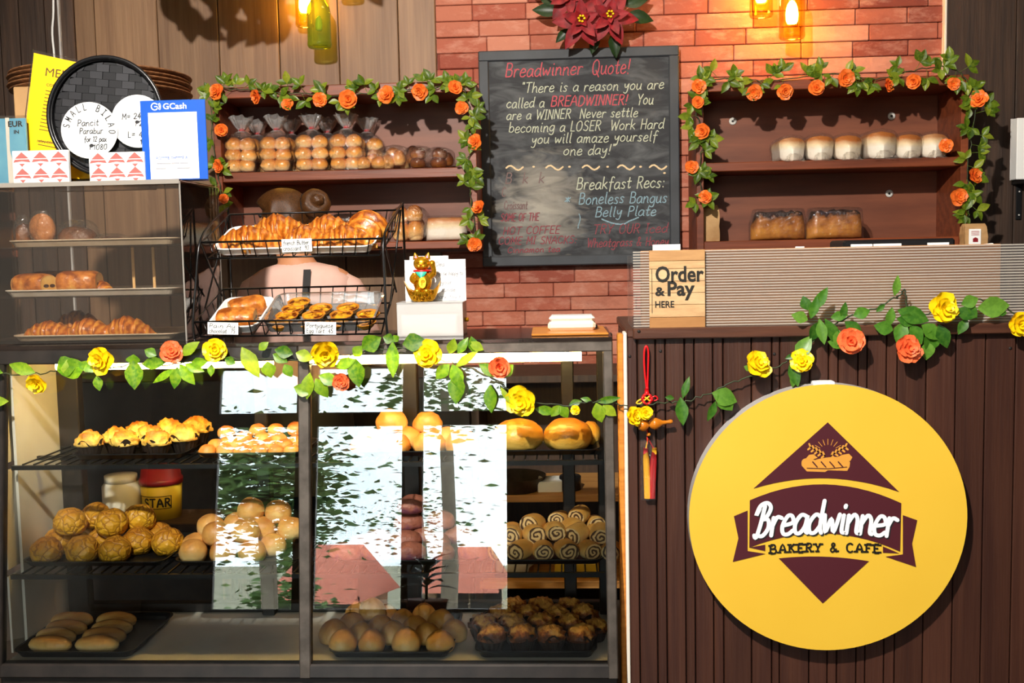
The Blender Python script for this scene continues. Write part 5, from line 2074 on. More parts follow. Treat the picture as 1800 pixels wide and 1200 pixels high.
def flat_bag(name, label, px, Y, z, spec, mat, hw, hd, hh, yaw=0, cat='bag of rolls', film='film', tail=0):
    t = thing(name, label, cat, (at(px, 280, Y).x, Y, z), (0, 0, yaw))
    for i, (x, y, zz, rx, ry, rz) in enumerate(spec):
        MB().blob(rx, ry, rz, i + int(px), amp=.09, n=18, m=12, flat=.7).build('roll', mat, t, None, (x, y, zz + .003))
    mb = MB()

    def f(u, v):
        a = 2 * pi * v
        e = 3.0
        th = pi * u
        k = sin(th) ** (2 / 3.5)
        n_ = 1 + .05 * noise.noise(Vector((a * 2, u * 6, px)))
        return (hw * n_ * -cos(th) * (1 if abs(cos(th)) < .5 else 1), hd * k * n_ * abs(cos(a)) ** (2 / e) * (1 if cos(a) > 0 else -1), hh / 2 + hh / 2 * k * n_ * abs(sin(a)) ** (2 / e) * (1 if sin(a) > 0 else -1))
    mb.grid(f, 20, 24, cv=True)
    mb.build('clear_bag', film, t)
    return t


flat_bag('bagged_rolls', 'bag of rolls lying on its side right of the upright bags', 655, 4.45, zl, [(-.035, -.02, 0, .03, .035, .03), (.03, -.015, 0, .034, .035, .032), (0, .03, .01, .04, .03, .034)], 'roll_gold', .085, .07, .085)
flat_bag('bagged_rolls', 'second bag of rolls lying down, next to the dark braids', 694, 4.48, zl, [(-.025, -.03, 0, .03, .036, .036), (.022, -.02, .012, .028, .036, .04), (-.01, .03, .035, .036, .03, .035), (.04, .03, 0, .024, .036, .034)], 'roll_gold', .075, .075, .105)
flat_bag('braided_loaf', 'shiny dark braided loaf in a bag, lighter one with pale band', 736, 4.46, zl, [(0, -.02, .0, .034, .05, .028), (0, -.015, .036, .034, .05, .03), (-.028, .02, .02, .03, .04, .045)], 'braid_dark', .062, .08, .098, cat='loaf')
flat_bag('braided_loaf', 'darkest shiny braided loaf at the right end of the upper shelf', 772, 4.48, zl, [(.0, -.02, 0, .036, .05, .03), (.005, -.015, .035, .034, .05, .03), (.03, .02, .01, .03, .04, .035)], 'braid_dark', .066, .08, .092, cat='loaf')


def loaf_mesh(mb, w, d, h, seed, dome=.35, lump=.03):
    """pan loaf along y, mushroomed top"""
    def f(u, v):
        a = 2 * pi * v
        e = 4.0
        x = abs(cos(a)) ** (2 / e) * (1 if cos(a) > 0 else -1)
        z = abs(sin(a)) ** (2 / e) * (1 if sin(a) > 0 else -1)
        zz = (z + 1) / 2
        k = (1 - (2 * u - 1) ** 8) ** .5 if 0 < u < 1 else 0.0
        k = .0 if u in (0, 1) else .86 + .14 * k
        n_ = 1 + lump * noise.noise(Vector((x * 2, u * 9, z * 2 + seed)))
        zz *= 1 + lump * .8 * noise.noise(Vector((x * 1.5, u * 11, seed + 9)))
        wx = w / 2 * (.9 + .18 * max(0, (zz - .45) * 1.8)) * n_
        return (x * wx * k, (u - .5) * d, (zz * h + dome * h * .25 * max(0, zz - .7) / .3 * (1 - x * x)) * (k if k else .5) + (0 if k else .0))
    return mb.grid(f, 12, 28, cv=True)


def white_loaf(v):
    t = thing('bagged_loaf', '', 'loaf')
    loaf_mesh(MB(), .108, .2, .088, v, .5).build('loaf', 'loaf_white', t)
    mb = MB()
    loaf_mesh(mb, .118, .215, .096, v + 3, .6)
    mb.build('clear_bag', 'film_soft', t)
    rr = random.Random(v)
    mb = MB()
    mb.grid(lambda u, q: ((.012 + .02 * u) * cos(2 * pi * q) * (1 + .3 * sin(2 * pi * q * 5)) + .01 * u * rr.uniform(-1, 1), -.105 - .018 * u - .008 * sin(2 * pi * q), .03 - .035 * u * u), 5, 20, cv=True)
    mb.build('twisted_end', 'film_soft', t)
    return t


zr = RZ1 + .001
place(white_loaf, [('in one row', 4.50, 0, [(1384, 262), (1434, 262), (1481, 260), (1537, 258, 0, 1.1), (1586, 260), (1632, 258)])],
      'bagged white loaf', 'right wall shelf', 'white loaves on the right shelf', zr - .0025, .09, 'wl', turn=.05, rnd=.06)


def choc_loaf(px, lab, hw=.118):
    t = thing('chocolate_loaf', lab, 'loaf', (at(px, 400, 4.47).x, 4.47, RZ2 + .001))
    mb = loaf_mesh(MB(), .108, hw * 2, .104, px, .5, .16)
    mb.xf(0, rotz(pi / 2)).build('loaf', 'loaf_choc', t)
    mb = loaf_mesh(MB(), .122, hw * 2 + .016, .122, px + 2, .3)
    mb.xf(0, rotz(pi / 2)).build('clear_bag', 'film', t)
    return t


choc_loaf(1367, 'chocolate-topped loaf in a clear bag, nearer the brown paper bag on the lower shelf', .112)
choc_loaf(1466, 'chocolate-topped loaf in a clear bag, nearer the black till unit', .114)
paper_bag('paper_bag', 'small brown paper bag at the left end of the lower right shelf', 1237, 1265, 360, 4.43, RZ2 + .001, 'kraft', d=.1)

zl2 = LZ2 + .001
flat_bag('bagged_rolls', 'tall bag of browned bread behind the wire rack on the lower shelf', 716, 4.46, zl2, [(-.03, -.03, 0, .038, .04, .05), (.03, -.03, .0, .036, .04, .052), (-.03, -.03, .075, .036, .04, .04), (.028, -.03, .08, .036, .04, .04), (0, .03, .02, .06, .03, .06)], 'roll_gold', .085, .085, .155)
t = thing('bagged_loaf', 'pale square loaf with dark top at the right end of the lower shelf', 'loaf', (at(785, 405, 4.48).x, 4.48, zl2))
loaf_mesh(MB(), .12, .175, .095, 5, .2).xf(0, rotz(pi / 2)).build('loaf', 'loaf_white', t)
loaf_mesh(MB(), .13, .188, .103, 6, .2).xf(0, rotz(pi / 2)).build('clear_bag', 'film_soft', t)
t = thing('bagged_loaf', 'flat browned loaf on the lower shelf behind the top of the wire rack', 'loaf', (at(628, 385, 4.5).x, 4.5, zl2))
loaf_mesh(MB(), .13, .22, .12, 8, .2).xf(0, rotz(pi / 2)).build('loaf', 'loaf_choc', t)
loaf_mesh(MB(), .138, .23, .127, 9, .2).xf(0, rotz(pi / 2)).build('clear_bag', 'film_soft', t)


# ---------------------------------------------------------------- acrylic box with its shelves
AY0, AY1 = 2.86, 3.17
a, b = at(-75, 318, AY0), at(316, 318, AY0)
ax0, ax1, azt = a.x, b.x, at(150, 319, AY0).z
az0 = CT + .0005
ab = thing('acrylic_display_box', 'clear acrylic pastry box standing on the case at the left', 'display box', ((ax0 + ax1) / 2, (AY0 + AY1) / 2, az0))


def apart(name, x0, x1, y0, y1, z0, z1, mat='acrylic'):
    o = ab.location
    return MB().box(x0 - o.x, x1 - o.x, y0 - o.y, y1 - o.y, z0 - o.z, z1 - o.z, .0006).build(name, mat, ab)


apart('front_pane', ax0, ax1 - .006, AY0, AY0 + .003, az0, azt - .005)
apart('side_pane', ax1 - .005, ax1, AY0, AY1, az0, azt - .005)
apart('side_pane', ax0 - .006, ax0 - .001, AY0, AY1, az0, azt - .005)
apart('top_pane', ax0 - .006, ax1 + .002, AY0 - .003, AY1, azt - .004, azt)
for x, y in ((ax1 - .0035, AY0 - .0015), (ax1 - .0035, AY1)):
    apart('corner_edge', x, x + .0045, y, y + .004, az0, azt - .005, 'acrylic_edge')
apart('front_edge', ax0, ax1, AY0 - .005, AY0 - .0032, azt - .012, azt + .001, 'acrylic_edge')
apart('base_pane', ax0, ax1 - .007, AY0 + .004, AY1 - .004, az0, az0 + .004)
AZ = [at(150, 432, AY0 + .01).z, at(150, 520, AY0 + .01).z, az0 + .006]
for z in AZ[:2]:
    apart('shelf_pane', ax0, ax1 - .007, AY0 + .004, AY1 - .004, z - .004, z)
M('tray_beige', 'cbb9a2', 'b8a38a', rough=.45, ns=12)
M('tray_paper', 'd8d0c4', 'c4b8a8', rough=.6, ns=14)
tray(12, 306, AY0 + .018, AY1 - .02, AZ[0], 'beige tray of wrapped cookies on the top level of the acrylic box', 'tray_beige', .018, 'pastry_tray', 432)
tray(5, 306, AY0 + .018, AY1 - .02, AZ[1], 'paper-lined pale tray of pastries on the middle level of the acrylic box', 'tray_paper', .018, 'pastry_tray', 520)
tray(20, 306, AY0 + .018, AY1 - .02, AZ[2], 'pale tray of croissants on the bottom level of the acrylic box', 'tray_beige', .016, 'pastry_tray', 600)
for px, lab in ((234, 'thin wooden stick upright in the acrylic box, nearer the pastries'), (270, 'thin wooden stick upright in the acrylic box, nearer its corner')):
    q = at(px, 465, AY0 + .15)
    tag(MB().box(-.004, .004, -.002, .002, 0, AZ[0] - .0045 - AZ[1] - .003, .001).build('wooden_stick', 'sticks', None, None, (q.x, AY0 + .15, AZ[1] + .0026)), lab, 'stick')


def wrapped(name, label, px, w, h, d, Y, z, mat, cat, lean=0, rot=0, disc=False):
    t = thing(name, label, cat, (at(px, 400, Y).x, Y, z), (lean, 0, rot))
    if disc:
        m = MB().lathe([(.001, -.010), (w * .42, -.010), (w * .5, -.004), (w * .48, .004), (w * .36, .009), (.001, .011)], 28)
        m.xf(0, T(0, 0, h * .52) @ Matrix.Rotation(pi / 2, 4, 'X') @ Matrix.Scale(h / w * .9, 4, (0, 1, 0))).build('cookie', mat, t)
    else:
        MB().blob(w * .45, d * .45, h * .48, int(px), amp=.2, n=20, m=12).build('bread', mat, t)
    mb = MB()

    def f(u, v):
        a_ = 2 * pi * v
        n_ = 1 + .12 * noise.noise(Vector((cos(a_) * 2, sin(a_) * 2, u * 5 + px)))
        k = (sin(pi * min(max(u, .03), .97))) ** .35
        return (w * .52 * k * n_ * cos(a_), d * .6 * k * n_ * sin(a_) * (1 - .5 * u), h * 1.04 * u + .001)
    mb.grid(f, 12, 22, cv=True)
    mb.build('wrapper', 'film', t)
    return t


tz = AZ[0] + .003
wrapped('wrapped_bread', 'dark bread strip wrapped in film, leftmost on the top level of the acrylic box', 40, .05, .085, .05, AY0 + .07, tz, 'wrapped_dark', 'bread')
wrapped('wrapped_cookie', 'big round cookie in clear film standing on the top level of the acrylic box', 76, .075, .095, .05, AY0 + .06, tz, 'cookie', 'cookie', .12, 0, True)
wrapped('wrapped_bread', 'wide dark bread wrapped in film beside the round cookie', 135, .13, .07, .09, AY0 + .10, tz, 'wrapped_dark', 'bread')
wrapped('wrapped_bread', 'low flat wrapped bread, rightmost on the top level of the acrylic box', 195, .10, .03, .08, AY0 + .08, tz, 'wrapped_dark', 'bread')


def croissant_mesh(L, R, bend, seed, segs=6, h=.85):
    mb = MB()
    nu, nv = segs * 10, 22

    def f(u, v):
        s = 2 * u - 1
        a_ = 2 * pi * v
        # wrapped layers: each band overlaps the next one outwards, seams run slanted
        us = u + .018 * cos(a_) + .01 * noise.noise(Vector((cos(a_) * 1.5, sin(a_) * 1.5, seed)))
        q = abs(2 * us - 1) * segs / 2
        seg = q % 1
        prof = max(.10, (1 - abs(s) ** 1.8)) ** .72
        step = .97 + .10 * cos(pi * seg) if seg > .14 else .87 + .2 * seg / .14 * (1 if seg < .14 else 0)
        r = R * prof * (step + .06 * noise.noise(Vector((u * 14, cos(a_) * 3, sin(a_) * 3 + seed))))
        y = bend * s * s
        zz = r * sin(a_) * h
        if zz < -r * .5:
            zz = -r * .5
        return (s * L / 2, y + r * cos(a_), zz + R * .5 * prof)
    mb.grid(f, nu, nv, cv=True, capu=True)
    return mb


def croissant(label, px, py, Y, z, L, R, bend, rot=0, seed=1, grp=None, lift=0, tilt=(0, 0), end_on=False, mat='croissant_crust'):
    o = croissant_mesh(L, R, bend, seed).build('croissant', mat, None, None, (at(px, py, Y).x, Y, z + lift), (tilt[0], tilt[1], rot))
    return tag(o, label, 'croissant', grp)


def pain(label, px, py, Y, z, L, W_, H, rot, seed, grp=None, tilt=0):
    t = thing('chocolate_pastry', label, 'pastry', (at(px, py, Y).x, Y, z), (tilt, 0, rot))
    mb = MB()

    def sec(a_, k):
        e = 2.6
        return (W_ / 2 * k * abs(cos(a_)) ** (2 / e) * (1 if cos(a_) > 0 else -1), H / 2 + H / 2 * k * abs(sin(a_)) ** (2 / e) * (1 if sin(a_) > 0 else -1))

    def f(u, v):
        s = 2 * u - 1
        k = (1 - abs(s) ** 6 * .25) * (1 + .05 * noise.noise(Vector((u * 5, v * 7, seed))))
        y, zz = sec(2 * pi * v, k)
        return (s * L / 2, y, max(0, zz))
    mb.grid(f, 14, 26, cv=True)
    mb.build('crust', 'pain_crust', t)
    for s in (-1, 1):
        m = MB()
        m.poly([(s * L / 2 * .985, *[q for q in sec(2 * pi * j / 20, .8)]) for j in range(20)])
        ef = m.build('cut_end', 'cream_fill', t, 'pale cut end with dark chocolate')
        m = MB()
        for yy in (-W_ * .14, W_ * .14):
            m.poly([(s * L / 2 * 1.0, yy + .010 * cos(j), H * .42 + .005 * sin(j)) for j in [q * 2 * pi / 9 for q in range(9)]])
        m.build('chocolate', 'choc', ef)
    return t


pz = AZ[1] + .003
PG = 'pastries in the acrylic box'
pain('', 60, 497, AY0 + .08, pz, .115, .078, .062, -.35, 1, PG)['label'] = 'chocolate pastry showing its pale cut end on the middle level of the acrylic box'
pain('', 140, 492, AY0 + .085, pz, .11, .095, .068, .12, 2, PG)['label'] = 'darker round chocolate pastry on the middle level of the acrylic box'
pain('', 100, 485, AY0 + .18, pz, .14, .08, .068, .1, 3, PG)['label'] = 'chocolate pastry behind the other two on the middle level of the acrylic box'
croissant('small croissant tip at the right end of the middle level pastries', 175, 497, AY0 + .10, pz, .09, .028, .01, -.5, 4, PG)
cz = AZ[2] + .003
CG = 'croissants in the acrylic box'
croissant('croissant at the left of the bottom level in the acrylic box', 85, 580, AY0 + .075, cz, .17, .038, .02, .05, 5, CG)
croissant('croissant in the middle of the bottom level in the acrylic box', 155, 580, AY0 + .07, cz, .16, .042, .02, -.1, 6, CG)
croissant('croissant at the right of the bottom level in the acrylic box', 222, 580, AY0 + .08, cz, .16, .045, .02, .08, 7, CG)
croissant('croissant behind the others on the bottom level in the acrylic box', 135, 565, AY0 + .18, cz, .18, .055, .02, .1, 8, CG)

# ---------------------------------------------------------------- signs and trays on top of the acrylic box
TZ = azt + .0005
qp = lambda pts, Y, o: [tuple(at(x, y, Y) - o) for x, y in pts]


def slab(name, pts, Y, mat, parent, th=.002, dy=0.0):
    """thin flat panel with photo-pixel corners on the plane Y"""
    o = parent.location if parent else Vector()
    P = [at(x, y, Y) - o for x, y in pts]
    return MB().prism([(p.x, p.z) for p in P], lambda x, z, d: (x, P[0].y + dy - d, z), th).build(name, mat, parent)


MY = 2.965
o = at(100, 318, MY)
mn = thing('menu_stand', 'tilted yellow menu in a clear holder behind the black round tray', 'menu', (o.x, o.y, TZ))
slab('clear_holder', [(57, 86), (190, 117), (166, 317.5), (30, 317.5)], MY, 'acrylic', mn, .004, .006)
slab('menu_sheet', [(60, 93), (187, 121), (164, 314), (35, 314)], MY, 'menu_yellow', mn, .001)
font_text('lettering', 'MENU', 'menu_ink', mn, at(78, 133, MY - .0014) - mn.location, .034, .098, 0, (pi / 2, radians(10), 0), .0002)
font_text('lettering', 'COFFEE', 'menu_ink', mn, at(81, 151, MY - .0014) - mn.location, .011, .042, .0001, (pi / 2, radians(10), 0), .0002)
font_text('lettering', 'NON COFFEE', 'menu_ink', mn, at(65, 250, MY - .0014) - mn.location, .011, .062, .0001, (pi / 2, radians(9), 0), .0002)
mb = MB()
for i in range(14):
    y0 = 159 + i * 6.2 + (14 if i > 11 else 0)
    x0 = 81 - i * 1.05
    p, q = at(x0, y0, MY - .0014) - mn.location, at(x0 + 34 + (i * 7) % 17, y0 + 8, MY - .0014) - mn.location
    ribbon(mb, [(p.x, p.z), (q.x, q.z)], .0022, lambda a, b, d: (a, p.y - d, b), 0)
mb.build('menu_lettering', 'menu_ink', mn)

# black woven tray
BYy = 2.935
c = at(190, 206, BYy)
R = 104 / F * BYy
bt = thing('woven_tray', 'round black woven plastic tray standing upright behind the paper signs', 'tray', (c.x, BYy, c.z))
mb = MB()
mb.lathe([(.001, 0), (R * .93, 0), (R * .93, .002), (.001, .002)], 48)
mb.xf(0, Matrix.Rotation(pi / 2, 4, 'X')).build('tray_base', 'tray_rim', bt)
mb = MB()
rr = random.Random(4)
cs = .0375
an = radians(-6)
for i in range(-6, 7):
    for j in range(-10, 11):
        x0, z0 = (i + (j % 2) * .5) * cs, j * cs * .55
        q = []
        for dx, dz in ((0, 0), (1, 0), (1, 1), (0, 1)):
            x, z = x0 + dx * cs * .96, z0 + dz * cs * .53
            x, z = x * cos(an) - z * sin(an), x * sin(an) + z * cos(an)
            rad = sqrt(x * x + z * z)
            if rad > R * .92:
                x, z = x * R * .92 / rad, z * R * .92 / rad
            q.append((x, -.004 - .0012 * ((i + j) % 2), z))
        if abs((q[2][0] - q[0][0]) * (q[3][2] - q[1][2]) - (q[2][2] - q[0][2]) * (q[3][0] - q[1][0])) < 2e-5:
            continue
        mb.poly(q, .15 + .6 * ((i + j) % 2) * rr.uniform(.6, 1.2) + .1 * rr.random())
mb.build('weave', 'weave', bt)
mb = MB()
for rad, r_, y in ((R * .985, .006, -.018), (R * .955, .004, -.012)):
    mb.tube([(rad * cos(2 * pi * k / 64), y, rad * sin(2 * pi * k / 64)) for k in range(64)], r_, 8, True)
mb.grid(lambda u, v: (R * (.93 + .05 * u) * cos(2 * pi * v), -.018 * u, R * (.93 + .05 * u) * sin(2 * pi * v)), 2, 64, cv=True)
mb.build('rim', 'tray_rim', bt)

PYs = 2.905
for (cx_, cy_, r_, lab, yy) in ((157, 229, 51.5, 'white paper disc reading SMALL BILAO on the black woven tray', PYs), (242, 213, 48, 'white paper disc with M and L prices beside the SMALL BILAO disc', PYs + .006)):
    c = at(cx_, cy_, yy)
    t = thing('paper_disc', lab, 'sign', c)
    rr_ = r_ / F * yy
    MB().prism([(rr_ * cos(2 * pi * k / 40), rr_ * .96 * sin(2 * pi * k / 40)) for k in range(40)], lambda x, z, d: (x, d, z), .0015).build('disc', 'paper', t)
    mb = MB()
    k = yy / F
    f = lambda a, b, d: (a, -.0006 - d, b)
    if cx_ == 157:
        write(mb, 'SMALL BILAO', radians(172), 0, 13 * k, f, 0, 1.6 * k, 0, 2.2, .2, None, (0, 0, 34 * k), 3) if False else None
        s = 'SMALL BILAO'
        for i, chh in enumerate(s):
            if chh == ' ':
                continue
            an_ = radians(168 - i * 17.3)
            m0 = mb.mark()
            write(mb, chh, -2.6 * k, 0, 11.5 * k, f, 0, 1.5 * k, 0, 1.2, 0, 5.4 * k)
            mb.xf(m0, T(36 * k * cos(an_), 0, 36 * k * sin(an_)) @ Matrix.Rotation(-(an_ - pi / 2), 4, 'Y'))
        for s, x, y, w_, h_ in (('Pancit', -21, 8, 38, 11), ('Parabur', -18, -6, 42, 10), ('for 12 pax', -10, -20, 40, 9), ('$1080', -1, -34, 31, 9)):
            write(mb, s, x * k, y * k, h_ * k, f, 0, 1.4 * k, .15, 1.2, .3, w_ * k)
    else:
        for s, x, y, w_, h_ in (('M= 24', -28, 4, 34, 10), ('$2', -4, -8, 12, 9), ('L= 40', -19, -28, 34, 10), ('$', 4, -41, 6, 9)):
            write(mb, s, x * k, y * k, h_ * k, f, 0, 1.4 * k, .1, 1.2, .3, w_ * k)
    mb.build('lettering', 'ink', t)


def motif(mb, cx_, cz_, s, y):
    mb.poly([(cx_ - s, y, cz_ + .1 * s), (cx_ + s, y, cz_ + .1 * s), (cx_, y, cz_ + s)])
    mb.poly([(cx_ - s * 1.25, y, cz_ - .45 * s), (cx_ - s * 1.0, y, cz_ - .02 * s), (cx_ + s * 1.0, y, cz_ - .02 * s), (cx_ + s * 1.25, y, cz_ - .45 * s), (cx_, y, cz_ - .28 * s)])
    mb.poly([(cx_ - .45 * s, y, cz_ - .6 * s), (cx_, y, cz_ - 1.05 * s), (cx_ + .45 * s, y, cz_ - .6 * s)])


for x0, x1, y0, lab, yy in ((24, 119, 263, 'stack of white cards with red triangle logos before the yellow menu', 2.875), (158, 253, 266, 'stack of white cards with red triangle logos between round tray and blue stand', 2.878)):
    a, b = at(x0, 318, yy), at(x1, y0, yy)
    w_, h_ = (b.x - a.x) / 2, b.z - TZ
    t = thing('card_stack', lab, 'cards', ((a.x + b.x) / 2, yy, TZ))
    MB().box(-w_, w_, 0, .012, 0, h_, .001).build('cards', 'paper', t)
    mb = MB()
    for i in range(3):
        for j in range(2):
            motif(mb, -w_ * .66 + i * w_ * .66, h_ * (.74 - .5 * j), w_ * .25, -.0006)
    mb.build('printed_pattern', 'red_brown', t)

# blue payment stand
GYs = 2.885
a, b = at(252.5, 317, GYs), at(360, 174, GYs)
w_, h_ = (b.x - a.x) / 2, b.z - TZ
gs = thing('payment_stand', 'blue and white cashless payment stand at the right end of the acrylic box', 'sign', ((a.x + b.x) / 2, GYs, TZ))
MB().box(-w_, w_, 0, .003, 0, h_, .0008).build('blue_panel', 'stand_blue', gs)
MB().box(-w_ * .8, w_ * .8, .003, .06, 0, .003, .0008).build('foot', 'stand_blue', gs)
k = h_ / 143
MB().box(-w_ + 14 * k, w_ - 16 * k, -.0008, 0, 2 * k, h_ - 22 * k, 0).build('white_field', 'paper', gs)
font_text('lettering', 'GCash', 'paper', gs, (-w_ + 42 * k, -.0006, h_ - 16 * k), 15 * k, 43 * k, .00035, depth=.0002)
mb = MB()
ribbon(mb, [(-w_ + 27 * k + 6 * k * cos(radians(x)), h_ - 11 * k + 6 * k * sin(radians(x))) for x in range(40, 330, 20)], 2 * k, lambda a, b, d: (a, -.0006 - d, b), 0)
ribbon(mb, [(-w_ + 27 * k, h_ - 11 * k), (-w_ + 32 * k, h_ - 11 * k), (-w_ + 32 * k, h_ - 14 * k)], 1.6 * k, lambda a, b, d: (a, -.0006 - d, b), 0)
for r_ in (8.5, 11):
    ribbon(mb, [(-w_ + 27 * k + r_ * k * cos(radians(x)), h_ - 11 * k + r_ * k * sin(radians(x))) for x in range(-32, 33, 8)], 1.3 * k, lambda a, b, d: (a, -.0006 - d, b), 0)
mb.build('logo_mark', 'paper', gs)
font_text('lettering', 'RO****E TH****E A.', 'blue_ink', gs, (-w_ + 25 * k, -.0014, 37 * k), 8 * k, 60 * k, .0001, depth=.0002)
mb = MB()
for x0, x1, y in ((27, 52, 30), (54, 68, 30), (70, 84, 30), (25, 42, 21), (64, 87, 21)):
    ribbon(mb, [(-w_ + x0 * k, y * k), (-w_ + x1 * k, y * k)], 1.6 * k, lambda a, b, d: (a, -.0012 - d, b), 0)
mb.build('small_lettering', 'grey_ink', gs)

# leaflet holder at the left edge
a, b = at(-20, 318, 2.93), at(42, 202, 2.93)
lh = thing('leaflet_holder', 'clear holder of blue leaflets at the left edge beside the yellow menu', 'leaflet holder', ((a.x + b.x) / 2, 2.93, TZ))
w_, h_ = (b.x - a.x) / 2, b.z - TZ
MB().box(-w_, w_, .004, .014, 0, h_ * .96, .001).build('leaflets', 'brush_blue', lh)
MB().box(-w_, w_, 0, .002, 0, h_, .0006).build('clear_front', 'acrylic', lh)
MB().box(-w_, w_, .016, .018, 0, h_, .0006).build('clear_back', 'acrylic', lh)
MB().prism([(-w_ * .0, h_ * .0), (w_ * .55, h_ * .0), (w_ * .15, h_ * .5), (w_ * .2, h_ * .97), (-w_ * .0, h_ * .97)], lambda x, z, d: (x, .0036 - d, z), .0004).build('white_print', 'paper_shade', lh)
font_text('lettering', 'EUR', 'ink', lh, (w_ * .12, .0028, h_ * .84), .022, w_ * .75, .0005)
font_text('lettering', 'IN', 'ink', lh, (w_ * .4, .0028, h_ * .74), .014, w_ * .25, .0003)

# brown trays nested flat behind the signs
NY = 3.25
c = at(188, 318, NY)
zc = at(188, 172, NY).z
tag(MB().box(-.15, .15, -.14, .14, 0, zc - TZ - .001, .003).build('carton', 'cardboard', None, None, (c.x, 3.135, TZ)), 'plain cardboard carton hidden behind the round black tray', 'box')
Rw = (at(336, 150, NY).x - at(40, 150, NY).x) / 2
for i in range(5):
    mb = MB()
    mb.lathe([(.001, 0), (Rw * .9, 0), (Rw * .995, .009), (Rw, .0115), (Rw * .995, .0135), (Rw * .975, .0125), (Rw * .88, .002), (.001, .002)], 56)
    o_ = mb.build('wicker_tray', 'wicker', None, None, (c.x + .003 * (-1) ** i, NY, zc + i * .0125), (.0, .0, i))
    tag(o_, '%s round brown wicker tray of the nested stack behind the black tray' % ['lowest', 'second lowest', 'middle', 'second highest', 'highest'][i], 'tray', 'nested wicker trays')
# ---------------------------------------------------------------- two-tier wire rack
FY0, FY1 = 2.875, 3.13
wr = thing('wire_rack', 'black two-tier wire rack of croissants and tarts standing on the glass case', 'rack', (at(520, 590, FY0).x, FY0, CT + .0005))
WO = wr.location


def V_(px, py, Y):
    return at(px, py, Y) - WO


def basket(fl, fr_, bl, br, dfl, dbl, nfront, nside):
    """fl,fr_,bl,br: rim corners (front/back, left/right); dfl, dbl: drop of the base below front and back rim"""
    mb = MB()
    mb.tube([fl, fr_, br, bl], .0030, 8, True)
    ins = .012
    FL, FR, BL, BR = (fl + Vector((ins, .012, -dfl)), fr_ + Vector((-ins, .012, -dfl)), bl + Vector((ins, -.008, -dbl)), br + Vector((-ins, -.008, -dbl)))
    mb.tube([FL, FR, BR, BL], .0026, 8, True)
    for i in range(nfront + 1):
        t = i / nfront
        a, b, c, d = fl.lerp(fr_, t), FL.lerp(FR, t), BL.lerp(BR, t), bl.lerp(br, t)
        mb.tube([a, b, c, d], .0017, 6)
    for i in range(1, nside):
        t = i / nside
        a, b, c, d = fl.lerp(bl, t), FL.lerp(BL, t), FR.lerp(BR, t), fr_.lerp(br, t)
        mb.tube([a, b], .0017, 6)
        mb.tube([c, d], .0017, 6)
    for t in (.33, .66):
        mb.tube([FL.lerp(BL, t), FR.lerp(BR, t)], .0017, 6)
    return mb, (FL, FR, BL, BR)


U = [V_(354, 426, 2.885), V_(672, 419, 2.885), V_(404, 377, 3.09), V_(702, 369, 3.09)]
Lw = [V_(342, 566, 2.868), V_(676, 560, 2.868), V_(392, 508, 3.09), V_(694, 501, 3.09)]
mb, UB = basket(*U, .045, .062, 14, 5)
mb.build('upper_basket', 'black_wire', wr)
mb, LB = basket(*Lw, .042, .052, 14, 5)
for p in LB:
    p.z = max(p.z, .004)
mb.build('lower_basket', 'black_wire', wr)
for s, (uf, ub, lf, lb) in ((-1, (U[0], U[2], Lw[0], Lw[2])), (1, (U[1], U[3], Lw[1], Lw[3]))):
    mb = MB()
    e = Vector((s * .004, 0, 0))
    top = ub + e + Vector((s * .004, .012, .02))
    ff = Vector((lf.x + s * .002, lf.y + .01, .003)) + e
    bf = Vector((top.x, top.y + .01, .003)) + e
    mb.tube(smooth([ff, lf + e, lf.lerp(uf, .45) + e + Vector((0, -.004, 0)), uf + e, uf.lerp(top, .5) + e + Vector((0, 0, .012)), top], 6), .0036, 8)
    mb.tube([top, bf], .0036, 8)
    mb.tube([bf, ff], .0030, 8)
    mb.tube([ub + e, lf.lerp(lb, .4) + e], .0028, 8)
    mb.tube([uf + e, lb + e + Vector((0, 0, -.02))], .0026, 8)
    mb.build('side_frame', 'black_wire', wr)
mb = MB().tube([(U[2].x - .004, U[2].y + .01, (U[2].z + Lw[2].z) / 2), (U[3].x + .004, U[3].y + .01, (U[3].z + Lw[3].z) / 2)], .0028, 8)
mb.build('cross_bar', 'black_wire', wr)


def sloped_tray(name, label, B, tl, tr, mat, h, drop=.0, **kw):
    """tray lying in a basket whose base corners are B; tl,tr fractions across"""
    fl, fr_, bl, br = B
    a, b, c = fl.lerp(fr_, tl), fl.lerp(fr_, tr), bl.lerp(br, tl)
    w, d = (b - a).length, sqrt((c.y - a.y) ** 2 + (c.z - a.z) ** 2)
    sl = atan2(c.z - a.z, c.y - a.y)
    yaw = atan2(b.z - a.z, b.x - a.x)
    o = tray_mesh(MB(), w, d * .98, h, **kw).build(name, mat, None, None, WO + (a + b) / 2 + Vector((0, .006, .0042)), (sl, -yaw, 0))
    tag(o, label, 'tray')
    bpy.context.view_layer.update()
    return o, sl


ut, us = sloped_tray('serving_tray', 'white paper-lined tray of croissants in the upper basket of the wire rack', UB, .035, .965, 'white_plastic', .024)
pt_, ps = sloped_tray('serving_tray', 'narrow white tray of chocolate pastries at the left of the lower basket', LB, .035, .31, 'white_plastic', .026)
ct_, cs_ = sloped_tray('serving_tray', 'clear plastic tray of egg tarts in the lower basket of the wire rack', LB, .34, .955, 'clear_tray', .035)


def lay(tr, x, y, z=.003):
    """world point at x,y (metres from the tray's front centre) on the tray base"""
    return tr.matrix_world @ Vector((x, y, z))


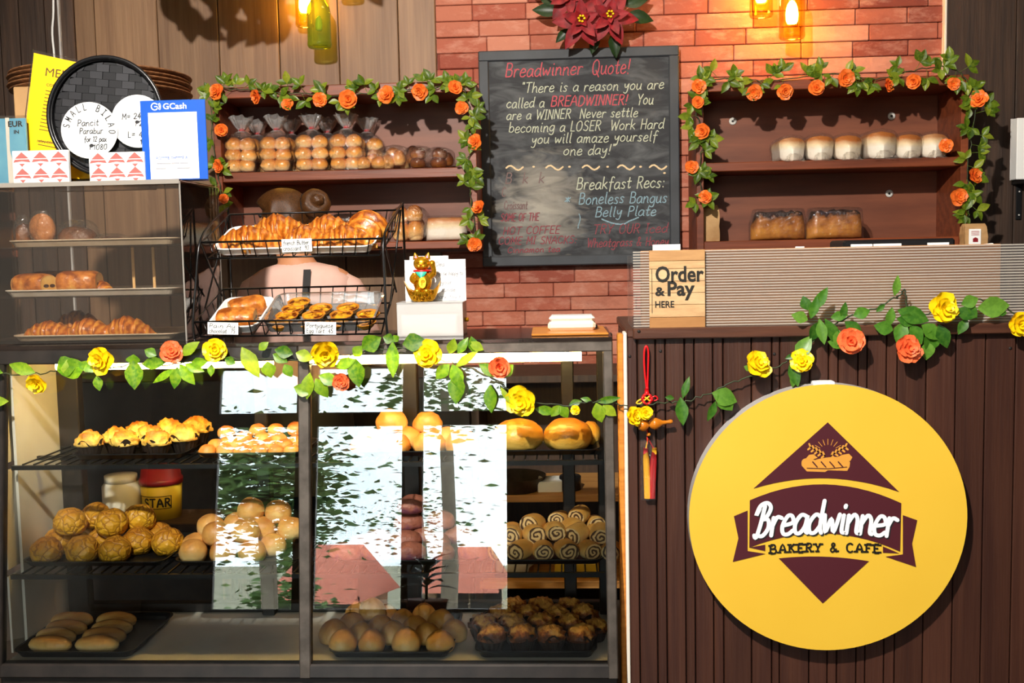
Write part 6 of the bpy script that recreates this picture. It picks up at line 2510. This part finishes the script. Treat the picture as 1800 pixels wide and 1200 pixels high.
def settle(o, tr, px, yy, z=.003, rot=0):
    """stand o on the sloped tray where the photo column px crosses it, yy metres in from its front edge"""
    Yw = (tr.matrix_world @ Vector((0, yy, 0))).y
    x = at(px, 430, Yw).x - tr.location.x
    o.location = lay(tr, x, yy, z)
    o.rotation_euler = (tr.matrix_world.to_3x3() @ Matrix.Rotation(rot, 3, 'Z')).to_euler()


KG_ = 'croissants on the wire rack'
for lab, px, yy, L_, R_, bend, rot, sd, zz in (
        ('large pointed croissant at the left front of the upper wire basket', 438, .050, .205, .050, .03, .10, 11, .003),
        ('croissant in the middle front of the upper wire basket above the price card', 537, .055, .15, .048, .03, -.15, 12, .003),
        ('long croissant at the right front of the upper wire basket', 608, .052, .185, .047, -.02, .06, 13, .003),
        ('croissant behind the large left one in the upper wire basket', 490, .140, .18, .052, .02, .1, 14, .004),
        ('croissant at the back of the upper wire basket beside the upright one', 578, .150, .16, .046, .02, -.1, 15, .003),
        ('croissant at the right back of the upper wire basket turned end-on', 650, .125, .15, .058, .02, 1.35, 16, .004)):
    o = croissant_mesh(L_, R_, bend, sd).build('croissant', 'croissant_crust')
    tag(o, lab, 'croissant', KG_)
    settle(o, ut, px, yy, zz, rot)
o = pain('', 410, 546, 3, 1.3, .105, .075, .052, 0, 21, 'pastries on the wire rack')
o['label'] = 'chocolate pastry nearest the Pain Au chocolat price card in the lower basket'
settle(o, pt_, 413, .052, .003, .06)
o = pain('', 410, 546, 3, 1.3, .1, .07, .056, 0, 22, 'pastries on the wire rack')
o['label'] = 'chocolate pastry lying behind the front one in the narrow white tray'
settle(o, pt_, 432, .125, .003, .5)


def egg_tart(v):
    t = thing('egg_tart', '', 'tart', group='egg tarts in the clear tray')
    mb = MB()
    n = 40
    r = .0335

    def f(u, w):
        a = 2 * pi * w
        prof = ((.68, 0), (.86, .5), (1.0, .96), (.97, 1.0), (.86, .90), (.82, .78))
        q = u * 5
        i = min(4, int(q))
        k = q - i
        rr_ = prof[i][0] * (1 - k) + prof[i + 1][0] * k
        z = prof[i][1] * (1 - k) + prof[i + 1][1] * k
        wob = 1 + .025 * sin(a * 9 + v) + .03 * noise.noise(Vector((cos(a), sin(a), v)))
        return (r * rr_ * wob * cos(a), r * rr_ * wob * sin(a), .017 * z)
    mb.grid(f, 10, n, cv=True)
    mb.poly([(r * .68 * cos(2 * pi * k / 20), r * .68 * sin(2 * pi * k / 20), 0) for k in range(20)])
    mb.build('pastry_shell', 'tart_crust', t)
    MB().lathe([(r * .84, .0133), (r * .6, .0145), (r * .3, .0148), (.0005, .0146)], 28, cap=False).build('custard', 'tart_custard', t, 'glossy custard with burnt spots')
    return t


TT = {v: egg_tart(v) for v in range(3)}
KIDS.clear()
used = set()
i = 0
for rname, yy, zz, pxs in (('front', .033, .003, (489, 540, 588, 637)), ('second', .080, .006, (501, 548, 597, 644)), ('third', .125, .008, (512, 561, 609)), ('back', .168, .010, (523,))):
    for j, px in enumerate(pxs):
        v = i % 3
        lab = ('egg tart, %s from the left in the %s row of the clear tray' % (ORD[j], rname)) if len(pxs) > 1 else 'egg tart alone in the back row of the clear tray'
        if v not in used:
            o = TT[v]
            used.add(v)
            o['label'] = lab
        else:
            o = dup(TT[v], (0, 0, 0), None, lab)
        settle(o, ct_, px, yy, zz, i * 1.3)
        i += 1

for x0, x1, y0, y1, l1, l2, lab, nm in (
        (496, 548, 419, 443, 'french Butter', 'croissant  90', 'handwritten price card for croissants clipped to the upper basket', 'u'),
        (365, 418, 566, 588, 'Pain Au', 'chocolat  75', 'handwritten Pain Au chocolat card clipped to the lower basket', 'l'),
        (536, 590, 565, 588, 'Portuguese', 'Egg Tart  45', 'handwritten egg tart price card clipped to the lower basket', 'l')):
    yy = 2.876 if nm == 'u' else 2.859
    a, b = at(x0, y1, yy), at(x1, y0, yy)
    w_, h_ = (b.x - a.x), b.z - a.z
    t = thing('price_card', lab, 'price card', ((a.x + b.x) / 2, yy, a.z), (0, radians(-1 if nm == 'u' else 2), 0))
    MB().box(-w_ / 2, w_ / 2, 0, .0008, 0, h_).build('card', 'paper', t)
    mb = MB()
    f = lambda a_, b_, d: (a_, -.0008 - d, b_)
    write(mb, l1, -w_ / 2 + w_ * .05, h_ * .55, h_ * .34, f, 0, .0013, .15, 1.3, .2, w_ * .84)
    write(mb, l2, -w_ / 2 + w_ * .05, h_ * .12, h_ * .34, f, 0, .0013, .15, 1.3, .2, w_ * .84)
    mb.build('lettering', 'ink', t)

# ---------------------------------------------------------------- cash box, note and lucky cat
QY = 2.90
a, b = at(699, 598, QY), at(813, 530, QY)
bz = CT + .0005
bx = thing('cash_box', 'frosted clear cash box on the case under the golden cat', 'box', ((a.x + b.x) / 2, QY, bz))
w_, h_ = (b.x - a.x) / 2, b.z - bz
mb = MB()
th = .003
mb.box(-w_, w_, 0, th, .001, h_ - .004)
mb.box(-w_, w_, .11, .11 + th, .001, h_ - .004)
mb.box(-w_, -w_ + th, th, .11, .001, h_ - .004)
mb.box(w_ - th, w_, th, .11, .001, h_ - .004)
mb.box(-w_, w_, 0, .113, -.0, .003)
mb.build('walls', 'cash_box', bx)
MB().box(-w_ - .001, w_ + .001, -.001, .114, h_ - .004, h_, .001).build('lid', 'cash_box', bx)
MB().box(-w_ + .006, w_ - .02, .03, .1, .003, h_ * .62, .004).build('banknotes', 'paper_shade', bx, 'pale papers inside')
m = MB().lathe([(.006, 0), (.006, .01), (.002, .012)], 14)
m.xf(0, T(w_, .05, h_ * .45) @ Matrix.Rotation(pi / 2, 4, 'Y')).build('lock', 'gold', bx)
LID = bx.location.z + h_ + .0005

a, b = at(713, 526, QY + .075), at(818, 455, QY + .075)
t = thing('note_card', 'white handwritten thank-you note standing behind the golden cat', 'note', ((a.x + b.x) / 2, QY + .075, LID))
w_, h_ = (b.x - a.x) / 2, b.z - LID
MB().box(-w_, w_, 0, .002, 0, h_).build('card', 'paper', t)
mb = MB()
f = lambda a_, b_, d: (a_, -.0008 - d, b_)
for s, x, y, ww, hh in (('Hi Dea', -.2, .84, .5, .1), ('ways be happy to', -.05, .62, .95, .09), ('your', .18, .40, .35, .1), ('tunde', .18, .22, .45, .09), ('Thank You ^', -.05, .05, .85, .1)):
    write(mb, s, x * w_, y * h_, hh * h_, f, 0, .0013, .2, 1.3, .3, ww * w_)
mb.build('lettering', 'grey_ink', t)
o = paper_sheet(722, 449, 788, 526, QY + .09, 'second white sheet peeking above the thank-you note', zbase=LID)

kp = at(743, 526, QY + .03)
cat = thing('lucky_cat', 'golden waving cat figurine on an ingot base on the cash box', 'figurine', (kp.x, QY + .035, LID))
k = (QY + .03) / F


def cblob(name, mat, cx_, cy_, cz_, rx, ry, rz, lab=None, rot=None, **kw):
    m = MB().blob(rx * k, ry * k, rz * k, 0, 0, flat=1.0, n=24, m=16)
    for v in m.v:
        v.z -= rz * k
    if rot:
        m.xf(0, rot)
    return m.xf(0, T(cx_ * k, cy_ * k, cz_ * k)).build(name, mat, cat, lab)


mb = MB()


def ingot(u, v):
    a_ = 2 * pi * v
    r_ = (14 + 13 * u ** .7)
    x, y = r_ * 1.15 * cos(a_) * (1 + .06 * u), r_ * .62 * sin(a_)
    z = u * 18 + u * u * 20 * abs(cos(a_)) ** 4
    return (x * k, y * k, z * k)


mb.grid(ingot, 10, 40, cv=True)
mb.grid(lambda u, v: ingot(1, v) if u < .01 else tuple(Vector(ingot(1, v)).lerp(Vector((20 * cos(2 * pi * v) * k, 11 * sin(2 * pi * v) * k, 17 * k)), u)), 5, 40, cv=True)
mb.poly([tuple(Vector((20 * cos(2 * pi * q / 20) * k, 11 * sin(2 * pi * q / 20) * k, 17 * k))) for q in range(20)])
mb.poly([(16.1 * cos(2 * pi * q / 20) * k, 8.7 * sin(2 * pi * q / 20) * k, 0) for q in range(20)])
mb.build('ingot_base', 'gold', cat)
for i, (x, z) in enumerate(((-17, 17), (-6, 13), (6, 13), (17, 17), (0, 6), (-11, 7), (11, 7))):
    m = MB().tube([(4 * cos(q * .7) * k, 0, 4 * sin(q * .7) * k) for q in range(9)], .9 * k, 6, True)
    m.tube([(1.6 * cos(q * .9) * k, 0, 1.6 * sin(q * .9) * k) for q in range(7)], .6 * k, 6, True)
    u_ = z / 18
    r_ = (14 + 13 * min(1, u_) ** .7)
    yy = -.62 * r_ * sqrt(max(.05, 1 - (x / (r_ * 1.18)) ** 2))
    m.xf(0, T(x * k, (yy - .3) * k, z * k)).build('coin_relief', 'gold_dark', cat)
cblob('body', 'gold', 0, 0, 37, 17, 13, 22)
cblob('head', 'gold', 0, -2, 67, 15, 12, 13)
for s in (-1, 1):
    m = MB().lathe([(6.5 * k, 0), (4.6 * k, 5 * k), (2 * k, 10 * k), (.2 * k, 12.5 * k)], 14)
    m.xf(0, T(s * 9.5 * k, -1 * k, 75 * k) @ Matrix.Rotation(s * .25, 4, 'Y') @ Matrix.Scale(.55, 4, (0, 1, 0)))
    ear = m.build('ear', 'gold', cat)
    m = MB()
    m.poly([(s * 9.5 * k - 2.8 * k, -5 * k, 77 * k), (s * 9.5 * k + 2.8 * k, -5 * k, 77 * k), (s * 11.2 * k, -3.6 * k, 84 * k)])
    m.build('inner_ear', 'red_gloss', ear, 'red inner ear')
    cblob('eye', 'gold_dark', s * 5.5, -12.6, 69, 2.6, 1.6, 1.6)
    cblob('foot', 'gold', s * 8, -11, 19, 6, 5, 4.5)
    cblob('cheek', 'gold', s * 4, -12.5, 62.5, 4.5, 3, 3.4)
cblob('nose', 'red_gloss', 0, -14.6, 65.5, 1.3, 1, 1, 'red nose')
mb = MB().tube([(14.2 * cos(2 * pi * q / 28) * k, (-1 + 11.5 * sin(2 * pi * q / 28)) * k, 54.5 * k) for q in range(28)], 1.9 * k, 8, True)
mb.build('collar', 'red_gloss', cat, 'red collar')
mb = MB()
mb.grid(lambda u, v: ((2 * v - 1) * 10 * (1 - u ** 1.3 * .85) * k, (-12.6 - 2.2 * u - 1.5 * (1 - (2 * v - 1) ** 2)) * k, (53 - 11 * u) * k), 6, 8)
mb.build('bib', 'teal', cat, 'teal bib')
mb = MB()
mb.tube(smooth([(14 * k, -2 * k, 44 * k), (21 * k, -5 * k, 50 * k), (21 * k, -7 * k, 60 * k), (19 * k, -8 * k, 66 * k)], 5), [5 * k] * 6 + [4.4 * k] * 6 + [5 * k] * 4, 12)
mb.build('raised_arm', 'gold', cat)
cblob('paw', 'gold', 19, -8, 67, 6, 5.5, 6)
mb = MB().tube(smooth([(-13 * k, -2 * k, 48 * k), (-17 * k, -8 * k, 40 * k), (-9 * k, -14 * k, 34 * k)], 5), 5 * k, 12)
mb.build('lowered_arm', 'gold', cat)
m = MB().prism([(6.5 * k * cos(q * .3), 10 * k * sin(q * .3)) for q in range(21)], lambda x, z, d: (x + 2 * k, -14.5 * k - d, z + 34 * k), 1.6 * k)
m.build('coin', 'gold', cat)
mb = MB()
write(mb, '$', -1.6 * k, 29 * k, 9 * k, lambda a_, b_, d: (a_ + 2 * k, -16.3 * k - d, b_), 0, 1 * k, 0)
mb.build('coin_mark', 'gold_dark', cat)

# white rounded plastic box
a, b = at(963, 580, 2.96), at(1047, 554, 2.96)
zb_ = CT + .0068
t = thing('plastic_box', 'small rounded white plastic box standing on the orange board', 'box', ((a.x + b.x) / 2, 2.96, zb_))
w_, h_ = (b.x - a.x) / 2, b.z - zb_
MB().box(-w_, w_, 0, .09, 0, h_ * .62, .008).build('body', 'cream_plastic', t)
MB().box(-w_ + .003, w_ - .002, .002, .088, h_ * .6, h_, .012).build('lid', 'white_plastic', t)
MB().box(w_ + .000, w_ + .006, .03, .05, .002, .012, .002).build('plug', 'black_plastic', t)

# ---------------------------------------------------------------- behind the case: low bench, tub and jar, back counter
PZ = at(285, 907, 3.42).z
pb = thing('prep_bench', 'dark low bench behind the glass case carrying the yellow tub', 'bench', (-1.43, 3.52, 0))
MB().box(-.45, .32, -.20, .0, PZ - .03, PZ, .003).build('bench_top', 'plank_dark', pb)
for x in (-.42, .28):
    for y in (-.18, -.02):
        MB().box(x, x + .03, y - .015, y + .015, 0, PZ - .03).build('leg', 'plank_dark', pb)
p = at(286, 905, 3.42)
t = thing('margarine_tub', 'yellow STAR tub with dark red lid seen through the case behind the buns', 'tub', (p.x, 3.42, PZ + .0005))
hh = at(286, 845, 3.42).z - PZ
r_ = .068
MB().lathe([(r_ * .9, 0), (r_, hh)], 32).build('tub', 'star_yellow', t)
MB().lathe([(r_ * 1.05, hh - .006), (r_ * 1.05, hh + .012), (r_ * .98, hh + .014), (r_ * .9, hh + .05), (.001, hh + .055)], 32).build('lid', 'star_red', t, 'dark red lid')
mb = MB()
mb.grid(lambda u, v: ((r_ * (.955 + .05 * u) + .0006) * sin((v - .5) * 1.7), -(r_ * (.955 + .05 * u) + .0006) * cos((v - .5) * 1.7), hh * (.32 + .36 * u)), 2, 12)
mb.build('label_band', 'ink', t)
mb = MB()
mb.grid(lambda u, v: ((r_ * (.957 + .05 * u) + .001) * sin((v - .5) * 1.6), -(r_ * (.957 + .05 * u) + .001) * cos((v - .5) * 1.6), hh * (.34 + .32 * u)), 2, 12)
mb.build('label_field', 'star_yellow', t)
mb = MB()
write(mb, 'STAR', 0, 0, hh * .22, lambda a_, b_, d: ((r_ * .982 + .003) * sin(a_ / r_), -(r_ * .982 + .003) * cos(a_ / r_), b_ + hh * .39), 0, .0055, 0, 2.0, 0, .085)
m0 = [v.copy() for v in mb.v]
mb.v = []
for v in m0:
    a_ = -.5
    mb.v.append(Vector((v.x * cos(a_) - v.y * sin(a_), v.x * sin(a_) + v.y * cos(a_), v.z)))
mb.build('lettering', 'ink', t)
p = at(218, 905, 3.42)
t = thing('food_jar', 'frosted white jar beside the yellow STAR tub behind the case', 'jar', (p.x, 3.41, PZ + .0005))
MB().lathe([(.058, 0), (.062, .01), (.062, .11), (.05, .125)], 28).build('jar_body', 'milky', t)
MB().lathe([(.053, .122), (.053, .145), (.001, .147)], 28).build('jar_lid', 'milky', t)

z1_, z2_ = at(925, 870, 4.2).z, at(925, 1022, 4.2).z
bc = thing('back_counter', 'dark open back counter with pale shelf edges along the brick wall', 'counter', (.25, 4.2, 0))
tw = 1.02
MB().box(-2.4, -.655, .0, .445, 0, .96, .004).build('dark_backing', 'case_dark', bc)  # dark block added to darken the view through the case
MB().box(-.65, tw, 0, .44, .93, .96, .003).build('worktop', 'plank_dark', bc)
for z in (z1_, z2_):
    MB().box(-.63, tw - .02, .0, .43, z - .03, z, .002).build('shelf_board', 'pale_wood', bc)
for x in (-.65, .12, tw - .03):
    MB().box(x, x + .03, .01, .44, 0, .93).build('side_panel', 'plank_dark', bc)
MB().box(-.65, tw, .43, .445, 0, .93).build('back_panel', 'plank_dark', bc)


def small(name, label, cat_, px, Y, z, mb, mat):
    return tag(mb.build(name, mat, None, None, (at(px, 900, Y).x, Y, z + .0008)), label, cat_)


small('plastic_bag', 'crumpled pale plastic bag on the lower back shelf behind the case', 'bag', 900, 4.3, z2_, MB().blob(.075, .06, .07, 3, amp=.4, freq=4), 'paper_shade')
small('yellow_box', 'flat yellow box on the lower back shelf behind the case', 'box', 1012, 4.3, z2_ + .0, MB().box(-.09, .09, -.06, .06, 0, .06, .003), 'star_yellow')
small('white_box', 'white carton on the upper back shelf behind the case', 'box', 968, 4.3, z1_, MB().box(-.05, .05, -.06, .06, 0, .045, .003), 'paper')
small('flour_tin', 'round dark tin on the upper back shelf behind the case', 'tin', 1003, 4.3, z1_, MB().lathe([(.045, 0), (.045, .055), (.04, .06), (.001, .06)], 24), 'black_plastic')
small('steel_pan', 'wide low steel pan on the upper back shelf behind the case', 'pan', 905, 4.3, z1_, MB().lathe([(.10, 0), (.13, .06), (.133, .062), (.128, .06), (.098, .004), (.001, .004)], 30), 'case_metal')

# ---------------------------------------------------------------- shop assistant behind the case, back to the camera
PYy = 3.72
pc = at(527, 460, PYy)
man = bpy.data.meshes.new('person')
J = [  # name, x, y, z, radius
    ('pelvis', 0, 0, .93, .125), ('waist', 0, .0, 1.06, .105), ('chest', 0, .0, 1.24, .12), ('upper', 0, .01, 1.36, .085),
    ('neck', -.015, .015, 1.455, .045), ('skull0', -.03, .02, 1.52, .062), ('skull1', -.055, .015, 1.60, .085), ('skull2', -.06, .01, 1.655, .06),
    ('sl', -.15, .01, 1.375, .055), ('el', -.22, .06, 1.12, .042), ('wl', -.17, .28, 1.05, .028), ('hl', -.15, .35, 1.05, .03),
    ('sr', .15, .01, 1.375, .055), ('er', .22, .06, 1.12, .042), ('wr', .17, .28, 1.05, .028), ('hr', .15, .35, 1.05, .03),
    ('pl', -.09, 0, .86, .095), ('kl', -.10, .01, .48, .062), ('al', -.10, -.01, .09, .04), ('tl', -.105, .13, .035, .036),
    ('pr', .09, 0, .86, .095), ('kr', .10, .01, .48, .062), ('ar', .10, -.01, .09, .04), ('tr', .105, .13, .035, .036),
    ('chin', -.115, .045, 1.535, .03), ('nose', -.155, .045, 1.585, .012)]
ids = {j[0]: i for i, j in enumerate(J)}
E_ = [('pelvis', 'waist'), ('waist', 'chest'), ('chest', 'upper'), ('upper', 'neck'), ('neck', 'skull0'), ('skull0', 'skull1'), ('skull1', 'skull2'), ('upper', 'sl'), ('sl', 'el'), ('el', 'wl'), ('wl', 'hl'), ('upper', 'sr'), ('sr', 'er'), ('er', 'wr'), ('wr', 'hr'), ('pelvis', 'pl'), ('pl', 'kl'), ('kl', 'al'), ('al', 'tl'), ('pelvis', 'pr'), ('pr', 'kr'), ('kr', 'ar'), ('ar', 'tr'), ('skull0', 'chin'), ('skull1', 'nose')]
for s, hnd in ((-1, 'hl'), (1, 'hr')):
    h0 = J[ids[hnd]]
    for fi, (dx, L1) in enumerate(((-.024, .030), (-.008, .036), (.008, .034), (.023, .027))):
        a_, b_ = '%sf%da' % (hnd, fi), '%sf%db' % (hnd, fi)
        J.append((a_, h0[1] + dx, h0[2] + .045, h0[3] - .004, .0095))
        J.append((b_, h0[1] + dx * 1.15, h0[2] + .045 + L1, h0[3] - .02, .0085))
        ids[a_], ids[b_] = len(J) - 2, len(J) - 1
        E_ += [(hnd, a_), (a_, b_)]
    a_, b_ = hnd + 't0', hnd + 't1'
    J.append((a_, h0[1] - s * .032, h0[2] + .012, h0[3] - .004, .0105))
    J.append((b_, h0[1] - s * .048, h0[2] + .045, h0[3] - .012, .009))
    ids[a_], ids[b_] = len(J) - 2, len(J) - 1
    E_ += [(hnd, a_), (a_, b_)]
man.from_pydata([j[1:4] for j in J], [(ids[a_], ids[b_]) for a_, b_ in E_], [])
person = bpy.data.objects.new('person', man)
COL.objects.link(person)
man.materials.append(MATS['skin'])
person.location = (pc.x, PYy, 0)
sk = person.modifiers.new('skin', 'SKIN')
sk.use_smooth_shade = True
lay_ = man.skin_vertices[0].data if man.skin_vertices else None
if lay_ is None:
    import bmesh
    bm = bmesh.new()
    bm.from_mesh(man)
    bm.verts.layers.skin.verify()
    bm.to_mesh(man)
    bm.free()
    lay_ = man.skin_vertices[0].data
for i, j in enumerate(J):
    lay_[i].radius = (j[4], j[4] * (.72 if j[0] in ('waist', 'chest', 'pelvis', 'upper') else 1))
lay_[0].use_root = True
ss = person.modifiers.new('subdivision', 'SUBSURF')
ss.levels = ss.render_levels = 2
tag(person, 'person behind the case, back turned, pink top with black apron strap, hair in a bun', 'person')


def loft(mb, rings, n=28, e=2.3):
    """rings of (x,y,z,rx,ry)"""
    def f(u, v):
        q = u * (len(rings) - 1)
        i = min(int(q), len(rings) - 2)
        t_ = q - i
        t_ = t_ * t_ * (3 - 2 * t_) if False else t_
        r = [rings[i][m] * (1 - t_) + rings[i + 1][m] * t_ for m in range(5)]
        a_ = 2 * pi * v
        wr_ = 1 + .012 * noise.noise(Vector((cos(a_) * 3, sin(a_) * 3, r[2] * 14)))
        return (r[0] + r[3] * wr_ * abs(cos(a_)) ** (2 / e) * (1 if cos(a_) > 0 else -1), r[1] + r[4] * wr_ * abs(sin(a_)) ** (2 / e) * (1 if sin(a_) > 0 else -1), r[2])
    return mb.grid(f, (len(rings) - 1) * 3, n, cv=True)


mb = loft(MB(), [(0, 0, .86, .165, .125), (0, 0, 1.0, .15, .115), (0, 0, 1.15, .158, .115), (0, 0, 1.28, .18, .115), (0, .004, 1.33, .196, .105), (0, .006, 1.38, .182, .088), (0, .01, 1.418, .13, .07), (-.005, .012, 1.435, .06, .058)])
for s in (-1, 1):
    mb.tube(smooth([(s * .12, .01, 1.36), (s * .165, .012, 1.335), (s * .2, .035, 1.24), (s * .225, .06, 1.12)], 4), [.05] * 4 + [.060] * 4 + [.058] * 5, 14)
mb.build('pink_top', 'shirt_pink', person, 'pale pink short-sleeved top')
mb = MB()
mb.grid(lambda u, v: (.045 + (v - .5) * .026, -.118 + .0 * u - .005 + (.045 * max(0, u - .72) / .28), .98 + .43 * u), 10, 2)
mb.build('apron_strap', 'apron_black', person, 'black apron strap down the back')
mb = loft(MB(), [(0, .0, .62, .185, .15), (0, 0, .9, .17, .135), (0, 0, 1.0, .157, .122)])
mb.build('apron', 'apron_black', person, 'black apron')
mb = MB()
for s in (-1, 1):
    loft(mb, [(s * .1, 0, .08, .06, .065), (s * .1, .01, .48, .08, .082), (s * .085, 0, .84, .1, .11)])
mb.build('trousers', 'jeans', person, 'dark trousers')
mb = MB()
for s in (-1, 1):
    m0 = mb.mark()
    mb.blob(.05, .12, .05, 2, .05)
    mb.xf(m0, T(s * .104, .06, 0))
mb.build('shoes', 'black_plastic', person, 'black shoes')
# hair: cap over the skull, combed back to a bun on her right
hc = Vector((-.055, .012, 1.595))
mb = MB()


def cap(u, v):
    th = pi * u
    a_ = 2 * pi * v
    d = Vector((sin(th) * cos(a_), sin(th) * sin(a_), cos(th)))
    r_ = .105 + .003 * sin(a_ * 22 + 6 * u)
    p = Vector((d.x * r_ * 1.02, d.y * r_ * .98, d.z * r_ * 1.0))
    if d.x < -.35 and d.z < .35:
        p *= .72
    return hc + p


mb.grid(cap, 18, 44, cv=True)
mb.build('hair', 'hair', person, 'brown hair combed back')
bn_ = hc + Vector((.125, -.035, .045))
mb = MB()
m0 = mb.mark()
mb.grid(lambda u, v: ((.030 + .024 * cos(2 * pi * v) + .002 * sin(14 * pi * u + 4 * pi * v)) * cos(2 * pi * u), (.030 + .026 * cos(2 * pi * v)) * sin(2 * pi * u), .03 * sin(2 * pi * v)), 28, 16, cu=True, cv=True)
mb.blob(.024, .024, .03, 3, .2)
mb.xf(m0, T(*bn_) @ Matrix.Rotation(1.1, 4, 'X') @ Matrix.Rotation(.5, 4, 'Y'))
mb.build('hair_bun', 'hair', person, 'coiled hair bun')
mb = MB().tube([tuple(hc + Vector((.085, -.028 + .026 * cos(q * .5), .04 + .034 * sin(q * .5)))) for q in range(12)], .011, 10)
mb.build('hair_band', 'apron_black', person, 'black hair band')
for s, y in ((-1, .012), (1, .075)):
    mb = MB().blob(.010, .010, .008, 1, 0, flat=1)
    mb.xf(0, T(-.137, y, 1.597)).build('eye', 'ink', person)
mb = MB().tube(smooth([(-.142, .025, 1.548), (-.148, .045, 1.546), (-.142, .065, 1.548)], 4), .004, 8)
mb.build('mouth', 'rose_coral', person)
